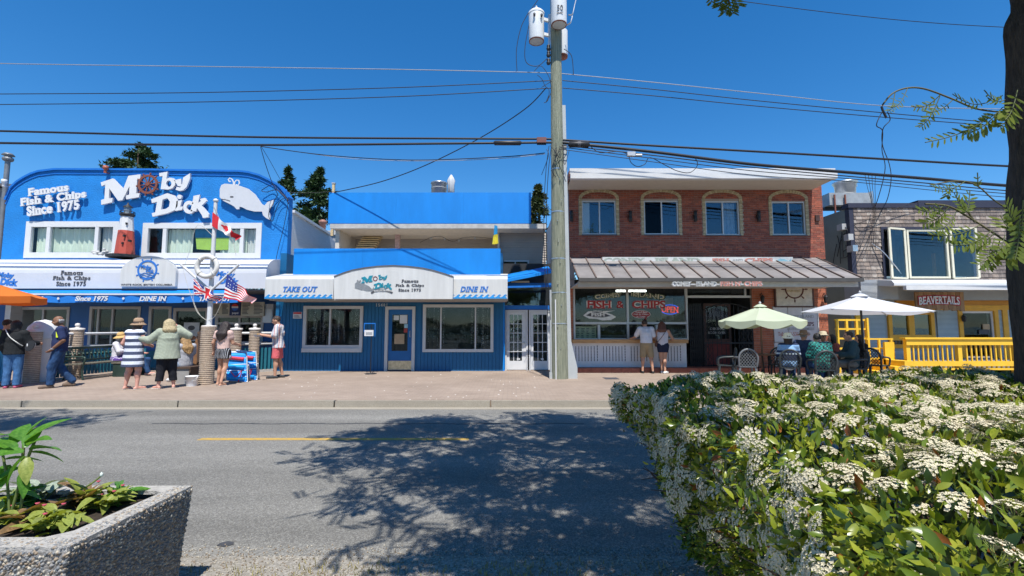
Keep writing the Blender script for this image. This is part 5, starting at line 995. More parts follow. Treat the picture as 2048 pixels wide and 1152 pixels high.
# ================================================================== trees behind the roofs
def conifer(px, ptop, pbot_w, Y, label, name='conifer_tree', seed=1, dens=1.0, col=None, ragged=.3):
    rng = np.random.default_rng(seed); p = P(px, ptop, Y); h = p.z - .1; w = pbot_w * Y / FPX; t = thing(name, label, 'tree', (p.x, Y, .1), 'conifers behind the roofs')
    MB().tube([(p.x, Y, .1), (p.x + .1, Y, h * .6), (p.x, Y, h - .1)], [.28, .16, .03], 8).build('trunk', mat('conifer bark', (.1, .07, .05), .9), t)
    n = int(9000 * dens); u = rng.uniform(0, 1, n) ** .75; nb = 60; br = rng.integers(0, nb, n); baz = rng.uniform(0, 2 * pi, nb); bh = np.linspace(0, 1, nb) ** 1.1
    blen = (1 - ragged * rng.uniform(0, 1, nb)) * w / 2 * np.clip(1.015 - bh, .012, 1) ** .85
    r = np.sqrt(rng.uniform(0.02, 1, n)) * blen[br]; az = baz[br] + rng.normal(0, .16, n) + rng.normal(0, .25, n) * (1 - r / w); zc = (h * .36) + bh[br] * h * .63 - r * .22 + rng.normal(0, .1, n)
    pos = np.stack([p.x + r * np.cos(az), Y + r * np.sin(az), zc], 1); T = [(0, 0, 0), (.11, .16, -.03), (0, .52, -.1), (-.11, .16, -.03)]; rot = rots(n, 1.1, rng)
    V, F = scatter(T, [(0, 1, 2, 3)], pos, rot, rng.uniform(.5, 1.1, n) * .75); o = link(npmesh('crown', V, F, leafmat('conifer green ' + str(seed), *(col or ((.018, .05, .018), (.05, .095, .035))), .12, .7, 1.6), base=(p.x, Y, .1)), 'crown', t)
conifer(278, 284, 900, 40, 'broad dark conifer rising behind the blue stucco parapet', seed=1, dens=3, ragged=.55)
conifer(577, 331, 170, 38, 'slim dark conifer behind the right corner of the blue stucco building', seed=2)
conifer(640, 335, 290, 36, 'dark conifer with a bare spike left of the upper blue panel', seed=3, dens=1.7)
conifer(1077, 368, 230, 34, 'olive conifer in the gap between blue panel and utility pole', seed=4, col=((.03, .05, .015), (.09, .1, .03)))
p = P(631, 352, 36.2)
# bits of roof seen between A and B
q = R(600, 452, 690, 470, 27); t = thing('back_roof', 'low grey roof edge with a vent behind the conifers gap', 'roof', (q[0], 27, .13)); bx('wall', mat('grey stucco', (.3, .31, .33), .8), t, q[0], q[1], 27, 30, .13, q[2]); bx('roof_edge', GREYF, t, q[0] - .1, q[1], 26.9, 30, q[2], q[2] + .25); pp = P(634, 452, 26.5); MB().lathe([(.17, q[2] + .2), (.17, pp.z + .3), (.24, pp.z + .32), (.22, pp.z + .48), (.08, pp.z + .55)], (pp.x, 27.3, 0), 12).build('vent', mat('dull red vent', (.3, .14, .11), .6), t)

# ================================================================== utility pole, transformers, wires
YP = 13.77; pb = G(1120, 757); up = thing('utility_pole', 'tall weathered greenish wooden utility pole on the pavement', 'pole', pb)
GRW = mat('treated pole wood', (.37, .37, .27), .85, .32, 3, 1, 16, col2=(.15, .17, .12), stretch=(13, 13, .5))
zt_ = Z_(-120, YP); MB().tube([(pb.x + .0, YP, .1), (pb.x - .01, YP, 2.5), (pb.x - .03, YP, 6), (pb.x - .045, YP, zt_)], [.245, .225, .185, .15], 20).build('shaft', GRW, up)
xg = pb.x + .2; zg = Z_(212, YP); MB().prism([(xg - .07, zg), (xg + .03, zg), (xg + .13, 1.2), (xg + .3, .1 + .35), (xg + .3, .1), (xg + .02, .1), (xg + .02, 1.1)], YP - .06, YP + .09).build('cable_guard', mat('pale grey guard', (.4, .42, .42), .5, .08, 2), up)
bx('conduit', WHITE, up, pb.x - .15, pb.x - .12, YP - .24, YP - .2, .13, Z_(600, YP)); 
mb = MB()
for z in (1.7, 2.6, 3.6, 5.0, 6.3): mb.lathe([(.262 - z * .012, z), (.262 - z * .012, z + .03)], (pb.x - .012 * z * .5, YP, 0), 18, cap=False)
mb.build('strap', STEEL, up)
for i in range(9): z = 1 + i * .62; MB().lathe([(.012, -.255), (.012, -.2)], (pb.x + random.uniform(-.08, .08), YP, z), 6, axis='y').build('bolt', STEEL, up)
bx('steel_bracket', STEEL, up, pb.x - .28, pb.x - .17, YP - .05, YP + .05, Z_(100, YP), Z_(30, YP)); bx('drop_box', mat('pale grey guard', (.6, .6, .6), .5), up, pb.x - .31, pb.x - .18, YP - .08, YP + .08, .13, .3); MB().tube([(pb.x - .25, YP, .3), (pb.x - .25, YP, 2.7)], .04, 8).build('riser_pipe', MATS['pale grey guard'], up)
TW = mat('transformer enamel', (.7, .71, .71), .4, .06, 2)
def transformer(pxc, p0, p1, Y, r, label, side, num=None):
    c = P(pxc, p1, Y); zb_, zt_ = c.z, P(pxc, p0, Y).z; t = thing('transformer', label, 'transformer', (c.x, Y, zb_), 'transformers on the utility pole')
    MB().lathe([(r * .97, zb_), (r, zb_ + .03), (r, zt_ - .05), (r * .97, zt_)], (c.x, Y, 0), 28, cap=False).build('tank', TW, t)
    MB().lathe([(r * .96, zb_ + .0), (r * .985, zb_ - .025), (r * .88, zb_ - .03)], (c.x, Y, 0), 28, cap=False).build('bottom_rim', mat('rusty rim', (.22, .07, .04), .7, .3, 9), t); MB().lathe([(r * .9, zb_ - .02), (0, zb_ - .021)], (c.x, Y, 0), 28, cap=False).build('bottom_plate', mat('pale grey guard', (.6, .6, .6), .5), t)
    MB().lathe([(r * 1.04, zt_ - .03), (r * 1.05, zt_ + .02), (r * .85, zt_ + .07), (0, zt_ + .1)], (c.x, Y, 0), 28).build('lid', TW, t)
    MB().lathe([(.05, zt_ + .07), (.06, zt_ + .13), (.035, zt_ + .16), (.05, zt_ + .2), (.02, zt_ + .26), (0, zt_ + .28)], (c.x, Y, 0), 12).build('bushing', GREYF, t)
    for dz in (.25, .8): z = zb_ + (zt_ - zb_) * dz; MB().bar((c.x + side * r * .9, Y, z), (pb.x - .03 + (-.15 if side > 0 else .15) , YP, z), .07, .09).build('bracket', TW, t)
    for a_ in (-1.9, -.9): MB().lathe([(.025, 0), (.04, .03), (.025, .06), (.035, .09), (.012, .13)], (c.x + r * cos(a_), Y + r * sin(a_) - .1, zt_ - .2), 10, axis='y').build('terminal', CHAR, t)
    return t, c, zb_, zt_
t1, c1, zb1, zt1_ = transformer(1073, 28, 82, YP - .1, .235, 'left lower white transformer can hung on the utility pole', 1)
t2, c2, zb2, zt2_ = transformer(1118, -40, 49, YP - .42, .235, 'front white transformer can numbered 50 on the utility pole', 1)
me = text('50', (1114, 10, 1126, 21), YP - .42 - .235, CHAR, t2, 'number', bold=.0, depth=.012, slab=False); text('20.4KV', (1113.5, 24, 1126.5, 27), YP - .42 - .235, CHAR, t2, 'rating', bold=.01, depth=.012, slab=False)
MB().tube(spline([P(1137, 30, YP - .2), P(1145, 28, YP - .3), P(1149, 12, YP - .3), P(1152, 0, YP - .3)], 5), .02, 6).tube(spline([P(1134, 50, YP - .2), P(1141, 45, YP - .3), P(1145, 32, YP - .3)], 5), .02, 6).build('arm_fitting', STEEL, t2)
c3 = P(1121, 112, YP + .32); t = thing('transformer', 'white transformer can mostly hidden behind the utility pole', 'transformer', c3, 'transformers on the utility pole'); MB().lathe([(.17, c3.z), (.18, c3.z + .03), (.18, P(1121, 62, YP + .3).z)], (c3.x + .05, YP + .32, 0), 20).build('tank', TW, t); MB().lathe([(.178, c3.z), (.17, c3.z - .06), (.05, c3.z - .07)], (c3.x + .05, YP + .32, 0), 20).build('bottom_rim', MATS['rusty rim'], t)
mb = MB()
for py, dx in ((97, -.18), (110, -.2), (125, -.16)): p = P(1097, py, YP - .1); mb.lathe([(.05, -.06), (.07, 0), (.04, .04), (.06, .08), (.03, .12)], (p.x, p.y, p.z), 10)
mb.build('insulator', BLACK, up)
def slope(px0, py0, px1, py1, x): return py0 + (py1 - py0) * (x - px0) / (px1 - px0)
WIR = mat('black cable', (.015, .015, .018), .5, .1, 3); BARE = mat('bare wire', (.3, .31, .33), .6, .1, 5, metal=.3)
def wire(name, label, pts, r, Y=YP - .05, m=WIR, group=None, ys=None, n=10, cat='cable'):
    q = [P(a, b, ys[i] if ys else Y) for i, (a, b) in enumerate(pts)]; t = MB().tube(spline(q, n), r, 6).build(name, m, None, base=q[0]); return tag(t, label, cat, group)
wire('power_line', 'thin bare wire, highest of the lines left of the pole', [(-350, 117), (0, 127), (400, 133), (800, 139), (1110, 146)], .012, m=BARE, group='power lines along the street')
wire('power_line', 'bare wire, highest of the lines leaving the pole to the right', [(1120, 147), (1300, 164), (1550, 190), (1760, 211), (2000, 218), (2300, 222)], .012, m=BARE, group='power lines along the street')
wire('power_line', 'black wire, upper of the close pair left of the pole', [(-350, 190), (0, 188), (400, 185), (800, 175), (1105, 161)], .012, group='power lines along the street')
wire('power_line', 'black wire, lower of the close pair left of the pole', [(-350, 211), (0, 209), (400, 204), (800, 193), (1105, 176)], .012, group='power lines along the street')
wire('power_line', 'black wire, upper of the close pair right of the pole', [(1125, 161), (1300, 178), (1500, 200), (1750, 224), (2000, 246), (2300, 268)], .012, group='power lines along the street')
wire('power_line', 'black wire, lower of the close pair right of the pole', [(1125, 176), (1300, 191), (1500, 211), (1750, 233), (2000, 252), (2300, 272)], .012, group='power lines along the street')
wire('thick_cable', 'upper thick black cable crossing in front of the left buildings', [(-350, 253), (0, 262), (500, 274), (900, 277), (1110, 278)], .03, group='thick cables along the street')
wire('thick_cable', 'lower thick black cable crossing in front of the left buildings', [(-350, 278), (0, 286), (500, 290), (900, 287), (1110, 285)], .034, group='thick cables along the street')
wire('thick_cable', 'upper thick black cable right of the pole above the brick roof', [(1112, 279), (1300, 291), (1600, 308), (1800, 320), (2010, 332), (2300, 345)], .032, group='thick cables along the street')
wire('thick_cable', 'heavy sagging cable bundle right of the pole across the brick fascia', [(1112, 284), (1300, 303), (1500, 328), (1700, 345), (1850, 357), (2010, 371), (2300, 390)], .045, group='thick cables along the street')
for i, (dy, r_, lab) in enumerate(((5, .016, 'thin cable closest under the sagging bundle right of the pole'), (11, .012, 'middle thin cable slack under the sagging bundle'), (18, .01, 'lowest thin cable slack under the sagging bundle'))):
    wire('thin_cable', lab, [(1118, 287 + dy * .6), (1300, 305 + dy), (1500, 328 + dy * 1.2), (1680, 347 + dy * .8), (1860, 362 + dy), (2010, 376 + dy), (2300, 396 + dy)], r_, YP - .1 - i * .05, group='thin cables under the bundle')
wire('service_drop', 'slack black drop wire from the pole down to the upper blue panel', [(1092, 176), (1050, 218), (960, 276), (850, 331), (760, 364), (668, 385)], .016, ys=[13.6, 14.1, 15, 16, 16.7, 17.3])
wire('service_drop', 'horizontal drop wire from pole to the left stucco corner', [(1090, 306), (1000, 314), (820, 320), (650, 310), (522, 293)], .014, ys=[13.7, 14, 14.5, 15, 15.6]); wire('service_drop', 'second slack drop wire just beneath the horizontal one left of pole', [(1090, 308), (1000, 317), (850, 322), (700, 317), (530, 294)], .009, ys=[13.7, 14, 14.5, 15, 15.6], m=BARE)
wire('service_drop', 'pair of wires falling to the stucco corner service head', [(521, 293), (530, 325), (543, 362), (556, 390)], .012, ys=[15.6, 16, 16.4, 16.7]); wire('service_drop', 'fine wire slanting to the right corner of the stucco parapet', [(523, 294), (540, 322), (560, 358), (577, 384)], .008, ys=[15.6, 16, 16.4, 16.8])
wire('loop_cable', 'black looped service cable on the stucco corner by the whale tail', [(577, 400), (560, 385), (545, 370), (527, 378), (524, 382), (534, 384), (552, 380), (570, 392), (577, 408)], .012, 16.65); wire('loop_cable', 'black cable running down the right corner of the stucco building', [(556, 388), (545, 410), (537, 430), (545, 442), (552, 420), (562, 400), (575, 398), (574, 420), (566, 460), (556, 500), (550, 530)], .01, 16.65)
wire('wire_run', 'thin wire from the stucco corner across to the blue panel', [(548, 380), (600, 386), (668, 383)], .008, ys=[16.6, 17, 17.3])
wire('high_wire', 'single faint wire high in the sky at the upper right', [(1380, -12), (1480, 2), (1650, 24), (1820, 42), (2000, 54), (2300, 66)], .009, 12.5)
for k, pts in enumerate(([(1765, 222), (1753, 250), (1765, 262), (1764, 300), (1770, 340), (1755, 400), (1745, 420)], [(1775, 224), (1780, 240), (1766, 258), (1765, 290), (1779, 330), (1782, 362), (1774, 400), (1760, 425)])): wire('drop_wire', ('left' if k == 0 else 'right') + ' of two black drop wires hanging down to the shingle wall', pts, .013, ys=[13.6, 13.6, 13.7, 14.2, 15, 16.2, 16.8] + ([16.85] if k else []))
wire('splice', 'short black splice on the upper right wires', [(1763, 213), (1766, 222), (1773, 236)], .032, 13.6)
for k in range(4): wire('drop_wire', ['leftmost thin tangled wire from the bundle to the shingle roof', 'second thin tangled wire from the bundle to the shingle roof', 'third thin tangled wire from the bundle to the shingle roof', 'rightmost thin tangled wire from the bundle to the shingle roof'][k], [(1730 + k * 7, 350 + k), (1735 + k * 5, 375), (1742 + k * 3, 400), (1746 + k * 2, 430), (1740 + k * 4, 470), (1733 + k * 6, 500)], .007, ys=[13.7, 15, 16.2, 16.7, 16.75, 16.75])
wire('wall_cable', 'black cable slanting over the shingle corner from the alley', [(1680, 480), (1700, 455), (1730, 442), (1760, 430), (1800, 414), (1840, 404)], .01, ys=[17.6, 17, 16.7, 16.7, 16.7, 16.7])
cl = P(1015, 286, YP - .12); t = thing('splice_case', 'long black cable splice case left of the pole', 'splice case', cl); MB().lathe([(.03, -.42), (.07, -.38), (.07, .38), (.03, .42)], cl, 10, axis='x').build('case', BLACK, t)
cl = P(1158, 289, YP - .14); t = thing('splice_case', 'black cable splice case just right of the pole', 'splice case', cl); MB().lathe([(.03, -.32), (.09, -.28), (.09, .28), (.03, .32)], cl, 10, axis='x').build('case', BLACK, t); MB().lathe([(.095, -.05), (.095, .05)], cl, 10, axis='x', cap=False).build('band', CHAR, t)
cl = P(1083, 281, YP - .16); t = thing('terminal_block', 'small reddish brown terminal block left of the pole', 'terminal', cl); MB().box(cl.x - .14, cl.x + .14, cl.y - .06, cl.y + .06, cl.z - .08, cl.z + .08).build('body', mat('reddish brown plastic', (.16, .06, .05), .6), t)
mb = MB()
for i in range(5): mb.lathe([(.03, 0), (.03, -.05)], (cl.x - .11 + i * .055, cl.y, cl.z - .08), 8)
mb.build('ports', BLACK, t)
cl = P(1262, 309, YP - .1); t = thing('cable_box', 'small grey junction box hanging on the cables over the brick roof', 'junction box', cl); bx('box', ALU, t, cl.x - .12, cl.x + .12, cl.y - .06, cl.y + .06, cl.z - .06, cl.z + .07); MB().lathe([(.05, .14), (.05, .32)], (cl.x, cl.y, cl.z - .03), 8, axis='x').build('splitter', ALU, t)
wire('loop_cable', 'black looping cable under the junction box right of the pole', [(1180, 292), (1200, 305), (1235, 303), (1255, 309), (1262, 325), (1275, 333), (1290, 328), (1300, 315), (1330, 330), (1355, 342), (1380, 345), (1395, 330), (1390, 315)], .011, YP - .12)
mb = MB()
for i in range(9):
    a_ = random.uniform(1092, 1130); b_ = a_ + random.uniform(-16, 22); mb.tube(spline([P(a_, random.uniform(285, 300), YP - .26), P((a_ + b_) / 2 + random.uniform(-14, 14), random.uniform(300, 340), YP - .34), P(b_, random.uniform(290, 365), YP - .25)], 7), .009, 5)
mb.build('cable_tangle', WIR, up)
mb = MB()
for x in (1092, 1097): mb.tube(spline([P(x + 6, 292, YP - .2), P(x, 340, YP - .28), P(x - 4, 420, YP - .26), P(x - 3, 520, YP - .25), P(x + 4, 640, YP - .27)], 8), .01, 5)
mb.build('down_lead', WIR, up)
for pts, lab in (([(1057, 25), (1042, 55), (1033, 100), (1034, 142)], 'black lead looping from the left transformer down to the wire'), ([(1059, 45), (1050, 95), (1053, 125), (1075, 132), (1094, 117)], 'black lead looping under the left transformer to the pole'), ([(1085, -15), (1072, 5), (1058, 25)], 'black lead from above into the left transformer'), ([(1128, 98), (1143, 112), (1147, 150)], 'thin black lead curving right of the pole')): wire('jumper_lead', lab, pts, .011, YP - .15)
for pts in ([(1083, 175), (1094, 168), (1104, 162)], [(1075, 150), (1085, 160), (1090, 172), (1098, 180), (1096, 200), (1088, 206)], [(1068, 143), (1080, 132), (1090, 140), (1100, 160), (1102, 185), (1092, 205), (1098, 190)]): MB().tube(spline([P(a, b, YP - .22) for a, b in pts], 6), .009, 5).build('tail_wire', WIR, up)
p = G(1222, 757); t = thing('drain_cover', 'small grey metal cover set in the pavement right of the pole', 'drain cover', p); bx('plate', CHAR, t, p.x - .2, p.x + .2, p.y - .22, p.y + .22, .128, .138)
# ================================================================== street furniture on the pavement
ROPE = mat('pale rope', (.48, .38, .29), .85, .2, 12, .4, 90); ROPED = mat('rope shadow groove', (.13, .09, .065), .9, .2, 12)
def rope_column(t, x, y, z0, z1, r, pitch=.05):
    mb = MB(); z = z0; pr = []
    while z < z1 - pitch / 2: pr += [(r - .006, z), (r + .004, z + pitch * .2), (r + .008, z + pitch * .5), (r + .004, z + pitch * .8)]; z += pitch
    mb.lathe(pr + [(r - .006, z)], (x, y, 0), 18); k = len(mb.f); o = mb.build('rope', [ROPE, ROPED], t)
    for i, p_ in enumerate(o.data.polygons):
        if i < k and (i // 18) % 4 == 3: p_.material_index = 1
    return z
POSTS = [(65, 12.66, 657, 'rope wrapped post in front of the white waste bin', .16), (150, 13.9, 655, 'rope wrapped post behind the green bench', .155), (470, 15.1, 655, 'rope wrapped post behind the girl in black shorts', .155), (507, 15.55, 655, 'rope wrapped post beside the stacked beach chairs', .155)]
for px, Y, pt, lab, r in POSTS:
    x = X_(px, 720, Y); t = thing('rope_post', lab, 'post', (x, Y, .13), 'rope wrapped posts along the patio'); z = rope_column(t, x, Y, .13, Z_(pt + 2, Y) - .05, r)
    MB().lathe([(r + .02, z), (r + .02, z + .05), (.05, z + .065), (.035, z + .09), (.05, z + .1), (.065, z + .14), (.05, z + .185), (0, z + .2)], (x, Y, 0), 16).build('cap', mat('cap white', (.62, .58, .54), .6, .1, 6), t)
PX = X_(65, 720, 12.66); zr = Z_(668, 13.5)
rl = thing('patio_rail', 'white pipe railing with teal pickets round the patio', 'railing', (PX, 14, .13))
pts = [(-19.5, 12.66), (PX, 12.66), (PX, 15.35), (-11.9, 15.35)]
for a, b in zip(pts[:-1], pts[1:]):
    MB().tube([(*a, zr), (*b, zr)], .04, 8).build('rail', WHITE, rl); MB().tube([(*a, zr - .38), (*b, zr - .38)], .03, 8).build('rail', GREYF, rl)
pts2 = [(-9.3, 15.1), (X_(507, 720, 15.55), 15.55), (X_(546, 720, 16.1), 16.1)]
for a, b in zip(pts2[:-1], pts2[1:]):
    MB().tube([(*a, zr), (*b, zr)], .04, 8).build('rail', WHITE, rl); MB().tube([(*a, zr - .36), (*b, zr - .36)], .03, 8).build('rail', GREYF, rl); MB().bar((*a, .17), (*b, .17), .07, .08).build('rail', mat('base rail', (.45, .43, .4), .7), rl)
TL = mat('teal picket', (.015, .13, .18), .6, .15, 4)
for a, b in list(zip(pts[1:-1], pts[2:])) + list(zip(pts2[:-1], pts2[1:])):
    a, b = Vector(a), Vector(b); n = int((b - a).length / .12)
    for i in range(n + 1): q = a.lerp(b, i / n); bx('picket', TL, rl, q.x - .04, q.x + .04, q.y - .012, q.y + .012, .2, .93)
# bench running away from the camera, back against the rail
BX = PX + .3; bt = thing('bench', 'dark green iron and timber park bench by the rope posts', 'bench', (BX, 14.2, .13)); GI = mat('dark green iron', (.03, .055, .045), .5, .2, 5, metal=.2); GW = mat('weathered slat', (.13, .12, .09), .7, .25, 5)
b0y, b1y = 13.25, 15.1
for i in range(4): bx('seat_slat', GW, bt, BX + .02 + i * .115, BX + .12 + i * .115, b0y, b1y, .55, .585)
mb = MB(); mb.bar((BX - .03, b0y, .6), (BX - .14, b0y, 1.02), .05, .05, (0, 1, 0)).bar((BX - .03, b1y, .6), (BX - .14, b1y, 1.02), .05, .05, (0, 1, 0)).bar((BX - .14, b0y, 1.0), (BX - .14, b1y, 1.0), .05, .06).bar((BX - .04, b0y, .66), (BX - .04, b1y, .66), .05, .05); mb.build('back_frame', GI, bt)
mb = MB()
for i in range(14):
    y = b0y + .06 + (b1y - b0y - .12) * i / 13; mb.tube([(BX - .05, y, .67), (BX - .1, y + .05 * (-1) ** i, .84), (BX - .13, y, .99)], .014, 5)
    if i < 13: mb.lathe([(0, -.03), (.05, 0), (0, .03)], (BX - .09, y + .07, .83), 6, axis='x')
mb.build('back_panel', GI, bt)
for y in (b0y + .08, b1y - .08): MB().tube(spline([(BX + .48, y, .13), (BX + .44, y, .35), (BX + .46, y, .56), (BX + .5, y, .7), (BX + .42, y, .77), (BX - .06, y, .77)], 5), .025, 6).tube(spline([(BX - .08, y, .13), (BX - .0, y, .35), (BX - .02, y, .58)], 5), .025, 6).build('end_frame', GI, bt)
# waste bin
p = P(80, 765, 13.1); wb = thing('waste_bin', 'tall white domed waste bin with a round opening behind the rope post', 'bin', (p.x, 13.1, .13)); MB().lathe([(.3, .13), (.32, .3), (.31, 1.2), (.34, 1.24), (.36, 1.3)], (p.x, 13.1, 0), 22).build('body', mat('bin grey white', (.6, .61, .63), .5, .05), wb); MB().lathe([(.38, 1.3), (.38, 1.42), (.33, 1.62), (.2, 1.77), (0, 1.82)], (p.x, 13.1, 0), 22).build('dome_lid', WHITE, wb); MB().lathe([(.12, -.02), (.12, 0), (0, .005)], (p.x + .14, 12.79, 1.05), 18, axis='y').build('opening', BLACK, wb)
p = P(42, 766, 12.55); t = thing('panel_board', 'white sandwich panel standing behind the woman in the black jacket', 'board', (p.x, 12.5, .13)); MB().bar((p.x, 12.55, .13), (p.x, 12.75, .9), .5, .03, (0, 1, 0)).build('panel', WHITE, t)
# flag mast with rope wrapped base
FM = G(412, 768); fx, fy = FM.x, FM.y; fm = thing('flag_mast', 'white ship style flag mast with crossed yards and rope wrapped base', 'flagpole', FM); z = rope_column(fm, fx, fy, .13, Z_(653, fy), .175); MB().lathe([(.175, z), (.17, z + .02), (.06, z + .03)], (fx, fy, 0), 18).build('base_cap', MATS['cap white'], fm)
zt_ = Z_(405, fy); MB().tube([(fx, fy, z), (fx, fy, 3.1), (fx, fy, zt_)], [.065, .055, .045], 12).build('mast', WHITE, fm); MB().lathe([(.03, zt_), (.07, zt_ + .04), (.05, zt_ + .09), (0, zt_ + .11)], (fx, fy, 0), 12).build('finial', WHITE, fm)
zj, za = Z_(582, fy), Z_(529, fy); xl, xr = X_(363, 529, fy), X_(479, 529, fy)
MB().tube([(fx, fy - .02, zj), (xl, fy - .02, za)], .035, 8).build('yard_arm', WHITE, fm); MB().tube([(fx, fy - .02, zj), (xr, fy - .02, za)], .035, 8).build('yard_arm', WHITE, fm); MB().tube([(xl, fy - .03, za), (xr, fy - .03, za)], .02, 8).build('cross_bar', GREYF, fm)
mb = MB()
for l in ([(365, 531), (372, 560), (385, 600), (395, 625), (412, 640)], [(388, 560), (387, 600), (400, 630), (414, 641)], [(476, 531), (460, 560), (445, 600), (430, 632), (416, 641)], [(427, 412), (436, 430), (445, 455), (465, 480), (472, 512)], [(424, 470), (395, 450), (380, 500), (370, 527)]): mb.tube(spline([P(a, b, fy - .06) for a, b in l], 5), .006, 4)
mb.build('halyard', mat('halyard', (.5, .48, .42), .8), fm)
lb = P(414, 533, fy - .12); t = thing('lifebuoy', 'grey white lifebuoy ring hanging on the flag mast', 'lifebuoy', lb); vs = []; N, M_ = 36, 12
for i in range(N):
    for j in range(M_): a_, b_ = 2 * pi * i / N, 2 * pi * j / M_; rr_ = .265 + .062 * cos(b_); vs.append((lb.x + rr_ * cos(a_), lb.y + .055 * sin(b_), lb.z + rr_ * sin(a_)))
MB().add(vs, [(i * M_ + j, ((i + 1) % N) * M_ + j, ((i + 1) % N) * M_ + (j + 1) % M_, i * M_ + (j + 1) % M_) for i in range(N) for j in range(M_)], 0, True).build('ring', mat('faded buoy', (.62, .6, .56), .7, .12, 5), t)
for a_ in (pi / 4, 3 * pi / 4, 5 * pi / 4, 7 * pi / 4):
    c = (lb.x + .265 * cos(a_), lb.y, lb.z + .265 * sin(a_)); MB().tube([(c[0] + .068 * cos(b_) * cos(a_), c[1] + .061 * sin(b_), c[2] + .068 * cos(b_) * sin(a_)) for b_ in np.linspace(0, 2 * pi, 13)], .012, 5).build('band', GREYF, t)
def flag(name, label, cor, Y, mats, fn, nx=24, ny=14, fold=.06, nf=2.2, parent=None):
    """cor: hoist top, hoist bottom, fly bottom, fly top in photograph pixels"""
    a, b, c, d = [P(*q, Y) for q in cor]; t = parent or thing(name, label, 'flag', a); vs = []; mi = []
    for i in range(nx + 1):
        for j in range(ny + 1):
            u, v = i / nx, j / ny; q = a.lerp(d, u).lerp(b.lerp(c, u), v); w = u * fold * sin(2 * pi * nf * u + 2.5 * v); vs.append(q + Vector((w * .15, w, w * .25)))
    fs = [(i * (ny + 1) + j, (i + 1) * (ny + 1) + j, (i + 1) * (ny + 1) + j + 1, i * (ny + 1) + j + 1) for i in range(nx) for j in range(ny)]; mb = MB()
    for f, (i, j) in zip(fs, [(i, j) for i in range(nx) for j in range(ny)]): mb.add([], [], 0)
    mb.v = [tuple(v) for v in vs] + [tuple(v + Vector((0, .006, 0))) for v in vs]; n = len(vs)
    for k, (i, j) in zip(range(len(fs)), [(i, j) for i in range(nx) for j in range(ny)]):
        m_ = fn((i + .5) / nx, (j + .5) / ny); mb.f += [fs[k], tuple(q + n for q in fs[k][::-1])]; mb.m += [m_, m_]; mb.sm += [True, True]
    mb.build('cloth', mats, t); return t
FR, FW, FB = mat('flag red', (.55, .02, .03), .8, .05), mat('flag white', (.72, .72, .72), .8, .05), mat('flag navy', (.02, .04, .22), .8, .05)
def ca(u, v):
    if u < .25 or u > .75: return 0
    x, y = (u - .5) * 2, (v - .5) * 1.0; r_ = hypot(x, y * 1.0); a_ = atan2(-y, x)
    return 0 if (r_ < .2 + .1 * abs(cos(2.5 * (a_ - pi / 2))) and y < .22) or (abs(x) < .03 and 0 < y < .38) else 1
flag('maple_flag', 'red and white maple leaf flag near the top of the mast', [(425, 424), (424, 452), (473, 481), (479, 472)], fy - .08, [FR, FW], ca, 40, 24, .08)
def uk(u, v):
    x, y = (u - .5) * 2, (v - .5); d1, d2 = abs(x * .5 - y), abs(x * .5 + y)
    if abs(x) < .12 or abs(y) < .1: return 0
    if abs(x) < .2 or abs(y) < .17: return 1
    return 0 if min(d1, d2) < .05 else 1 if min(d1, d2) < .12 else 2
flag('union_flag', 'red white and blue crossed flag drooping from the left yard', [(387, 558), (388, 588), (434, 607), (442, 596)], fy - .1, [FR, FW, FB], uk, 30, 20, .07)
def us(u, v):
    if u < .4 and v < .54: return 1 if (int(u * 60) % 4 == 1 and int(v * 40) % 4 == 1) else 2
    return 0 if int(v * 13) % 2 == 0 else 1
flag('striped_flag', 'red and white striped flag with blue canton drooping from the right yard', [(454, 548), (447, 596), (505, 607), (510, 598)], fy - .1, [FR, FW, FB], us, 40, 26, .07)
# concrete seat block, wooden board, bucket
q0 = G(352, 768); q1 = G(402, 764); blk = thing('concrete_block', 'low grey concrete seat block left of the flag mast', 'seat block', (q0.x, q0.y, .13)); MB().box(q0.x, q1.x - .02, q0.y, q0.y + .55, .13, .52).build('block', mat('grey concrete', (.3, .29, .28), .9, .12, 4, .3, 40), blk); bx('timber_cap', mat('dark timber', (.08, .05, .035), .7, .2, 5), blk, q0.x - .03, q1.x + .02, q0.y - .03, q0.y + .58, .522, .57); bx('end_board', MATS['dark timber'], blk, q1.x - .018, q1.x + .02, q0.y - .02, q0.y + .56, .13, .52)
t = thing('wooden_board', 'brown slatted wooden board leaning behind the flag mast', 'board', G(392, 757)); p0 = P(391, 742, 13.3); TB = mat('brown board', (.22, .11, .05), .7, .25, 5, stretch=(6, 6, 1))
for i in range(9): z = .58 + i * .1; o = 0.02 * i; bx('slat', TB, t, p0.x - .14 + .012 * i, p0.x + .1, 13.2 + o, 13.22 + o, z, z + .094)
bx('frame_side', MATS['dark timber'], t, p0.x + .1, p0.x + .17, 13.18, 13.45, .13, 1.5); bx('support', MATS['dark timber'], t, p0.x - .1, p0.x + .1, 13.35, 13.45, .13, .58)
p = G(383, 772); t = thing('bucket', 'small white plastic bucket at the foot of the flag mast', 'bucket', p); MB().lathe([(.115, .13), (.14, .36), (.15, .36), (.15, .385), (.132, .385), (.11, .15)], (p.x, p.y, 0), 20, cap=False).build('pail', mat('white plastic', (.7, .7, .7), .4, .04), t); MB().lathe([(.12, .16), (0, .16)], (p.x, p.y, 0), 20).build('bottom', WHITE, t); MB().tube([(p.x + .15 * cos(a_), p.y - .02 - .1 * abs(sin(a_)), .36 - .12 * abs(sin(a_))) for a_ in np.linspace(0, pi, 12)], .005, 5).build('handle', STEEL, t)
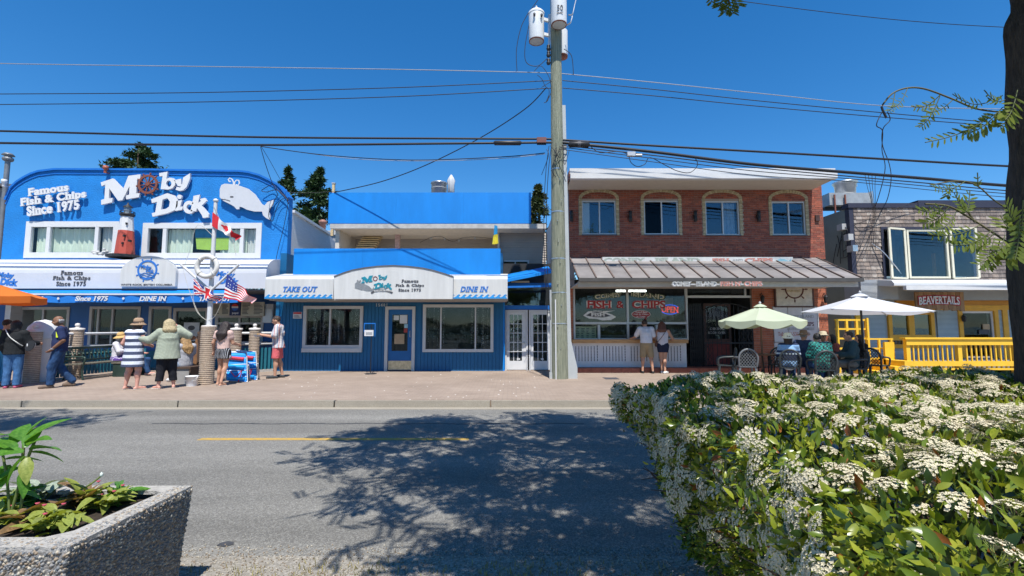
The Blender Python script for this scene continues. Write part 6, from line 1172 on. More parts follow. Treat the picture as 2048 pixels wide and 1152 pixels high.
# folded beach chairs
CBL = stripes('beach chair cloth', [((.02, .22, .62), .55), ((.05, .4, .8), .2), ((.02, .12, .4), .15), ((.6, .65, .7), .1)], .16, 2)
for k, (px, Y, dy) in enumerate(((474, 13.6, 0), (494, 13.75, .1))):
    p = G(px, 765 - k * 4); x = p.x; y = p.y; t = thing('beach_chair', ('folded blue beach chair leaning nearest the girl in black shorts', 'folded blue beach chair leaning against the second rope post')[k], 'folding chair', p, 'folded blue beach chairs'); w = .24
    top = Vector((x - .22, y + .28, .93)); bot = Vector((x, y, .17)); dx = Vector((w, .08, -.03))
    MB().tube([bot - dx, top - dx], .014, 6).tube([bot + dx, top + dx], .014, 6).tube([bot - dx, bot + dx], .014, 6).tube([top - dx, top + dx], .014, 6).build('frame', ALU, t)
    e = Vector((0, -.015, 0)); MB().add([bot - dx * .92 + e, bot + dx * .92 + e, top + dx * .92 + e, top - dx * .92 + e, bot - dx * .92 - e, bot + dx * .92 - e, top + dx * .92 - e, top - dx * .92 - e], [(0, 1, 2, 3), (7, 6, 5, 4), (0, 4, 5, 1), (1, 5, 6, 2), (2, 6, 7, 3), (3, 7, 4, 0)]).build('cloth', CBL, t)
    for q in (.12, .5, .78): a_ = bot.lerp(top, q) + Vector((0, -.05, 0)); MB().bar(a_ - dx * .8, a_ + dx * .8, .05, .11, (0, 1, .3)).build('pouch', mat('bright blue nylon', (.015, .3, .75), .6, .15, 6) if q < .7 else mat('red nylon', (.5, .04, .06), .7), t)
    MB().tube(spline([bot - dx * .6 + Vector((0, -.03, .25)), bot + Vector((0, -.06, .12)), bot + dx * .5 + Vector((0, -.04, .3)), bot + dx * .2 + Vector((0, -.05, -.02))], 5), .012, 5).build('strap', mat('red nylon', (.5, .04, .06), .7), t)
    [MB().tube([bot + dx * g_ + Vector((-.16, .4, 0)), bot + dx * g_ + Vector((0, .0, .45))], .014, 6).build('rear_leg', ALU, t) for g_ in (-1, 1)]
# sign on a stand beside the blue door
p = G(741, 748); t = thing('sign_stand', 'thin black stand holding a small notice left of the blue door', 'sign stand', p); MB().lathe([(.19, .13), (.19, .145), (.03, .16)], (p.x, p.y, 0), 20).build('base', BLACK, t); MB().tube([(p.x, p.y, .14), (p.x, p.y, Z_(648, p.y))], .012, 8).build('pole', BLACK, t)
q = R(729, 660, 747, 672, p.y - .03); bx('sheet', WHITE, t, q[0], q[1], p.y - .04, p.y - .03, q[2], q[3]); q = R(728, 646, 751, 664, p.y - .01); MB().box(q[0], q[1], p.y - .02, p.y - .012, q[3] - .03, q[3]).box(q[0], q[0] + .02, p.y - .02, p.y - .012, q[2], q[3] - .03).box(q[1] - .02, q[1], p.y - .02, p.y - .012, q[2] - .15, q[3] - .03).build('frame', BLUED, t)
q = R(731, 664, 745, 670, p.y - .042); mb = MB()
for i in range(3): mb.box(q[0] + .01, q[1] - .01, p.y - .044, p.y - .041, q[2] + .01 + i * .03, q[2] + .02 + i * .03)
mb.build('print_lines', CHAR, t)
# litter of petals/crumbs on the pavers near the door
mb = MB()
for i in range(60): p = G(random.uniform(560, 1080), random.uniform(746, 800)); s_ = random.uniform(.008, .025); mb.lathe([(s_, 0), (s_ * .6, .006), (0, .008)], (p.x, p.y, .131), 5)
tag(mb.build('litter', mat('pale crumbs', (.6, .55, .5), .9), None, base=(0, 16, .13)), kind='stuff')
# umbrellas
def umbrella(px, ptop, pw, pedge, Y, m, label, n=8, val=.2, scal=True, lean=0, polem=None, name='patio_umbrella', vent=True, a0=0, pole_z=.13):
    c = P(px, ptop, Y); r = pw / 2 * Y / FPX / (cos(pi / n) if n == 4 else 1); zt_, ze_ = c.z, Z_(pedge, Y - r * .3); t = thing(name, label, 'umbrella', (c.x, Y, pole_z)); sub_ = 6; vs = [(c.x, Y, zt_)]; fs = []; K = n * sub_; rings = 5
    for k in range(1, rings + 1):
        for j in range(K):
            a_ = a0 + 2 * pi * j / K; u = (j % sub_) / sub_; chord = cos(pi / n) / cos(2 * pi / K * (j % sub_) - pi / n); q = k / rings; sag = .05 * r * sin(pi * u) * q
            vs.append((c.x + r * q * chord * cos(a_) + lean * q * 0, Y + r * q * chord * sin(a_), zt_ + (ze_ - zt_) * (q ** .92) - sag * .6 + lean * q * cos(a_)))
    for j in range(K): fs.append((0, 1 + j, 1 + (j + 1) % K))
    for k in range(rings - 1):
        for j in range(K): fs.append((1 + k * K + j, 1 + (k + 1) * K + j, 1 + (k + 1) * K + (j + 1) % K, 1 + k * K + (j + 1) % K))
    if val:
        o = len(vs); e0 = 1 + (rings - 1) * K
        for j in range(K): v = vs[e0 + j]; u = (j % sub_) / sub_; vs.append((v[0] * 1.0, v[1], v[2] - val * (1 if not scal else .55 + .45 * sin(pi * u))))
        for j in range(K): fs.append((e0 + j, o + j, o + (j + 1) % K, e0 + (j + 1) % K))
    MB().add(vs, fs, 0, False).build('canopy', m, t)
    if vent: MB().lathe([(r * .17, zt_ - (zt_ - ze_) * .1), (r * .08, zt_ + .02), (0, zt_ + .05)], (c.x, Y, 0), n).build('vent_cap', m, t)
    MB().lathe([(.03, zt_ + .05), (.035, zt_ + .09), (0, zt_ + .12)], (c.x, Y, 0), 8).build('finial', GREYF, t)
    MB().tube([(c.x, Y, pole_z), (c.x, Y, zt_)], .026, 10).build('pole', polem or BLACK, t); MB().lathe([(.25, pole_z), (.24, pole_z + .06), (.05, pole_z + .09), (.04, pole_z + .3)], (c.x, Y, 0), 18).build('base', BLACK, t)
    for j in range(n): a_ = a0 + 2 * pi * j / n; MB().bar((c.x + .03 * cos(a_), Y + .03 * sin(a_), zt_ - .05), (c.x + r * .97 * cos(a_), Y + r * .97 * sin(a_), ze_ + .0 + lean * cos(a_) - .03), .016, .02).build('rib', polem or GREYF, t)
    return t
def cloth2(name, col, tr=.3):
    return leafmat(name, tuple(c * .95 for c in col), col, tr, .8, 3, .1, (1, 1, 1))
umbrella(1520, 611, 158, 641, 13.3, cloth2('pale green canvas', (.58, .64, .47)), 'pale green patio umbrella with scalloped valance left of the seated diners', 8, .2, a0=.2, polem=mat('brown pole', (.14, .07, .04), .5))
umbrella(1720, 590, 166, 622, 12.3, cloth2('white canvas', (.68, .7, .74)), 'large white patio umbrella above the seated diners', 4, .0, False, lean=-.06, a0=pi / 4 - .25)
umbrella(-30, 560, 190, 590, 11.6, cloth2('orange canvas', (.75, .2, .04)), 'orange patio umbrella cut off by the left edge', 6, .17, False, a0=.0)

# ------------------------------------------------------------------ resin and metal chairs, tables
RES = mat('dark green resin', (.035, .042, .045), .45, .15, 4); RESG = mat('grey resin', (.14, .15, .16), .4, .1, 4)
def resin_chair(label, x, y, rz, m=RES, group='resin patio chairs'):
    t = thing('patio_chair', label, 'chair', (0, 0, 0), group)
    MB().box(-.22, .22, -.21, .22, .40, .43).build('seat', m, t)
    for sx in (-1, 1):
        for sy in (-1, 1): MB().bar((sx * .23, sy * .2, 0), (sx * .2, sy * .17, .41), .05, .05, (0, 1, 0)).build('leg', m, t)
        MB().tube(spline([(sx * .24, .2, .4), (sx * .27, .2, .58), (sx * .27, .1, .64), (sx * .26, -.15, .66), (sx * .22, -.24, .66)], 5), .026, 6).build('arm_rest', m, t)
    MB().tube([(-.22, -.2, .42)] + [(.24 * cos(a_), -.25 - .02 * sin(a_), .62 + .27 * sin(a_)) for a_ in np.linspace(pi, 0, 14)] + [(.22, -.2, .42)], .028, 6).build('back_frame', m, t)
    mb = MB()
    for i in range(-5, 6):
        for s in (-1, 1):
            q = []
            for k in range(13):
                z = .44 + k * .036; xx = i * .075 + s * (z - .64) * .8
                if abs(xx) < .23 * (1 if z < .62 else sqrt(max(0, 1 - ((z - .62) / .27) ** 2))): q.append((xx, -.215 - (z - .42) * .09, z))
            if len(q) > 1: mb.tube([q[0], q[-1]], .008, 4)
    mb.build('back_lattice', m, t); t.location = (x, y, .13); t.rotation_euler = (0, 0, rz); return t
def pos(px, py): p = G(px, py); return p.x, p.y
def table(label, x, y, r=.42, h=.72, m=mat('brown table top', (.13, .06, .035), .4, .15, 4)):
    t = thing('patio_table', label, 'table', (x, y, .13)); MB().lathe([(r - .02, .13 + h - .03), (r, .13 + h - .02), (r, .13 + h), (0, .13 + h + .001)], (x, y, 0), 26).build('table_top', m, t)
    for k in range(4): a_ = pi / 4 + k * pi / 2; MB().tube(spline([(x + .38 * cos(a_), y + .38 * sin(a_), .13), (x + .2 * cos(a_), y + .2 * sin(a_), .4), (x + .3 * cos(a_), y + .3 * sin(a_), .13 + h - .03)], 5), .018, 6).build('leg', BLACK, t)
    return t

# ================================================================== PEOPLE
def sd_grid(prims, vox, k=.03, cuts=()):
    lo = np.full(3, 9e9); hi = -lo
    for p in prims:
        if p[0] == 'c': r = max(p[3], p[4]) * max(1, *(p[5] or (1,))); lo = np.minimum(lo, np.minimum(p[1], p[2]) - r); hi = np.maximum(hi, np.maximum(p[1], p[2]) + r)
        else: r = max(p[2]); lo = np.minimum(lo, np.array(p[1]) - r); hi = np.maximum(hi, np.array(p[1]) + r)
    lo -= vox * 3; hi += vox * 3; n = np.ceil((hi - lo) / vox).astype(int) + 1; F = np.full(n, .3, np.float32); ax = [lo[i] + np.arange(n[i]) * vox for i in range(3)]
    for p in prims:
        if p[0] == 'c': r = max(p[3], p[4]) * max(1, *(p[5] or (1,))); a, b = np.minimum(p[1], p[2]) - r, np.maximum(p[1], p[2]) + r
        else: r = max(p[2]); a, b = np.array(p[1]) - r, np.array(p[1]) + r
        i0 = np.maximum(((a - .07 - lo) / vox).astype(int), 0); i1 = np.minimum(((b + .07 - lo) / vox).astype(int) + 2, n); sl = tuple(slice(i0[i], i1[i]) for i in range(3))
        X = np.stack(np.meshgrid(*[ax[i][sl[i]] for i in range(3)], indexing='ij'), -1).astype(np.float32); d = sd_eval(p, X); f = F[sl]
        h = np.clip(.5 + .5 * (d - f) / k, 0, 1); F[sl] = d * (1 - h) + f * h - k * h * (1 - h)
    for (pt, nr) in cuts:
        X = np.stack(np.meshgrid(*ax, indexing='ij'), -1); F = np.maximum(F, ((X - np.array(pt)) @ np.array(nr)).astype(np.float32))
    F[0] = F[-1] = .3; F[:, 0] = F[:, -1] = .3; F[:, :, 0] = F[:, :, -1] = .3
    return F, lo
def sd_eval(p, X):
    if p[0] == 'c':
        a, b = np.array(p[1], np.float32), np.array(p[2], np.float32); s = np.array(p[5] or (1, 1, 1), np.float32); A = (b - a) / s; Q = (X - a) / s; L2 = max(float(A @ A), 1e-8); t = np.clip((Q @ A) / L2, 0, 1)
        return (np.linalg.norm(Q - t[..., None] * A, axis=-1) - (p[3] + (p[4] - p[3]) * t)) * float(s.min())
    r = np.array(p[2], np.float32); q = (X - np.array(p[1], np.float32)) / r; l = np.linalg.norm(q, axis=-1); g = np.linalg.norm(q / r, axis=-1) + 1e-6; return l * (l - 1) / g
def surf_nets(F, lo, vox):
    S = F < 0; n = np.array(F.shape); c = np.zeros(tuple(n - 1), np.int8)
    for i in (0, 1):
        for j in (0, 1):
            for k in (0, 1): c += S[i:n[0] - 1 + i, j:n[1] - 1 + j, k:n[2] - 1 + k]
    act = (c > 0) & (c < 8); idx = np.full(act.shape, -1, np.int64); I = np.argwhere(act); idx[act] = np.arange(len(I)); acc = np.zeros((len(I), 3)); cnt = np.zeros(len(I))
    cor = [(0, 0, 0), (1, 0, 0), (0, 1, 0), (1, 1, 0), (0, 0, 1), (1, 0, 1), (0, 1, 1), (1, 1, 1)]; vals = [F[I[:, 0] + a, I[:, 1] + b, I[:, 2] + d] for a, b, d in cor]
    for a, b in ((0, 1), (2, 3), (4, 5), (6, 7), (0, 2), (1, 3), (4, 6), (5, 7), (0, 4), (1, 5), (2, 6), (3, 7)):
        fa, fb = vals[a], vals[b]; m = (fa < 0) != (fb < 0); t = np.where(m, fa / np.where(m, fa - fb, 1), 0)
        acc += np.where(m[:, None], np.array(cor[a]) + t[:, None] * (np.array(cor[b]) - np.array(cor[a])), 0); cnt += m
    V = lo + (I + acc / cnt[:, None]) * vox; Q = []
    for axn in range(3):
        sl0 = [slice(1, -1)] * 3; sl0[axn] = slice(0, -1); sl1 = list(sl0); sl1[axn] = slice(1, None); A, B = S[tuple(sl0)], S[tuple(sl1)]; E = np.argwhere(A != B); off = np.ones(3, int); off[axn] = 0; E = E + off; u, v = [q for q in range(3) if q != axn]
        def at(du, dv): e = E.copy(); e[:, u] -= du; e[:, v] -= dv; return idx[e[:, 0], e[:, 1], e[:, 2]]
        q = np.stack([at(1, 1), at(0, 1), at(0, 0), at(1, 0)], 1); fl = S[E[:, 0], E[:, 1], E[:, 2]]; fl = fl if axn != 1 else ~fl; q = np.where(fl[:, None], q, q[:, ::-1]); Q.append(q)
    return V, np.concatenate(Q)
def sdf_obj(name, prims, vox, mats, parent, k=.03, cuts=(), tags=None, noise=0):
    F, lo = sd_grid(prims, vox, k, cuts)
    if noise:
        g = np.indices(F.shape).astype(np.float32); F = F + noise * (np.sin(g[0] * 1.3 + g[2] * .4) * np.sin(g[1] * 1.1 + g[2] * .55) + .5 * np.sin(g[0] * 2.3 - g[2] * .3)).astype(np.float32); F[0] = F[-1] = .3; F[:, 0] = F[:, -1] = .3; F[:, :, 0] = F[:, :, -1] = .3
    V, Q = surf_nets(F, lo, vox); mi = None
    if tags:
        Cn = V[Q].mean(1); D = np.stack([sd_eval(p, Cn) for p in prims], 1); mi = np.array(tags)[D.argmin(1)]
    o = link(npmesh(name, V, Q, mats, mi, True), name, parent); return o
STAND = dict(pelvis=(0, 0, .93), waist=(0, .0, 1.06), chest=(0, .0, 1.26), neck=(0, -.01, 1.44), head=(0, .025, 1.585), shL=(-.175, -.01, 1.39), shR=(.175, -.01, 1.39), elL=(-.235, -.02, 1.11), elR=(.235, -.02, 1.11), wrL=(-.235, .07, .87), wrR=(.235, .07, .87), hiL=(-.085, 0, .9), hiR=(.085, 0, .9), knL=(-.095, .02, .49), knR=(.095, .02, .49), anL=(-.1, -.02, .085), anR=(.1, -.02, .085), toL=(-.13, .15, .03), toR=(.13, .15, .03))
SIT = dict(pelvis=(0, 0, .52), waist=(0, -.01, .66), chest=(0, .0, .86), neck=(0, .01, 1.05), head=(0, .05, 1.19), shL=(-.175, 0, 1.0), shR=(.175, 0, 1.0), elL=(-.23, .08, .75), elR=(.23, .08, .75), wrL=(-.13, .3, .72), wrR=(.13, .3, .72), hiL=(-.09, .02, .5), hiR=(.09, .02, .5), knL=(-.12, .42, .51), knR=(.12, .42, .51), anL=(-.12, .4, .085), anR=(.12, .4, .085), toL=(-.14, .56, .03), toR=(.14, .56, .03))
SKIN = {k: mat('skin ' + k, c, .55, .06, 8, spec=.3) for k, c in dict(fair=(.58, .34, .25), tan=(.46, .25, .165), brown=(.2, .1, .06), pink=(.58, .3, .23)).items()}
EYE = mat('eye dark', (.02, .015, .012), .3); LIP = mat('lip', (.35, .12, .1), .5)
def person(label, x, y, rz, H=1.68, base=STAND, pose=None, w=1.0, belly=0, skin='fair', hair=None, hairm=None, outfit=(), extra=None, vox=.013, z0=.13, group=None, female=False):
    J = dict(base); J.update(pose or {}); s = H / 1.7; J = {k: np.array(v, float) * s for k, v in J.items()}; t = thing('person', label, 'person', (0, 0, 0), group)
    c = lambda a, b, ra, rb, sc=None: ('c', tuple(J[a] if isinstance(a, str) else a), tuple(J[b] if isinstance(b, str) else b), ra * s, rb * s, sc)
    fl = (1.0, .68, 1.0); pr = []; tg = []
    def A(p, m=0): pr.append(p); tg.append(m)
    hd = J['head']; nk = J['neck']; fwd = pose.get('_look', (0, 1, 0)) if pose else (0, 1, 0); fwd = np.array(fwd, float); fwd /= np.linalg.norm(fwd); sd = np.array([fwd[1], -fwd[0], 0]); sd /= np.linalg.norm(sd); up = np.cross(sd, fwd)
    A(c('pelvis', 'waist', .145 * w, .13 * w + belly, fl)); A(c('waist', 'chest', .132 * w + belly, .155 * w, fl)); A(c('shL', 'shR', .058 * w, .058 * w)); A(c('chest', 'neck', .12 * w, .05)); A(c('neck', hd, .052, .05))
    A(('e', tuple(hd + up * .015 * s), (.079 * s, .097 * s, .108 * s))); A(('e', tuple(hd + fwd * .03 * s - up * .062 * s), (.052 * s, .056 * s, .055 * s))); A(('c', tuple(hd + fwd * .088 * s + up * .01 * s), tuple(hd + fwd * .108 * s - up * .026 * s), .01 * s, .016 * s, None))
    for q in (-1, 1): A(('e', tuple(hd + sd * q * .08 * s - up * .005 * s), (.014 * s, .022 * s, .033 * s))); A(('e', tuple(hd + sd * q * .034 * s + fwd * .088 * s + up * .016 * s), (.012 * s, .01 * s, .008 * s)), 1)
    A(('e', tuple(hd + fwd * .092 * s - up * .05 * s), (.025 * s, .012 * s, .007 * s)), 2)
    if female:
        ch = J['chest']; 
        for q in (-1, 1): A(('e', tuple(ch + np.array((q * .075, .09, .0)) * s), (.07 * s, .065 * s, .07 * s)))
    for S_ in 'LR':
        A(c('sh' + S_, 'el' + S_, .052 * w, .04 * w)); A(c('el' + S_, 'wr' + S_, .041 * w, .028)); A(c('hi' + S_, 'kn' + S_, .088 * w, .058 * w)); A(c('kn' + S_, 'an' + S_, .056 * w, .034)); kn, an = J['kn' + S_], J['an' + S_]; cm = kn + (an - kn) * .3 + np.array((0, -.02, 0)) * s; A(('e', tuple(cm), (.05 * s * w, .055 * s * w, .1 * s)))
        to = J['to' + S_]; A(('c', tuple(an - np.array((0, 0, .03)) * s), tuple(to), .034 * s, .03 * s, None)); hp = an + (an - to) * .25; hp[2] = to[2] + .005; A(('c', tuple(hp), tuple(to), .032 * s, .028 * s, None))
        wr, el = J['wr' + S_], J['el' + S_]; d = (wr - el) / np.linalg.norm(wr - el); q = 1 if S_ == 'R' else -1; side = np.cross(d, (0, 0, 1.)) if abs(d[2]) < .8 else np.array((0, 1., 0)); side -= d * (side @ d); side /= np.linalg.norm(side); nn = np.cross(d, side)
        pal = wr + d * .05 * s; A(('c', tuple(wr + d * .02 * s), tuple(wr + d * .075 * s), .03 * s, .033 * s, None))
        for fi, (o, l) in enumerate(((-.026, .062), (-.009, .072), (.009, .068), (.026, .052))):
            b0_ = wr + d * .085 * s + side * o * s; m0 = b0_ + (d * .6 + nn * .25 * q) * l * s * .6; A(('c', tuple(b0_), tuple(m0), .0105 * s, .0098 * s, None)); A(('c', tuple(m0), tuple(m0 + (d * .35 + nn * .75 * q) * l * s * .5), .0098 * s, .0088 * s, None))
        b0_ = wr + d * .035 * s - side * .03 * s; m0 = b0_ + (d * .6 - side * .8) * .035 * s; A(('c', tuple(b0_), tuple(m0), .0125 * s, .0115 * s, None)); A(('c', tuple(m0), tuple(m0 + (d * .9 - side * .1 + nn * .3 * q) * .035 * s), .0115 * s, .0095 * s, None))
    sdf_obj('body', pr, vox, [SKIN[skin], EYE, LIP], t, .022 * s, tags=tg)
    def lerp(a, b, u): return J[a] + (J[b] - J[a]) * u
    for g in outfit:
        k, m = g[0], g[1]; o = g[2] if len(g) > 2 else {}; P_ = []; cuts = []; ex = o.get('ex', .014); nm = k; bl = belly
        if k in ('shirt', 'jacket', 'tank', 'dress'):
            P_ += [c('waist', 'chest', .135 * w + ex + bl, .16 * w + ex, (1, .72, 1)), c('shL', 'shR', .06 * w + ex * .6, .06 * w + ex * .6) if k != 'tank' else c(lerp('shL', 'shR', .12), lerp('shL', 'shR', .88), .05 * w + ex * .4, .05 * w + ex * .4), c('chest', lerp('chest', 'neck', .75), .125 * w + ex, .062)]
            if female: P_ += [('e', tuple(J['chest'] + np.array((q * .075, .085, .0)) * s), (.08 * s, .075 * s, .08 * s)) for q in (-1, 1)]
            hem = np.array(o.get('hem', (0, 0, .9))) * s; P_ += [c('waist', hem, .135 * w + ex + bl, o.get('flare', .16) * w + ex, (1, .75, 1))]; cuts.append((tuple(hem + np.array((0, 0, -.005))), (0, 0, -1)))
            if base is SIT and 'hem' not in o: cuts = []; P_[-1] = c('waist', 'pelvis', .135 * w + ex + bl, .15 * w + ex, (1, .75, 1))
            sl_ = o.get('sleeve', 0 if k in ('tank', 'dress') else .55)
            for S_ in 'LR':
                if sl_ > 0: P_.append(c('sh' + S_, lerp('sh' + S_, 'el' + S_, min(1, sl_)), .058 * w + ex * .8, .05 * w + ex))
                if sl_ > 1: P_.append(c('el' + S_, lerp('el' + S_, 'wr' + S_, sl_ - 1), .048 * w + ex, .036 + ex))
        elif k in ('trousers', 'shorts', 'leggings'):
            le = o.get('len', 1.9 if k != 'shorts' else .75); P_ += [c('pelvis', lerp('pelvis', 'waist', .35), .15 * w + ex, .14 * w + ex, (1, .74, 1))]
            for S_ in 'LR':
                P_.append(c('hi' + S_, lerp('hi' + S_, 'kn' + S_, min(1, le)), .092 * w + ex, (.062 if le >= 1 else .078) * w + ex + o.get('loose', 0)))
                if le > 1: kn, an = J['kn' + S_], J['an' + S_]; P_.append(('e', tuple(kn + (an - kn) * .3 + np.array((0, -.02, 0)) * s), (.05 * s * w + ex * .6, .055 * s * w + ex * .6, .13 * s))); P_.append(c('kn' + S_, lerp('kn' + S_, 'an' + S_, le - 1), .06 * w + ex, .055 + ex + o.get('loose', 0)))
            if base is STAND: cuts.append(((0, 0, min(lerp(('hi' if le <= 1 else 'kn') + S_, ('kn' if le <= 1 else 'an') + S_, le if le <= 1 else le - 1)[2] for S_ in 'LR') - .012), (0, 0, -1)))
        elif k == 'skirt':
            P_ += [c('pelvis', 'hiL', .16 * w, .13 * w), c('pelvis', 'hiR', .16 * w, .13 * w), c('hiL', 'knL', .13, .12), c('hiR', 'knR', .13, .12), c('knL', 'knR', .11, .11)] + [c('kn' + S_, lerp('kn' + S_, 'an' + S_, o.get('len', .4)), .11, .11) for S_ in 'LR']
        elif k in ('shoe', 'sandal'):
            for S_ in 'LR':
                an, to = J['an' + S_], J['to' + S_]; hp = an + (an - to) * .22; hp[2] = to[2]
                q = [('c', tuple(hp), tuple(to), .04 * s, .038 * s, (1, 1, .95))]
                if k == 'shoe': q += [('c', tuple(an - np.array((0, 0, .035)) * s), tuple(to + (an - to) * .3), .044 * s, .036 * s, None)]
                else: q = [('c', tuple(hp - np.array((0, 0, .018))), tuple(to + (to - an) * .1 - np.array((0, 0, .018))), .04 * s, .045 * s, (1, 1, .35))]
                sdf_obj(nm, q, .01, m, t, .02)
            continue
        elif k == 'collar': P_ += [('e', tuple(lerp('neck', 'chest', .05)), (.075 * s, .07 * s, .03 * s))]
        P_ = [p if not isinstance(p[1], np.ndarray) else p for p in P_]
        sdf_obj(nm, P_, max(vox, .013), m, t, .03 * s, cuts, noise=.0032)
    h = hd + up * .015 * s
    if hair:
        if hair == 'short': HP = [('e', tuple(h - fwd * .016 * s + up * .024 * s), (.088 * s, .098 * s, .1 * s))]; ct = [(tuple(h + fwd * .055 * s), tuple(fwd * .8 - up * .6)), (tuple(h - up * .065 * s), tuple(-up))]
        elif hair == 'fringe': HP = [('e', tuple(h - fwd * .025 * s - up * .01 * s), (.087 * s, .085 * s, .07 * s))]; ct = [(tuple(h + up * .03 * s), tuple(up)), (tuple(h + fwd * .01 * s), tuple(fwd))]
        elif hair == 'bob': HP = [('e', tuple(h - fwd * .014 * s + up * .02 * s), (.1 * s, .108 * s, .11 * s)), ('c', tuple(h - fwd * .03 * s), tuple(h - fwd * .045 * s - up * .14 * s), .1 * s, .1 * s, (1, .8, 1))]; ct = [(tuple(h + fwd * .05 * s), tuple(fwd))]
        else:
            dn = J['chest'] - np.array((0, .1, 0)) * s - h; ln = 1.25 if hair == 'verylong' else .85; HP = [('e', tuple(h - fwd * .014 * s + up * .02 * s), (.095 * s, .103 * s, .106 * s))]
            for q in (-1.3, -.65, 0, .65, 1.3): HP.append(('c', tuple(h - fwd * .04 * s + sd * q * .04 * s), tuple(h + dn * ln * .55 + sd * q * .065 * s - np.array((0, .05, 0)) * s), .07 * s, .06 * s, None)); HP.append(('c', tuple(h + dn * ln * .55 + sd * q * .065 * s - np.array((0, .05, 0)) * s), tuple(h + dn * ln * (1 - .13 * abs(q)) + sd * q * (.065 + .01 * (ln > 1)) * s - np.array((0, .03, 0)) * s), .058 * s, .014 * s, None))
            ct = [(tuple(h + fwd * .06 * s), tuple(fwd))]
        sdf_obj('hair', HP, .011, hairm, t, .045, ct, noise=.005)
    if extra: extra(t, J, s, hd, fwd, up, sd)
    t.location = (x, y, z0); t.rotation_euler = (0, 0, rz + (0 if base is SIT else atan2(-x, y))); return t
def hat(t, c, up, r=.18, h=.1, m=None, band=None, tilt=(0, 0), bucket=False, droop=.0):
    pr = [(0, h + .012), (.06, h + .008), (.095, h - .02), (.102, .012), (r * .7, -.005 - droop * .4), (r, -.02 - droop), (r, -.028 - droop), (r * .7, -.015 - droop * .4), (.098, -.002), (.09, h - .03)]
    if bucket: pr = [(0, h), (.075, h - .004), (.085, h - .015), (.103, .02), (r, -.035), (r, -.042), (.1, .01), (.08, h - .02)]
    mb = MB().lathe(pr, (0, 0, 0), 22, cap=False); o = mb.build('hat', m, t); o.location = tuple(c); o.rotation_euler = (tilt[0], tilt[1], 0)
    if band: b = MB().lathe([(.106, .012), (.104, .042)], (0, 0, 0), 22, cap=False).build('hat_band', band, o)
    return o
def cloth_m(name, col, var=.12): return mat(name, col, .9, var, 9, .25, 120, spec=.15)
def strap(t, pts, r, m, name='strap'): MB().tube(spline([Vector(p) for p in pts], 6), r, 6).build(name, m, t)
BLK_H = mat('black hair', (.012, .01, .01), .45, .4, 30, .6, 90); BRN_H = mat('brown hair', (.05, .03, .02), .45, .4, 30, .6, 90); BLO_H = mat('blonde hair', (.4, .32, .18), .5, .35, 26, .6, 80); DBL_H = mat('golden hair', (.3, .18, .075), .5, .5, 22, .7, 70); RED_H = mat('auburn hair', (.13, .05, .03), .45, .4, 26, .6, 80); GRY_H = mat('grey hair', (.3, .29, .28), .6, .3, 30)
JEAN = cloth_m('blue denim', (.05, .13, .28), .35); DJEAN = cloth_m('dark denim', (.025, .06, .14), .35)
D = radians
# 1 woman in black jacket, far left
def ex1(t, J, s, hd, fwd, up, sd):
    strap(t, [(-.15, -.1, 1.42), (-.05, -.16, 1.25), (.1, -.16, 1.1), (.17, -.08, 1.02)], .011, mat('pale strap', (.6, .6, .56), .7), 'bag_strap')
x, y = pos(22, 776); person('woman in a black jacket and blue jeans with dark wavy hair, far left', x, y, D(-20), 1.62, pose=dict(elR=(.27, .03, 1.14), wrR=(.36, .22, 1.13), wrL=(-.2, .1, .9)), w=1.07, belly=.01, skin='tan', hair='bob', hairm=BLK_H, outfit=[('jacket', cloth_m('black fleece', (.02, .022, .024)), dict(sleeve=1.95, ex=.03, hem=(0, 0, .86), flare=.165)), ('trousers', JEAN, dict(loose=.008, len=2.0)), ('shoe', mat('pink trainers', (.45, .09, .17), .6))], extra=ex1, female=True)
p = P(62, 690, y - .15); t = thing('cap', 'white and black visor cap held by the woman in the black jacket', 'cap', p); MB().lathe([(0, .07), (.07, .05), (.1, 0), (.095, -.01)], p, 16, axis='x').build('crown', WHITE, t); MB().prism(circ((p.x + .06, p.z - .02), .1, 18, ry=.14, rot=-.6), p.y - .09, p.y - .075).build('peak', BLACK, t)
x, y = pos(-24, 774); person('person in teal trousers with a green backpack cut off by the left edge', x, y + .3, D(-60), 1.66, skin='tan', hair='short', hairm=BLK_H, vox=.016, outfit=[('shirt', cloth_m('dark green cloth', (.05, .09, .06)), dict(sleeve=1.9)), ('trousers', cloth_m('teal cloth', (.1, .2, .22)))], extra=lambda t, J, s, hd, f, u, sd: sdf_obj('backpack', [('c', (0, -.22, 1.05), (0, -.2, 1.3), .13, .12, None)], .016, cloth_m('lime backpack', (.18, .4, .12)), t))
